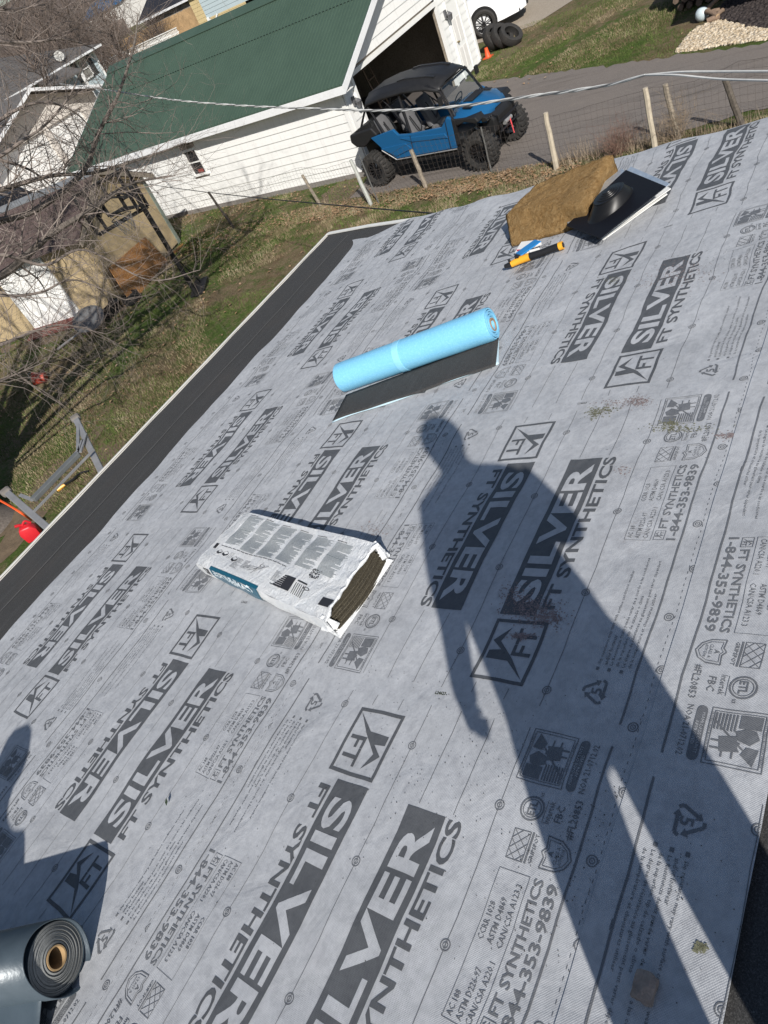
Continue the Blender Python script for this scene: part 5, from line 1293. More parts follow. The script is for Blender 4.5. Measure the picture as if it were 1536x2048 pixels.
L_=np.cumsum([0]+[np.linalg.norm(b-a) for a,b in zip(base,base[1:])]); 
m_cab=simple('cable_pale',(.62,.62,.60),.5,var=.1,scale=20); m_cab2=simple('cable_grey',(.20,.20,.20),.5)
nS=520; bs=np.array(base); samp=np.stack([np.interp(np.linspace(0,L_[-1],nS),L_,bs[:,k]) for k in range(3)],1); ss=np.linspace(0,L_[-1],nS)
for ph,mat,r_ in ((0,m_cab,.006),(2.1,m_cab,.0055),(4.2,m_cab2,.005)):
    pts=[]
    for i,p_ in enumerate(samp):
        d=samp[min(i+1,nS-1)]-samp[max(i-1,0)]; d/=np.linalg.norm(d); e=np.cross(d,[0,0,1]); e/=np.linalg.norm(e); g=np.cross(e,d); a=ss[i]*2*math.pi/.55+ph; pts.append(p_+(e*math.cos(a)+g*math.sin(a))*.007*min(1,.25+ss[i]))
    mb=MB(); mb.tube(pts,r_,6); mb.build('conductor',mat,t,smooth=True)
for P_ in ([PD(1290,150,5.2),PD(1360,144,4.95),PD(1450,143,4.7),PD(1640,142,4.2)],[PD(1290,150,5.2),PD(1350,150,4.95),PD(1440,158,4.7),PD(1540,161,4.4),PD(1640,163,4.2)]):
    mb=MB(); mb.tube(spline(P_,10),.0062,6); mb.build('conductor',m_cab,t,smooth=True)
garEnd=np.array([15.2,22.4,-1.95]); houseEnd=p2w(4.42,2.86,-.10)
mb=MB(); P_=[garEnd+(houseEnd-garEnd)*k/20+np.array([0,0,-.55*4*(k/20)*(1-k/20)*.25]) for k in range(21)]; mb.tube(P_,.006,5); tag(mb.build('black_wire',m_black),'thin black wire running from the white garage corner to the near roof','wire')

# ------------------------------------------------------------------ ladder with stabiliser at the eave
t=thing('ladder','aluminium ladder top with rubber capped stabiliser arms sticking up beyond the eave','ladder',(1.9,5.4,G))
zz=-1.05
def LZ(u,v,z=zz): return onz(u,v,z)
pa,pb=LZ(152,838),LZ(204,945,-1.12); pc,pd_=LZ(14,985),LZ(98,1058,-1.12)
mb=MB(); mb.beam(pa,pb,.055,.03); mb.build('stabiliser_arm',m_alu,t,bevel=.006); mb=MB(); mb.beam(pc,pd_,.055,.03); mb.build('stabiliser_arm',m_alu,t,bevel=.006)
for p_,q_ in ((pa,pb),(pc,pd_)):
    d=(p_-q_)/np.linalg.norm(p_-q_); mb=MB(); mb.beam(p_-d*.02,p_+d*.06,.09,.06); mb.build('rubber_pad',simple('grey_rubber_pad',(.17,.155,.14),.8),t,bevel=.02)
mb=MB(); mb.beam(LZ(66,1000),LZ(156,908),.06,.04); mb.build('cross_bar',simple('grey_bar',(.17,.18,.18),.45,.3),t,bevel=.006)
mb=MB(); mb.beam(LZ(66,994),LZ(156,902),.02,.02); mb.build('bar_edge',m_alu,t)
mb=MB(); mb.beam(LZ(68,1023),LZ(188,899),.016,.016); mb.build('brace_rod',m_alu,t)
for q_ in ((LZ(156,842),LZ(156,908)),(LZ(160,905),LZ(172,868)),(LZ(156,905),LZ(165,880)),(LZ(40,990),LZ(66,1000))): mb=MB(); mb.beam(q_[0],q_[1],.028,.012); mb.build('gusset',m_alu,t)
for dx in (-.0,.42):
    mb=MB(); mb.beam(np.array([1.75+dx,5.25,-1.15]),np.array([1.75+dx,6.1,G]),.03,.08); mb.build('rail',m_alu,t)
for k in range(9): mb=MB(); f_=k/9.; mb.beam(np.array([1.75,5.25+.85*f_,-1.2-2.7*f_]),np.array([2.17,5.25+.85*f_,-1.2-2.7*f_]),.03); mb.build('rung',m_alu,t)
mb=MB(); mb.tube(spline([onz(-30,985,-2.2),onz(20,1012,-2.2),onz(48,1030,-2.3),onz(62,1040,-2.6)],8),.014,6); o=mb.build('tow_strap',m_orange); tag(o,'orange strap hanging over the ladder stabiliser arm','strap')
# ------------------------------------------------------------------ yard things on the lawn
def pot(name,u,v,mat,label,cat,r=.14,h=.2):
    c=onz(u,v); t=thing(name,label,cat,c); return t,c
c=onz(88,765); t=thing('bucket','red plastic bucket lying on the lawn in tree shade','bucket',c)
d=Vector((-.5,.75,.25)).normalized(); mb=MB(); mb.lathe(c+np.array([0,0,.13]),d,[(.001,-.13),(.11,-.13),(.14,.12),(.15,.12),(.15,.14),(.132,.14),(.105,-.11),(.001,-.11)],22); mb.build('pail',simple('brick_red_plastic',(.42,.055,.03),.45),t,smooth=True)
mb=MB(); e=np.array(d.orthogonal().normalized()); mb.tube(spline([c+np.array([0,0,.13])+np.array(d)*.13+e*.15,c+np.array([0,0,.13])+np.array(d)*.2+np.array([0,0,.12]),c+np.array([0,0,.13])+np.array(d)*.13-e*.15],8),.006,5); mb.build('bail_handle',m_alu,t)
# fuel can by the tree
c=onz(72,1075); t=thing('fuel_can','bright red plastic fuel can beside the ladder stabiliser','fuel can',c)
mb=MB(); mb.prism([(-.16,0),(.16,0),(.18,.22),(.10,.34),(-.12,.36),(-.18,.24)],lambda q_,t_:(c[0]+(q_[0]*.8+t_*.6)*.78,c[1]+(-q_[0]*.6+t_*.8)*.78,c[2]+q_[1]*.8),-.11,.11); mb.build('can_body',m_red,t,bevel=.03,smooth=True)
mb=MB(); mb.tube([c+np.array([.02,0,.27]),c+np.array([-.05,.02,.34]),c+np.array([-.1,.04,.36])],.025,10); mb.build('spout',m_red,t,smooth=True)
mb=MB(); mb.tube(spline([c+np.array([.1,-.05,.26]),c+np.array([.05,-.03,.34]),c+np.array([-.02,.0,.30])],6),.018,8); mb.build('handle',m_red,t,smooth=True)
# grey playground style seat on a bent frame: dish shaped
c=onz(195,662); t=thing('satellite_dish','grey satellite dish lying face up on a bent tube arm on the lawn','satellite dish',c)
ctr=c+np.array([0,0,.28]); axd=Vector((-.25,-.35,.9)).normalized(); mb=MB(); mb.lathe(ctr,axd,[(.001,0),(.15,.012),(.28,.045),(.40,.10),(.41,.10),(.29,.03),(.16,-.003),(.001,-.016)],30); dsh=mb.build('dish',simple('dish_grey',(.14,.145,.15),.45,.2),t,smooth=True)
mb=MB(); a=onz(118,702); mb.tube(spline([ctr+np.array([-.05,0,-.02]),ctr+np.array([-.25,.25,-.12]),a+np.array([.2,-.2,.1]),a+np.array([0,0,.05])],8),.028,8); mb.tube([ctr+np.array([0,0,-.02]),c+np.array([.1,.05,.0])],.03,8); mb.tube(spline([ctr+np.array([-.1,.1,-.05]),a+np.array([.25,-.1,.06]),a+np.array([.05,.1,.04])],6),.014,6); mb.build('mount_arm',simple('mount_grey',(.22,.22,.22),.5,.3),t,smooth=True)
# small yellow tool on the grass near the ladder
c=onz(118,982); mb=MB(); mb.tube([c+np.array([0,0,.04]),c+np.array([.12,-.10,.05])],[.05,.02],8); mb.build('x',m_ty) if False else None
t=thing('garden_tool','small yellow and black garden tool dropped on the soil by the ladder','tool',c)
mb.build('yellow_head',m_ty,t); mb=MB(); mb.tube(spline([c+np.array([.1,-.08,.05]),c+np.array([.25,-.22,.07]),c+np.array([.42,-.2,.04]),c+np.array([.5,-.35,.03])],6),.02,6); mb.build('black_handle',m_black,t)
# basketball hoop
hb_=np.array([10.13,13.84,G]); t=thing('basketball_hoop','black basketball hoop with netted rim on a tall pole in front of the shed','basketball hoop',hb_)
PT=-1.37
mb=MB(); mb.tube([hb_,hb_+np.array([0,0,PT-G])],.055,10); mb.build('pole',m_black,t,smooth=True)
mb=MB(); mb.beam(hb_+np.array([0,0,.0]),hb_+np.array([.62,.35,.06]),.35,.12); mb.beam(hb_+np.array([.5,.28,.08]),hb_+np.array([.04,.02,1.0]),.03); mb.build('base',m_black,t,bevel=.02)
fd_=np.array([-.55,-.83,0]); fd_/=np.linalg.norm(fd_); sd_=np.array([fd_[1],-fd_[0],0])
bc=onx(223,404,hb_[0]-.25)
mb=MB()
for dz in (-.2,.15): 
    for ds in (-.12,.12): mb.beam(hb_+np.array([0,0,PT-G-.3+dz*.6]),bc+sd_*ds+np.array([0,0,dz]),.035)
mb.build('bracket_arm',m_black,t)
bw,bh=.62,.42
mb=MB()
for a,b in (((-bw,-bh),(bw,-bh)),((bw,-bh),(bw,bh)),((bw,bh),(-bw,bh)),((-bw,bh),(-bw,-bh)),((-.2,-.22),(.2,-.22)),((.2,-.22),(.2,.12)),((.2,.12),(-.2,.12)),((-.2,.12),(-.2,-.22)),((-bw,-.05),(-.2,-.05)),((bw,-.05),(.2,-.05)),((0,.12),(0,bh)),((-.4,-bh),(-.4,bh)),((.4,-bh),(.4,bh))):
    mb.beam(bc+sd_*a[0]+np.array([0,0,a[1]]),bc+sd_*b[0]+np.array([0,0,b[1]]),.075,.03,up=tuple(fd_))
mb.build('backboard_frame',m_black,t)
rc=bc+fd_*.30+np.array([0,0,-.28]); mb=MB(); mb.lathe(rc,(0,0,1),[(.225,-.01),(.24,0),(.225,.01),(.215,0)],28,closed=True); mb.beam(rc-fd_*.23,bc+np.array([0,0,-.28]),.08,.03); mb.build('rim',m_black,t)
mb=MB()
for k in range(12):
    for sg in (1,-1):
        pts=[rc+np.array([math.cos(2*math.pi*(k+sg*j*.5)/12)*(.22-.022*j),math.sin(2*math.pi*(k+sg*j*.5)/12)*(.22-.022*j),-.085*j]) for j in range(5)]; mb.tube(pts,.004,3,False)
mb.build('net',simple('grey_net',(.3,.3,.3),.8),t)
#PART4
# ------------------------------------------------------------------ tan shed
SK=np.array([10.05,16.58,G]); sa=math.radians(15); su=np.array([math.cos(sa),math.sin(sa),0]); sv=np.array([-math.sin(sa)*1.15,math.cos(sa),0]); sv/=np.linalg.norm(sv)
def S(a,b,z): return SK+su*a+sv*b+np.array([0,0,z])
SW,SLn,SH=3.3,7.2,1.95; RG=2.75
shed=thing('shed','tan plywood shed with brown shingle roof and white double door behind the bare tree','shed',S(0,0,0))
nps=3
for k in range(nps):       # gable sheathing panels
    a0=SW*k/nps+.006; a1=SW*(k+1)/nps-.006; zt=lambda a: SH+(RG-SH)*(1-abs(a-SW/2)/(SW/2))
    pts=[(a0,.06),(a1,.06),(a1,zt(a1)-.02)]+([(SW/2,zt(SW/2)-.02)] if a0<SW/2<a1 else [])+[(a0,zt(a0)-.02)]
    mb=MB(); mb.prism(pts,lambda q_,t_:S(q_[0],t_,q_[1]),-.012,.03); mb.build('wall_panel',m_tanwall,shed)
for b0,b1 in ((0.03,1.0),(1.0,1.35),(3.1,4.4),(4.4,5.8),(5.8,SLn)):
    mb=MB(); mb.prism([(b0+.004,.06),(b1-.004,.06),(b1-.004,SH),(b0+.004,SH)],lambda q_,t_:S(t_,q_[0],q_[1]),-.012,.03); mb.build('wall_panel',m_tanwall,shed)
mb=MB(); mb.prism([(1.35,1.86),(3.1,1.86),(3.1,SH),(1.35,SH)],lambda q_,t_:S(t_,q_[0],q_[1]),-.012,.03); mb.build('wall_panel',m_tanwall,shed)
for b0,b1 in ((1.37,2.20),(2.24,3.08)):
    mb=MB(); mb.prism([(b0,.10),(b1,.10),(b1,1.84),(b0,1.84)],lambda q_,t_:S(t_,q_[0],q_[1]),-.035,.02); d_=mb.build('shed_door',m_white,shed,bevel=.006)
    mb=MB()
    for z0,z1 in ((.2,.85),(.95,1.75)): 
        for k in range(4): mb.prism([(b0+.08+k*.17,z0),(b0+.2+k*.17,z0),(b0+.2+k*.17,z1),(b0+.08+k*.17,z1)],lambda q_,t_:S(t_,q_[0],q_[1]),-.05,-.03)
    mb.build('door_rib',m_white,d_)
mb=MB(); mb.slab([S(-.45,1.3,.02),S(-.0,1.3,.12),S(-.0,3.15,.12),S(-.45,3.15,.02)],(0,0,.03)); mb.build('door_ramp',simple('red_brown_board',(.16,.05,.04),.8),shed)
mb=MB(); mb.add([S(SW-.02,.03,.06),S(SW-.02,SLn,.06),S(SW-.02,SLn,SH),S(SW-.02,.03,SH)],[(0,1,2,3)]); mb.add([S(.03,SLn,.06),S(SW,SLn,.06),S(SW,SLn,SH),S(SW/2,SLn,RG),S(.03,SLn,SH)],[(0,1,2,3,4)]); mb.build('wall_panel',m_tanwall,shed)
for a0,a1,nm in ((SW/2,-.28,'roof_slope'),(SW/2,SW+.28,'roof_slope')):
    zf=lambda a:RG+.03-(RG-SH)*abs(a-SW/2)/(SW/2)
    rows_=11
    for k in range(rows_):
        b0_=a0+(a1-a0)*k/rows_; b1_=a0+(a1-a0)*(k+1.08)/rows_
        mb=MB(); mb.hexa([S(b0_,-.2,zf(b0_)),S(b1_,-.2,zf(b1_)+.012),S(b1_,SLn+.2,zf(b1_)+.012),S(b0_,SLn+.2,zf(b0_)),S(b0_,-.2,zf(b0_)+.012),S(b1_,-.2,zf(b1_)+.03),S(b1_,SLn+.2,zf(b1_)+.03),S(b0_,SLn+.2,zf(b0_)+.012)])
        mb.build('shingle_row',m_brownshingle,shed)
mb=MB(); zf=lambda a:RG+.05-(RG-SH)*abs(a-SW/2)/(SW/2)
for sg in (-1,1): mb.hexa([S(SW/2,-.2,zf(SW/2)),S(SW/2+sg*.2,-.2,zf(SW/2+.2)),S(SW/2+sg*.2,SLn+.2,zf(SW/2+.2)),S(SW/2,SLn+.2,zf(SW/2)),S(SW/2,-.2,zf(SW/2)+.02),S(SW/2+sg*.2,-.2,zf(SW/2+.2)+.02),S(SW/2+sg*.2,SLn+.2,zf(SW/2+.2)+.02),S(SW/2,SLn+.2,zf(SW/2)+.02)])
mb.build('ridge_cap',simple('grey_ridge',(.16,.17,.18),.6),shed)
mb=MB()
for sg,a1 in ((-1,-.28),(1,SW+.28)):
    zr=lambda a:RG+.0-(RG-SH)*abs(a-SW/2)/(SW/2); mb.slab([S(SW/2,-.2,zr(SW/2)+.02),S(a1,-.2,zr(a1)+.02),S(a1,-.2,zr(a1)-.10),S(SW/2,-.2,zr(SW/2)-.12)],-sv*.025)
mb.build('rake_trim',m_wood,shed)
mb=MB(); mb.prism([(SW-.06,.02),(SW+.06,.02),(SW+.06,SH),(SW-.06,SH)],lambda q_,t_:S(q_[0],t_,q_[1]),-.04,.03); mb.build('corner_board',simple('grey_green_trim',(.16,.19,.16),.8),shed)
# chipboard sheets leaning at the shed
m_osb=NT('orange_chipboard',.8,0,.2); v=m_osb.coord(); f=m_osb.noise(v,30,4,.95,2.2); m_osb.col(m_osb.ramp(f,[(.34,(.09,.035,.012)),(.45,(.27,.115,.038)),(.53,(.40,.19,.07)),(.62,(.62,.42,.22))])); m_osb.bump(f,.4,.01); m_osb=m_osb.m
def onS(u,v,off):   # sight line meets the plane parallel to the gable
    d=ray(u,v); n_=sv; P0=SK-sv*off; t_=((P0-C)@n_)/(d@n_); return C+d*t_
for pts,lab in ((((290,474),(354,541),(270,618),(218,536)),'large square sheet of orange chipboard leaning on the tan shed gable'),(((366,486),(383,520),(356,532),(340,508)),'small chipboard offcut standing beside the hoop pole')):
    big=len(lab)>60; P=[onS(u,v,.22 if big else .35) for u,v in pts]
    mb=MB(); mb.slab(P,sv*.02); tag(mb.build('chipboard_sheet',m_osb),lab,'board')
# clutter at the foot of the shed
for i,(u,v,s_,lab) in enumerate(((240,612,.22,'black bin bag slumped at the near corner of the tan shed'),(212,605,.2,'dark plastic pot by the white shed door'),(268,604,.18,'black crate pushed under the chipboard sheet'),(225,632,.17,'dark plant tray on the soil in front of the shed'))):
    c=onz(u,v); mb=MB(); 
    if i==0: 
        bm=bmesh.new(); bmesh.ops.create_icosphere(bm,subdivisions=3,radius=s_)
        for v_ in bm.verts: v_.co=Vector((v_.co.x,v_.co.y,v_.co.z*.8+s_*.7))+mnoise.noise_vector(v_.co*9)*.06+Vector(c)
        me=bpy.data.meshes.new('bin_bag'); bm.to_mesh(me); bm.free(); me.materials.append(m_black); o=bpy.data.objects.new('bin_bag',me); COL.objects.link(o)
    elif i==1: mb.lathe(c,(0,0,1),[(.001,0),(s_*.7,0),(s_,.28),(s_*1.08,.28),(s_*1.08,.32),(s_*.95,.32),(s_*.66,.03),(.001,.03)],18); o=mb.build('plant_pot',m_black,smooth=True)
    else: 
        mb.box(c+np.array([0,0,.02]),(s_*2,s_*1.4,.03)); 
        for a,b,w,l in ((-s_,0,.03,s_*1.4),(s_,0,.03,s_*1.4),(0,-s_*.7,s_*2,.03),(0,s_*.7,s_*2,.03)): mb.box(c+np.array([a,b,.12]),(w,l,.24))
        o=mb.build('crate' if i==2 else 'plant_tray',m_black,bevel=.005)
    tag(o,lab,('bin bag','pot','crate','tray')[i])
t_=onz(148,608); t=thing('shovel','yellow handled shovel standing by the white shed door','shovel',t_); mb=MB(); mb.tube([t_+np.array([-.15,0,.05]),t_+np.array([-.25,-.02,1.0])],.014,6); mb.build('shaft',m_ty,t); mb=MB(); mb.box(t_+np.array([-.26,-.02,1.03]),(.1,.05,.1)); mb.build('grip',m_black,t); mb=MB(); mb.prism([(-.1,0),(.1,0),(.1,.2),(.04,.26),(-.04,.26),(-.1,.2)],lambda q_,tt:t_+np.array([-.15+tt,q_[0],.0+q_[1]]),-.008,.008); mb.build('blade',m_blackm,t)
# stacked firewood at the left edge
wp=onz(12,650)
t=thing('firewood_pile','pile of split firewood at the left edge beside the shed','firewood',wp)
for k in range(26):
    r_=random.uniform(.05,.09); row=k//9; c=wp+np.array([-.5+.02*k%3*.1+random.uniform(-.05,.05),-.9+(k%9)*.2+.1*(row%2),.08+row*.15]); mb=MB(); mb.tube([c+np.array([-.2,0,0]),c+np.array([.25,random.uniform(-.03,.03),0])],[r_,r_*.95],7); mb.build('log',m_bark,t)

# ------------------------------------------------------------------ bare trees
def branchy(V,F,p,d,L,r,depth,rg,up=.02,seg=5,nk=3,nsides=3):
    pts=[p]; dirs=[d]; 
    for i in range(seg):
        d=d+rg.normal(0,.16,3)+np.array([0,0,up]); d/=np.linalg.norm(d); p=p+d*L/seg; pts.append(p); dirs.append(d)
    n=nsides if depth<2 else 5
    o=len(V)
    for i,(q,dd) in enumerate(zip(pts,dirs)):
        rr=r*(1-.62*i/seg) if depth>0 else r*(1-.75*i/seg)
        e=np.cross(dd,[.3,.2,1]); e/=np.linalg.norm(e)+1e-9; g=np.cross(dd,e)
        for j in range(n): a=2*math.pi*j/n; V.append(q+(e*math.cos(a)+g*math.sin(a))*rr)
    for i in range(seg):
        for j in range(n): F.append((o+i*n+j,o+i*n+(j+1)%n,o+(i+1)*n+(j+1)%n,o+(i+1)*n+j))
    if depth>0:
        for k in range(nk):
            i=rg.integers(1,seg+1); q=pts[i]; dd=dirs[i]; pr_=np.cross(dd,rg.normal(0,1,3)); pr_/=np.linalg.norm(pr_)+1e-9
            nd=dd*.62+pr_*.72; nd/=np.linalg.norm(nd); branchy(V,F,q,nd,L*rg.uniform(.45,.75),max(r*.45,.0018),depth-1,rg,up,seg,nk,nsides)
rg=np.random.default_rng(5)
tb=onz(-34,1062); tree=thing('bare_tree','large leafless tree with grey twigs rising left of the near roof','tree',tb)
mb=MB(); trunk=spline([tb+np.array([0,0,-.05]),tb+np.array([-.05,.0,.5]),tb+np.array([-.2,.15,2.0]),tb+np.array([-.1,.5,4.0]),tb+np.array([.2,.9,6.0])],8)
trr=[.50*(1-.6*i/(len(trunk)-1))+.14*max(0,1-i/5) for i in range(len(trunk))]; mb.tube(trunk,trr,14); mb.build('trunk',m_bark,tree,smooth=True)
limbs=[  # drawn as real 3D limbs of the tree, each from the trunk outwards
 ([trunk[14],PD(-120,640,12.3),PD(20,540,12.6),PD(100,470,12.9),PD(190,415,13.3),PD(262,368,13.8),PD(345,352,14.4)],.085,1.0),
 ([trunk[18],PD(-150,500,12.8),PD(-20,448,13.0),PD(70,420,13.2),PD(165,345,13.6),PD(196,268,14.0),PD(236,190,14.4),PD(268,90,14.8),PD(276,30,15.0)],.07,.8),
 ([trunk[20],PD(-140,420,13.0),PD(0,380,13.2),PD(100,352,13.4),PD(190,345,13.8),PD(300,312,14.2),PD(372,285,14.6)],.055,.8),
 ([trunk[24],PD(-160,260,13.0),PD(-30,310,13.2),PD(60,340,13.4),PD(110,380,13.7)],.05,.9),
 ([trunk[26],PD(-150,60,13.0),PD(-40,80,13.2),PD(60,85,13.4),PD(130,78,13.7),PD(190,98,14.0)],.045,.8),
 ([trunk[12],PD(-100,720,12.2),PD(0,690,12.3),PD(70,662,12.5),PD(130,650,12.7),PD(212,668,12.9)],.04,.9),
 ([trunk[12],PD(-110,800,12.0),PD(-20,770,12.1),PD(40,745,12.2),PD(95,722,12.4)],.03,.9),
 ([trunk[20],PD(-120,560,12.6),PD(0,590,12.6),PD(80,585,12.8),PD(150,560,13.0),PD(250,600,13.3)],.04,1.0),
 ([trunk[22],PD(-100,330,13.0),PD(0,240,13.1),PD(80,205,13.3),PD(150,225,13.6),PD(200,280,14)],.04,.9),
 ([trunk[26],PD(-120,10,13.0),PD(-10,20,13.2),PD(90,10,13.5)],.035,.9),
 ([trunk[16],PD(-130,560,12.4),PD(-10,510,12.5),PD(90,530,12.7),PD(170,500,13.0),PD(300,560,13.4),PD(400,540,13.8)],.04,.9),
 ([trunk[20],PD(-100,400,12.8),PD(20,300,12.9),PD(90,250,13.1),PD(140,190,13.3),PD(170,120,13.6)],.035,.8),
]
for P_,ra,rb in (([(2.85,12.95,-2.6),(2.95,12.0,-.6),(3.6,10.6,1.1),(4.9,8.8,2.4),(6.3,7.6,3.3)],.17,.05),([(2.8,12.9,-2.4),(3.0,12.0,.2),(3.5,10.8,2.2),(3.9,9.4,4.0)],.15,.05),([(2.8,13.0,-2.4),(2.3,12.6,0),(2.6,11.8,2.6),(3.6,11.0,5.2)],.16,.05),([(2.8,13.1,-2.0),(1.8,13.0,0),(1.6,13.2,3)],.13,.05)):
    sp=spline(P_,8); n_=len(sp); mb=MB(); mb.tube(sp,[ra+(rb-ra)*i/(n_-1) for i in range(n_)],8); mb.build('limb',m_bark,tree,smooth=True); VV=[];FF=[]
    for i in range(8,n_,2):
        for _ in range(2):
            q=rg.normal(0,1,3); q[2]=abs(q[2])*.8; q/=np.linalg.norm(q); branchy(VV,FF,sp[i],q,rg.uniform(1.0,2.2),.05,2,rg,up=.06,seg=4,nk=3)
    tag(rawmesh('upper_branches',VV,FF,m_bark,tree),kind='stuff')
V=[];F=[]
for pts,r_,dens in limbs:
    sp=spline(pts,7); n_=len(sp); mb=MB(); rr=[r_*(1-.85*i/(n_-1)) for i in range(n_)]; mb.tube(sp,rr,7); mb.build('limb',m_bark if r_>.05 else m_twig,tree,smooth=True)
    for i in range(6,n_):
        k_=1 if i<n_*.5 else 2
        for _ in range(k_):
            if rg.random()>dens*.8: continue
            d=sp[min(i+1,n_-1)]-sp[i-1]; d/=np.linalg.norm(d); q=np.cross(d,rg.normal(0,1,3)); q/=np.linalg.norm(q); nd=d*.5+q*.8+np.array([0,0,-.05]); nd/=np.linalg.norm(nd)
            branchy(V,F,sp[i],nd,rg.uniform(.6,1.45),max(rr[i]*.30,.0038),2,rg,up=rg.uniform(-.03,.05),seg=6,nk=3)
tag(rawmesh('twigs',V,F,m_twig,tree),kind='stuff')

# bare brush and far trees
def far_tree(x,y,h,seed,name='bare_tree',label=None,cat='tree',group='leafless trees on the wooded rise',spread=1.0,mat=None,th=.03,n=26):
    g_=np.random.default_rng(seed); base=np.array([x,y,hillz(x,y)-.2]); t=thing(name,label,cat,base,group)
    mb=MB(); tr=[base,base+np.array([g_.normal()*.2,g_.normal()*.2,h*.4]),base+np.array([g_.normal()*.5,g_.normal()*.5,h*.8])]; mb.tube(tr,[h*.018,h*.013,h*.005],6); mb.build('trunk',mat or m_bark,t)
    V=[];F=[]
    for k in range(n):
        z=h*g_.uniform(.15,.8); a=g_.uniform(0,6.28); p=base+(tr[2]-base)*(z/(h*.8)); nd=np.array([math.cos(a)*spread,math.sin(a)*spread,g_.uniform(.3,1.1)]); nd/=np.linalg.norm(nd)
        branchy(V,F,p,nd,h*g_.uniform(.22,.42),th,2,g_,up=.05,seg=3,nk=3)
    tag(rawmesh('crown',V,F,mat or m_twig,t),kind='stuff'); return t
def hillz(x,y):
    if x<70 or y<150: return G
    d=max(0,((x-70)*.25+(y-150)*.9)/300); return G-.3+min(1,d)**1.2*26
m_far=simple('far_twigs',(.135,.105,.088),.9,var=.4,scale=.4)
k=0
for (u,v,d,h) in ((20,60,62,8),(75,40,70,8),(120,30,80,9),(50,10,90,11),(10,5,75,10),(150,12,95,9),(95,70,75,6.5),(180,5,120,10),(-20,30,70,9),(35,95,60,5),(205,60,75,6),(215,75,70,5)):
    r_=ray(u,v); r_/=np.linalg.norm(r_); x,y=(C+r_*d)[:2]
    far_tree(x,y,h,100+k,label='leafless brown tree in the crowded wood at the top left corner' if k<10 else ('bare shrub nearest the left end of the white barn' if k==10 else 'smaller bare shrub right of the white barn end'),group='leafless trees on the wooded rise' if k<10 else 'bare shrubs by the white barn',mat=m_far,th=.045,n=30); k+=1
# dense understorey as one mass
V=[];F=[]; g_=np.random.default_rng(77)
for _ in range(900):
    u=g_.uniform(-60,200); v_=g_.uniform(-40,110); d=g_.uniform(70,130); r_=ray(u,v_); r_/=np.linalg.norm(r_); x,y=(C+r_*d)[:2]; z=G
    if u>165 and v_>10: continue
    L_=g_.uniform(2.0,5.5); nd=np.array([g_.normal()*.35,g_.normal()*.35,1]); nd/=np.linalg.norm(nd); branchy(V,F,np.array([x,y,z]),nd,L_,.045,1,g_,up=.03,seg=3,nk=7)
tag(rawmesh('far_wood_undergrowth',V,F,m_far),kind='stuff')

# shrubs
def shrub(x,y,h,seed,label,mat,n=60,spread=.9,th=.006,group=None):
    g_=np.random.default_rng(seed); t=thing('bare_shrub',label,'shrub',(x,y,G),group); V=[];F=[]
    for k in range(n):
        a=g_.uniform(0,6.28); nd=np.array([math.cos(a)*spread*g_.uniform(.1,1),math.sin(a)*spread*g_.uniform(.1,1),1]); nd/=np.linalg.norm(nd); branchy(V,F,np.array([x+g_.normal()*h*.12,y+g_.normal()*h*.12,G]),nd,h*g_.uniform(.5,1),th,2,g_,seg=4,nk=3)
    tag(rawmesh('stems',V,F,mat,t),kind='stuff')
m_redtw=simple('reddish_stems',(.20,.11,.075),.9,var=.3)
shrub(62.5,67,3.4,1,'leafless brown shrub behind the white picket fence',m_far,70,.7,.03)
shrub(104,121,5,2,'reddish brown bush in front of the white barn wall',m_redtw,70,.9,.05)
shrub(31.5,36.5,2.6,3,'bare reddish shrub against the pale blue house corner',m_redtw,70,.7,.016)
shrub(13.55,5.0,.55,4,'small dry reddish bush at the foot of the pale fence post',simple('red_stem_small',(.22,.13,.10),.9),70,.9,.003)
shrub(13.7,4.0,.6,5,'dry weed clump around the weathered fence post',simple('dry_weed',(.3,.23,.16),.9),50,.8,.003)

# ------------------------------------------------------------------ neighbouring buildings
Y1=37.0; m_frontwhite=simple('pale_vertical_cladding',(.62,.58,.53),.8,var=.06,scale=3,dirt=.35,dirtc=(.3,.27,.23))
nb=thing('neighbour_garage','gabled garage with two white panelled doors and grey shingle roof','garage',(24.4,Y1,G))
apex=ony(42,184,Y1+0); eR=ony(192,176,Y1); dR=2*apex[0]-eR[0]
mb=MB(); slope=(apex[2]-eR[2])/(eR[0]-apex[0]); xl=apex[0]-6.2; zl=apex[2]-6.2*slope
D1=(ony(20,310,Y1)[0]-1.35,ony(88,262,Y1)[0]); D2=(ony(96,258,Y1)[0]+.05,ony(160,215,Y1)[0]); DT=-1.78
xr=eR[0]-.3
mb.prism([(xl,G),(D1[0],G),(D1[0],DT),(D1[1],DT),(D1[1],G),(D2[0],G),(D2[0],DT),(D2[1],DT),(D2[1],G),(xr,G),(xr,apex[2]-(xr-apex[0])*slope-.12),(apex[0],apex[2]-.12),(xl,zl-.12)],lambda q_,t_:(q_[0],t_,q_[1]),Y1+.02,Y1+.2); mb.build('wall',m_frontwhite,nb)
for (a,b) in (D1,D2):
    dt=thing('garage_door',None,None,((a+b)/2,Y1+.15,G)); attach(dt,nb); dt.matrix_parent_inverse=Matrix.Translation(nb.location).inverted()
    nrow,ncol=4,4 if b-a<2.6 else 5
    for i in range(nrow):
        for j in range(ncol):
            mb=MB(); w=(b-a)/ncol; h=(DT-G)/nrow; mb.box((a+w*(j+.5),Y1+.16,G+h*(i+.5)),(w-.015,.05,h-.015)); mb.box((a+w*(j+.5),Y1+.13,G+h*(i+.5)),(w*.68,.02,h*.55)); mb.build('door_panel',m_white,dt,bevel=.01)
mb=MB()
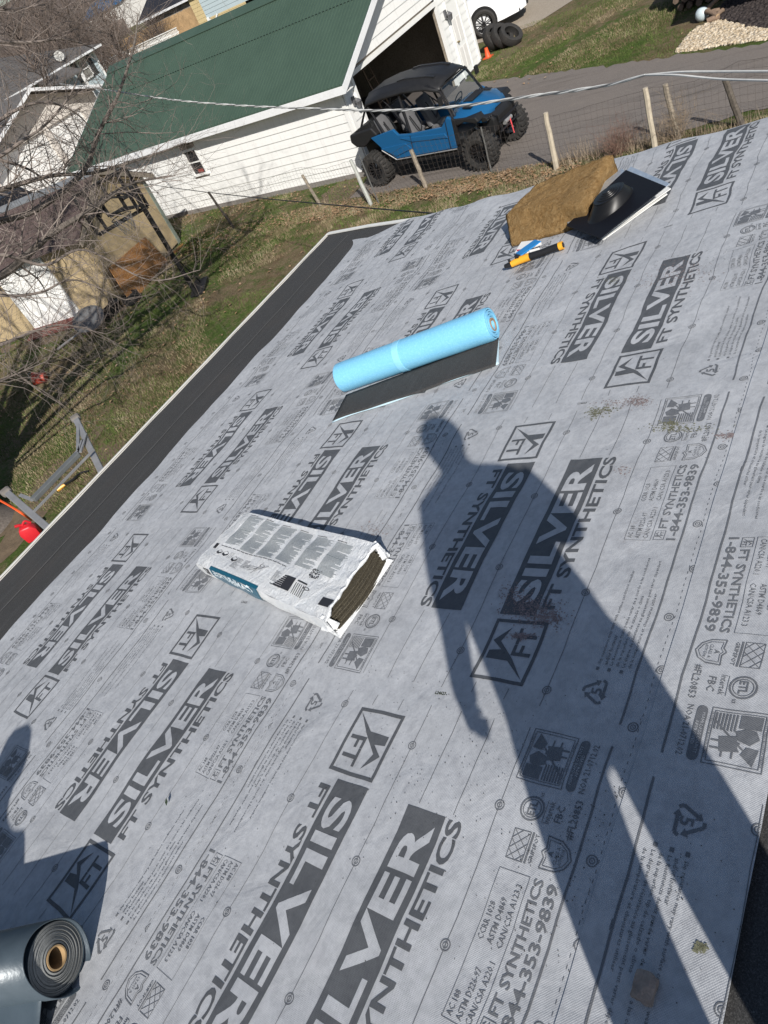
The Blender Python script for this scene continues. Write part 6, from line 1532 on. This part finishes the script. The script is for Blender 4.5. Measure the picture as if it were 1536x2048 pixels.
for (a,b) in (D1,D2): mb.box(((a+b)/2,Y1-.0,DT+.08),(b-a+.25,.05,.16))
mb.build('lintel_trim',m_frontwhite,nb)
mb=MB(); ovh=.75
for xa,xb in ((apex[0],eR[0]),(apex[0],xl)):
    za,zb=apex[2],apex[2]-abs(xb-xa)*slope
    mb.hexa([(xa,Y1-ovh,za-.06),(xb,Y1-ovh,zb-.06),(xb,Y1+9,zb-.06),(xa,Y1+9,za-.06),(xa,Y1-ovh,za),(xb,Y1-ovh,zb),(xb,Y1+9,zb),(xa,Y1+9,za)])
mb.build('roof',m_shingle,nb)
mb=MB()
for xa,xb in ((apex[0],eR[0]),(apex[0],xl)):
    za,zb=apex[2],apex[2]-abs(xb-xa)*slope; mb.slab([(xa,Y1-ovh-.02,za+.02),(xb,Y1-ovh-.02,zb+.02),(xb,Y1-ovh-.02,zb-.14),(xa,Y1-ovh-.02,za-.14)],(0,.03,0))
mb.build('rake_fascia',m_gutter,nb)
tag(MB().add([(xl-2,Y1-16,G+.02),(xr+.5,Y1-9.8,G+.02),(xr+.5,Y1,G+.02),(xl-2,Y1,G+.02)],[(0,1,2,3)]).build('concrete_apron',m_conc),kind='structure')
# dark vehicle parked on the apron
vc=np.array([17.8,33.2,G]); t=thing('parked_car','dark parked car half hidden by twigs on the tan concrete','car',vc)
prof=[(-2.2,.35),(-2.25,.8),(-1.9,1.0),(-1.2,1.45),(.4,1.48),(1.1,1.02),(2.1,.88),(2.25,.6),(2.2,.35)]
mb=MB(); mb.prism(prof,lambda q_,t_:vc+np.array([t_,q_[0],q_[1]]),-.85,.85); mb.build('body',m_blackm,t,bevel=.08,smooth=True)
mb=MB(); mb.prism([(-1.75,1.0),(-1.15,1.38),(.35,1.40),(.95,1.02)],lambda q_,t_:vc+np.array([t_,q_[0],q_[1]]),-.86,.86); mb.build('side_window',m_pane,t)
for s_ in (-1.35,1.4):
    for sg in (-.8,.8): mb=MB(); mb.lathe(vc+np.array([sg,s_,.33]),(1,0,0),[(.2,-.1),(.33,-.1),(.33,.1),(.2,.1)],20,closed=True); mb.build('tyre',m_rubber,t,smooth=True); mb=MB(); mb.lathe(vc+np.array([sg,s_,.33]),(1,0,0),[(0,-.08),(.2,-.08),(.2,.08),(0,.08)],14); mb.build('rim',m_alu,t)
# pale blue bin + dark bin at garage corner
for (u,v,w,h,lab,mat_) in ((112,350,.5,.95,'teal lidded dark wheelie bin at the far corner of the white garage',m_black),):
    c=onz(122,362); t=thing('wheelie_bin',lab,'bin',c)
    c=np.array([14.2,23.4,G]); t.location=tuple(c)
    mb=MB(); mb.hexa([c+np.array([a*.24,b*.24,0]) for a,b in ((-1,-1),(1,-1),(1,1),(-1,1))]+[c+np.array([a*.33,b*.33,.95]) for a,b in ((-1,-1),(1,-1),(1,1),(-1,1))]); mb.build('bin_body',mat_,t,bevel=.03)
    mb=MB(); mb.hexa([c+np.array([a*.36,b*.36,.95+.05*(b<0)]) for a,b in ((-1,-1),(1,-1),(1,1),(-1,1))]+[c+np.array([a*.3,b*.3,1.08]) for a,b in ((-1,-1),(1,-1),(1,1),(-1,1))]); mb.build('bin_lid',simple('teal_lid',(.01,.14,.22),.4),t,bevel=.02)
# blue house behind
Y2=50.0; hb2=thing('blue_house','pale blue sided house with grey hip roof, dish and shuttered window','house',(38,Y2,G))
cr=ony(184,101,Y2)[0]; EZ=-.42; xL2=8
wx0,wx1=ony(152,127,Y2)[0],ony(168,118,Y2)[0]; wz1=ony(160,120,Y2)[2]; wz0=ony(176,157,Y2)[2]
siding(hb2,(xL2+20,Y2),(cr,Y2),G+.2,EZ-.12,(0,-1),m_bluesiding,[(wx0-.12-xL2-20,wx1+.12-xL2-20,wz0-.1,wz1+.1)],lam=.22)
mb=MB(); mb.box(((xL2+20+cr)/2,Y2+.1,(G+EZ)/2),(cr-xL2-20,.12,EZ-G)); mb.box((cr-.04,Y2+4,(G+EZ)/2),(.12,8,EZ-G)); mb.build('wall_core',m_bluesiding,hb2)
mb=MB(); mb.box((cr-.03,Y2-.02,(G+EZ)/2),(.14,.06,EZ-G-.1)); mb.build('corner_post',m_white,hb2)
mb=MB(); wc=((wx0+wx1)/2,(wz0+wz1)/2); ww,wh=wx1-wx0,wz1-wz0
for c_,d_ in (((-ww/2,0),(.1,wh+.1)),((ww/2,0),(.1,wh+.1)),((0,wh/2),(ww,.1)),((0,-wh/2),(ww+.1,.1)),((0,0),(ww,.07))): mb.box((wc[0]+c_[0],Y2-.05,wc[1]+c_[1]),(d_[0],.09,d_[1]))
wd=mb.build('window',m_white,hb2)
for s_ in (-1,1): mb=MB(); mb.box((wc[0],Y2-.03,wc[1]+s_*wh/4),(ww-.1,.02,wh/2-.1)); mb.build('pane',simple('curtained_pane',(.22,.22,.20),.2),wd)
for s_ in (-1,1): mb=MB(); mb.box((wc[0]+s_*(ww/2+.32),Y2-.04,wc[1]),(.42,.04,wh+.1)); mb.build('shutter',simple('dark_shutter',(.03,.035,.035),.6),hb2,bevel=.01)
ridz=1.85; ry=Y2+6.3
nr=16
for k in range(nr):      # shingle courses of the front slope
    f0,f1=k/nr,(k+1.06)/nr; ya,yb=Y2-.6+(ry-Y2+.6)*f0,Y2-.6+(ry-Y2+.6)*f1; za,zb=EZ+.02+(ridz-EZ)*f0,EZ+.02+(ridz-EZ)*f1
    xa,xb=cr+.5-4.6*f0,cr+.5-4.6*f1
    mb=MB(); mb.hexa([(xL2,ya,za),(xa,ya,za),(xb,yb,zb-.03),(xL2,yb,zb-.03),(xL2,ya,za+.04),(xa,ya,za+.04),(xb,yb,zb+.0),(xL2,yb,zb+.0)]); mb.build('shingle_course',m_shingle,hb2)
mb=MB(); mb.add([(cr+.5,Y2-.6,EZ+.03),(cr+.5,Y2+13,EZ+.03),(cr-4.1,ry,ridz)],[(0,1,2)]); mb.add([(xL2,Y2+13,EZ),(cr+.5,Y2+13,EZ),(cr-4.1,ry,ridz),(xL2,ry,ridz)],[(0,1,2,3)]); mb.build('roof_back',m_shingle,hb2)
mb=MB(); mb.box(((xL2+cr)/2+.25,Y2-.62,EZ-.04),(cr-xL2+.5,.1,.13)); mb.build('gutter',m_gutter,hb2,bevel=.01)
mb=MB(); mb.tube([(wx0-1.0,Y2-.5,EZ-.1),(wx0-1.0,Y2-.15,EZ-.5),(wx0-1.0,Y2-.1,G)],.05,8); mb.build('downpipe',m_gutter,hb2)
dc=np.array([ony(118,112,Y2-.2)[0],Y2-.2,EZ+.55]); t=thing('roof_dish','pale round satellite dish on the grey roof edge of the blue house','satellite dish',dc+np.array([0,0,-.5]))
mb=MB(); mb.lathe(dc,(-.45,-.75,.35),[(.001,0),(.18,.01),(.32,.06),(.33,.06),(.18,0),(.001,-.012)],24); mb.build('dish',simple('pale_dish',(.42,.42,.40),.5),t,smooth=True); mb=MB(); mb.tube([dc,dc+np.array([.1,.15,-.4]),dc+np.array([.1,.1,-.55])],.03,6); mb.tube([dc+np.array([0,0,-.3]),dc+np.array([-.35,-.6,.0])],.02,5); mb.build('mast',m_blackm,t)
# porch gable on the blue house
mb=MB(); pz=EZ-.55
mb.hexa([(34.5,Y2-2.2,pz-.15),(37.2,Y2-2.2,pz-.15),(37.2,Y2,pz+.6),(34.5,Y2,pz+.6),(34.5,Y2-2.2,pz-.05),(37.2,Y2-2.2,pz-.05),(37.2,Y2,pz+.7),(34.5,Y2,pz+.7)]); mb.build('porch_roof',m_shingle,hb2)
for x in (34.7,37.0): mb=MB(); mb.box((x,Y2-2.05,(G+pz-.15)/2),(.14,.14,pz-.15-G)); mb.build('porch_post',m_white,hb2)
# white barn with a blue roof, far off
BX=127.5; ya,yb=154.5,140.8; bz=.45; barn=thing('white_barn','far white barn with a bright blue metal roof and two small windows','barn',(BX,148,G))
mb=MB(); mb.box((BX+5,(ya+yb)/2,(G-1+bz)/2),(10,ya-yb,bz-G+1)); mb.build('wall',m_pavpale,barn)
m_bluer=NT('blue_metal_roof',.4,.1,.5).col((.035,.12,.25)).m
mb=MB(); mb.hexa([(BX-.4,yb-.4,bz-.05),(BX+5,yb-.4,bz+1.9),(BX+5,ya+.4,bz+1.9),(BX-.4,ya+.4,bz-.05),(BX-.4,yb-.4,bz+.1),(BX+5,yb-.4,bz+2.05),(BX+5,ya+.4,bz+2.05),(BX-.4,ya+.4,bz+.1)]); mb.hexa([(BX+10.4,yb-.4,bz-.05),(BX+5,yb-.4,bz+1.9),(BX+5,ya+.4,bz+1.9),(BX+10.4,ya+.4,bz-.05),(BX+10.4,yb-.4,bz+.1),(BX+5,yb-.4,bz+2.05),(BX+5,ya+.4,bz+2.05),(BX+10.4,ya+.4,bz+.1)]); mb.build('roof',m_bluer,barn)
for u,v in ((229,29),(190,50)):
    p=onx(u,v,BX); mb=MB(); mb.box((BX-.03,p[1],p[2]),(.1,.95,1.1)); w_=mb.build('window',m_white,barn)
    for s_ in (-1,1): mb=MB(); mb.box((BX-.09,p[1]+s_*.24,p[2]),(.04,.36,1.0)); mb.build('pane',m_pane,w_)
# grey fence in front of the barn
def fence_run(name,label,x,y0,y1,h,bw,mat,group=None,z0=G,th=.03,gap=.012,cat='fence',picket=False,parts=True):
    t=thing(name,label,cat,(x,(y0+y1)/2,z0),group); n=int(abs(y1-y0)/bw); V=None
    for i in range(n):
        y=min(y0,y1)+bw*(i+.5); hh=h+random.uniform(-.03,.03)*(not picket); mb=MB()
        mb.box((x+random.uniform(-.012,.012),y,z0+hh/2+.03),(th,bw-gap,hh)); mb.build('board' if not picket else 'picket',mat,t)
    mb=MB()
    for zz_ in (.35,h-.3): mb.box((x+.06,(y0+y1)/2,z0+zz_),(.06,abs(y1-y0),.1))
    mb.build('rail',mat,t); return t
fence_run('board_fence','weathered grey board fence in front of the white barn',111,124,133,2.4,.5,m_cedargrey,gap=.06)
fence_run('board_fence','tan cedar board fence left of the white picket fence',66.6,70.0,79.5,1.9,.17,m_cedar,gap=.02)
fence_run('board_fence','taller golden cedar fence right of the white picket fence',64.2,54.5,69.8,2.05,.19,m_cedar,gap=.02)
t=fence_run('picket_fence','white picket fence standing behind the green garage roof',58.6,59.6,72.5,1.35,.20,m_white,gap=.10,picket=True)
mb=MB(); mb.box((58.55,66,G+1.42),(.07,12.9,.07)); mb.build('rail',m_white,t)
# dark roofed long house at the top
dr=thing('dark_roof_house','long low house with a near black roof at the top edge','house',(70,68,G))
dx0=66.9; y_a=73.0; y_b=60
mb=MB(); mb.box((dx0+4.2,(y_a+y_b)/2-6,(G-1.55)/2),(7.6,y_a-y_b+11,-1.55-G)); mb.build('wall',simple('grey_brick_wall',(.26,.24,.21),.9,var=.25,scale=2),dr)
mb=MB(); mb.hexa([(dx0,y_b-16,-1.4),(dx0+4.5,y_b-16,.75),(dx0+4.5,y_a,.75),(dx0,y_a,-1.4),(dx0,y_b-16,-1.28),(dx0+4.5,y_b-16,.87),(dx0+4.5,y_a,.87),(dx0,y_a,-1.28)]); mb.hexa([(dx0+9,y_b-16,-1.4),(dx0+4.5,y_b-16,.75),(dx0+4.5,y_a,.75),(dx0+9,y_a,-1.4),(dx0+9,y_b-16,-1.28),(dx0+4.5,y_b-16,.87),(dx0+4.5,y_a,.87),(dx0+9,y_a,-1.28)]); mb.build('roof',simple('blackish_roof',(.014,.016,.024),.8,var=.2,scale=.8),dr)
mb=MB(); mb.box((dx0-.05,(y_a+y_b-16)/2,-1.42),(.12,y_a-y_b+16,.2)); mb.build('gutter',m_gutter,dr)
# cream house and pale blue carport at the top
ch=thing('cream_house','cream sided house end showing above the cedar fence','house',(56,50,G))
siding(ch,(60.5,51.2),(60.5,58.5),G+.2,-.9,(-1,0),simple('cream_siding',(.55,.44,.24),.7),lam=.3)
mb=MB(); mb.box((63,54.8,(G-.9)/2),(4.8,7.2,-.9-G)); mb.build('wall_core',m_cedar,ch)
mb=MB(); mb.hexa([(60,50.8,-.95),(63,50.8,.4),(63,59,.4),(60,59,-.95),(60,50.8,-.85),(63,50.8,.5),(63,59,.5),(60,59,-.85)]); mb.build('roof',m_shingle,ch)
cp=thing('blue_carport','pale blue sided carport with a dark opening above the green roof','carport',(42,38,G))
ex=np.array(onz(412,32,-1.6)); ey=np.array(onz(500,8,-1.6)); cpx=ex[0]; y_n=ey[1]
print('carport',ex,ey)
siding(cp,(cpx,30.0),(cpx,ex[1]),-1.75,-.65,(-1,0),m_bluesiding,lam=.22)
mb=MB(); mb.box((cpx+3,(30+ex[1])/2,-1.0),(6,ex[1]-30,.9)); mb.build('upper_wall',m_bluesiding,cp)
mb=MB(); mb.box((cpx,ex[1]-.1,(G-1.7)/2),(.16,.16,-1.7-G)); mb.build('post',m_white,cp); mb=MB(); mb.beam((cpx,ex[1]-.1,-2.5),(cpx,ex[1]-1.0,-1.75),.1); mb.build('brace',m_white,cp)
mb=MB(); mb.box((cpx+4,(30+ex[1])/2,(G-1.4)/2),(.1,ex[1]-30.5,-1.4-G)); mb.build('back_wall',m_dark,cp); mb=MB(); mb.box((cpx+2.5,(30+ex[1])/2-1,G+.8),(1.6,4.2,1.5)); tag(mb.build('stored_vehicle',simple('grey_cover',(.16,.17,.18),.5),None,bevel=.25),'grey covered vehicle inside the pale blue carport','vehicle')
# shed with pale yellow wall in the gap
mb=MB(); p=onz(262,64,-2.6); mb.box((74,79,(G-2.5)/2),(3,9,-2.5-G)); tag(mb.build('low_shed',simple('pale_yellow_wall',(.55,.52,.36),.8)),'low pale yellow shed wall beyond the cedar fence','shed')
mb=MB(); mb.box((72,84,G+.5),(1.2,5,.9)); tag(mb.build('hedge_box',m_dark),'dark low planter beyond the tan fence','planter')

# ------------------------------------------------------------------ right hand yard
# stack of tyres leaning at the garage corner
c0t=onz(1002,108)
for k,(u,v,tilt,lab) in enumerate(((1000,102,.75,'front tyre of the leaning row beside the garage, tread towards us'),(978,103,.95,'middle tyre of the leaning row beside the garage'),(965,104,1.1,'rearmost tyre of the leaning row, nearest the garage wall'))):
    c=onz(u,v); r_=.33; axd=np.array([-.25,-1,0]); axd/=np.linalg.norm(axd); axt=axd*math.sin(tilt)+np.array([0,0,1])*math.cos(tilt); cc=np.array([23.15+.05*k,11.0+.30*k,G+.10+.27*math.sin(tilt)])
    mb=MB(); mb.lathe(cc,axt,[(.22,-.10),(.29,-.125),(.345,-.11),(.36,-.06),(.36,.06),(.345,.11),(.29,.125),(.22,.10),(.24,0)],30,closed=True); ty=mb.build('tyre',m_rubber,None,smooth=True); tag(ty,lab,'tyre','old tyres leaning beside the garage')
c=np.array([22.62,11.62,G]); t=thing('traffic_cone','small orange red cone tucked between the garage corner and the tyres','cone',c); mb=MB(); mb.lathe(c,(0,0,1),[(.10,.02),(.085,.04),(.06,.20),(.05,.27),(.0,.275)],16); mb.build('cone_body',simple('cone_orange',(.75,.10,.03),.5),t,smooth=True); mb=MB(); mb.box(c+np.array([0,0,.012]),(.26,.26,.025)); mb.build('cone_base',simple('cone_orange2',(.65,.09,.03),.5),t)
# white car beyond the garage
wc_=onz(975,72); F2=np.array([.35,-.94,0]); F2/=np.linalg.norm(F2); L2=np.array([F2[1],-F2[0],0])*-1
wheelc=np.array([wc_[0],wc_[1],G]); 
KW=1.16
def W(s,l,z): return wheelc+(F2*s+L2*l+np.array([0,0,z]))*KW
print('white car wheel',wheelc)
wcar=thing('white_car','white sedan with black spoked wheels nosing out behind the garage','car',W(-1.4,.9,0))
lat=1 if (L2@np.array([1,0,0]))>0 else -1
def Wl(s,l,z): return W(s,l*lat,z)
secs=[]
for s_,zt,zb,wf in ((-3.9,.95,.35,.80),(-3.6,1.02,.25,.88),(-2.0,1.00,.22,.91),(-1.0,.98,.22,.92),(-.2,.92,.22,.92),(.55,.84,.24,.90),(1.0,.74,.26,.80),(1.2,.60,.30,.66)):
    P_=[]
    for a,z in ((-1,zb),(-1.0,zb+.28*(zt-zb)),(-1.0,zb+.72*(zt-zb)),(-.93,zt-.07),(-.7,zt),(0,zt+.03),(.7,zt),(.93,zt-.07),(1.0,zb+.72*(zt-zb)),(1.0,zb+.28*(zt-zb)),(1,zb)): P_.append(Wl(s_,.88+a*wf,z))
    secs.append(P_)
m_carw=NT('white_car_paint',.2,0,.5).col((.80,.81,.82)).m
loft(secs,'body',m_carw,wcar); mb=MB(); mb.add(secs[-1],[tuple(range(11))]); mb.add(secs[0],[tuple(range(11))]); mb.build('bumper',m_carw,wcar)
secs=[]
for s_,z,w_ in ((-3.3,1.0,.74),(-2.6,1.38,.62),(-1.6,1.42,.62),(-.9,1.30,.64),(-.35,.98,.74)): secs.append([Wl(s_,.88-w_-.08,.96),Wl(s_,.88-w_,z-.05),Wl(s_,.88,z+.02),Wl(s_,.88+w_,z-.05),Wl(s_,.88+w_+.08,.96)])
loft(secs,'cabin_glass',m_pane,wcar)
for s_ in (0,-2.75):
    for l_ in (-.03,1.79):
        sd2=-1 if l_<.5 else 1; c=Wl(s_,l_,.34); mb=MB(); mb.lathe(c,L2,[(.285,-.12),(.35,-.13),(.39,-.1),(.39,.1),(.35,.13),(.285,.12)],30,closed=True); mb.build('tyre',m_rubber,wcar,smooth=True)
        mb=MB(); mb.lathe(c,L2,[(.29,-.11),(.27,-.1),(.27,.1),(.29,.11)],28); mb.lathe(c,L2,[(0,0),(.28,0)],20)
        for k in range(10):
            a=2*math.pi*k/10; d=np.array([0,0,1])*math.cos(a)+F2*math.sin(a); mb.beam(c-L2*lat*.10,c+d*.265-L2*lat*.105,.028,.022,up=tuple(L2))
        mb.lathe(c-L2*lat*.10,L2,[(0,-.01),(.04,-.01),(.04,.01),(0,.01)],12); mb.build('rim',m_blackm,wcar)
        mb=MB(); mb.lathe(Wl(s_,-.062 if l_<.5 else 1.822,.36),L2,[(.30,0),(.45,0)],28); mb.build('wheel_well',m_black,wcar)
for l_ in (.18,1.42): mb=MB(); mb.hexa([Wl(.9,l_,.60),Wl(.9,l_+.2,.62),Wl(1.16,l_+.2,.60),Wl(1.14,l_,.58),Wl(.83,l_,.71),Wl(.83,l_+.2,.72),Wl(1.06,l_+.2,.69),Wl(1.04,l_,.67)]); mb.build('headlight',simple('lamp_dark',(.08,.08,.09),.2),wcar,bevel=.01)
mb=MB(); mb.hexa([Wl(1.1,.5,.38),Wl(1.1,1.26,.38),Wl(1.24,1.26,.38),Wl(1.24,.5,.38),Wl(1.08,.55,.62),Wl(1.08,1.2,.62),Wl(1.225,1.2,.60),Wl(1.225,.55,.60)]); mb.build('grille',m_black,wcar,bevel=.01)
mb=MB(); mb.hexa([Wl(1.0,.04,.27),Wl(1.24,.6,.27),Wl(1.24,1.1,.27),Wl(1.1,.5,.27),Wl(1.0,.04,.33),Wl(1.24,.6,.33),Wl(1.24,1.1,.33),Wl(1.1,.5,.33)]); mb.build('lower_intake',m_black,wcar)
for l_ in (-.10,1.86): mb=MB(); mb.box(Wl(-1.05,l_,1.02),(.2,.16,.13)); mb.build('mirror',m_carw,wcar,bevel=.03)
tag(MB().add([(24.6,10.9,G+.015),(26.6,9.9,G+.015),(29,11,G+.015),(31,17,G+.015),(24.5,17,G+.015)],[(0,1,2,3,4)]).build('parking_pad',simple('gravel_pad',(.33,.28,.22),.9,var=.2,scale=20,bump=.5)),kind='structure')
# gravel beds
def stones(name,poly,n,mat,s0,s1,seed,hz_=.0):
    g_=np.random.default_rng(seed); V=[];F=[]; P=np.array(poly); lo,hi=P.min(0),P.max(0)
    base=np.array([(-1,-1,-.6),(1,-1,-.6),(1,1,-.6),(-1,1,-.6),(-.6,-.7,.6),(.7,-.6,.6),(.6,.7,.6),(-.7,.6,.6)],float); fc=[(4,5,6,7),(0,1,5,4),(1,2,6,5),(2,3,7,6),(3,0,4,7)]
    def inside(x,y):
        c_=False; j=len(P)-1
        for i in range(len(P)):
            if (P[i][1]>y)!=(P[j][1]>y) and x<(P[j][0]-P[i][0])*(y-P[i][1])/(P[j][1]-P[i][1])+P[i][0]: c_=not c_
            j=i
        return c_
    k=0
    while k<n:
        x,y=g_.uniform(lo[0],hi[0]),g_.uniform(lo[1],hi[1])
        if not inside(x,y): continue
        k+=1; s_=g_.uniform(s0,s1); a=g_.uniform(0,6.28); c_,sn=math.cos(a),math.sin(a); B_=base*s_*np.array([1,g_.uniform(.6,1),g_.uniform(.5,.9)])+g_.normal(0,s_*.12,(8,3)); o=len(V)
        z=G+s_*.35+g_.uniform(0,hz_)
        for b_ in B_: V.append((x+b_[0]*c_-b_[1]*sn,y+b_[0]*sn+b_[1]*c_,z+b_[2]))
        F+=[tuple(i+o for i in f_) for f_ in fc]
    o=rawmesh(name,V,F,mat); tag(o,kind='stuff')
gp=[onz(u,v)[:2] for u,v in ((1352,106),(1376,72),(1400,55),(1440,43),(1475,52),(1536,62),(1640,70),(1640,70),(1536,80),(1440,92),(1400,100))]
stones('white_gravel',gp,4200,leafmat('pale_stones',[(.3,(.26,.19,.12)),(.48,(.50,.41,.29)),(.66,(.70,.64,.54))],14),.02,.045,3,.03)
gd=[onz(u,v)[:2] for u,v in ((1430,40),(1450,8),(1536,-10),(1640,-10),(1640,62),(1536,62),(1498,58),(1470,46))]
stones('dark_mulch',gd,3600,leafmat('dark_chips',[(.3,(.018,.014,.014)),(.6,(.06,.05,.048)),(.75,(.12,.10,.10))],14),.02,.05,4,.05)
# globe and logs
c=onz(1405,42)+np.array([0,0,.14]); 
bm=bmesh.new(); bmesh.ops.create_uvsphere(bm,u_segments=24,v_segments=16,radius=.15)
for v_ in bm.verts: v_.co=v_.co+Vector(c)
for f_ in bm.faces: f_.smooth=True
me=bpy.data.meshes.new('garden_globe'); bm.to_mesh(me); bm.free(); me.materials.append(NT('pearly_glass',.15,.0,.6).col((.52,.60,.63)).m); o=bpy.data.objects.new('garden_globe',me); COL.objects.link(o); tag(o,'pale blue glass garden globe beside the cut logs','globe')
logc=onz(1428,36)
labs=['lowest cut log with its pale end towards the globe','log lying crosswise on top of the small heap','short log at the right end of the heap','long thin log leaning up over the heap','log tucked behind the small heap of cut logs']
for k,(u0,v0,u1,v1,z0,z1,r_) in enumerate(((1415,50,1440,42,.08,.08,.06),(1414,42,1436,44,.2,.12,.055),(1432,44,1446,32,.1,.12,.05),(1412,40,1448,17,.18,.3,.05),(1420,36,1440,30,.1,.1,.055))):
    a=onz(u0,v0)+np.array([0,0,z0]); b=onz(u1,v1)+np.array([0,0,z1]); t=thing('cut_log',labs[k],'log',(a+b)/2,'cut logs heaped by the gravel')
    mb=MB(); mb.tube([a,(a+b)/2+np.array([0,0,.015]),b],[r_,r_*.97,r_*.9],9,False); mb.build('bark',simple('log_bark',(.20,.14,.10),.9,var=.3,scale=20),t,smooth=True)
    for e_,d in ((a,a-b),(b,b-a)): mb=MB(); mb.lathe(e_,d,[(0,.001),(r_*.96,.001)],9); mb.build('cut_end',simple('cut_wood',(.40,.28,.17),.8),t)
# stacked logs, plus an added unseen roof on posts to shade that corner
ws0=thing('logs_and_shade_roof','stacked split logs at the top right with an added unseen shade roof','wood store',(21.6,4.6,G))
wA=onz(1372,20); 
px0,px1,py0,py1=18.75,21.0,-1.6,4.1
for x in (px0,px1):
    for y in (py0,.2,1.9): mb=MB(); mb.box((x,y,G+.9),(.1,.1,1.8)); mb.build('post',m_wood,ws0)
mb=MB(); mb.hexa([(px0,py0-.5,G+1.75),(px1+.3,py0-.5,G+2.15),(px1+.3,py1,G+2.15),(px0,py1,G+1.75),(px0,py0-.5,G+1.8),(px1+.3,py0-.5,G+2.2),(px1+.3,py1,G+2.2),(px0,py1,G+1.8)]); mb.build('roof',m_brownshingle,ws0)  # unseen roof, footprint set by where its shadow should fall
mb=MB(); mb.box((px1+.05,py0+1.5,G+1.0),(.05,3.0,1.9)); mb.build('back_boards',m_wood,ws0)
mb=MB(); 
V=[];F=[]
m_logs=simple('stacked_logs',(.14,.10,.075),.9,var=.4,scale=8); k=0
for i in range(26):
    for j in range(7):
        y=py0+.12+i*.21; z=G+.09+j*.16
        if y>py1-.1: continue
        r_=random.uniform(.06,.09); mb=MB(); a=np.array([21.5+random.uniform(-.06,.06),y+2.0+random.uniform(-.02,.02)+.1*(j%2),z]); mb.tube([a,a+np.array([.7,0,0])],r_,6); mb.build('log',m_logs,ws0); k+=1
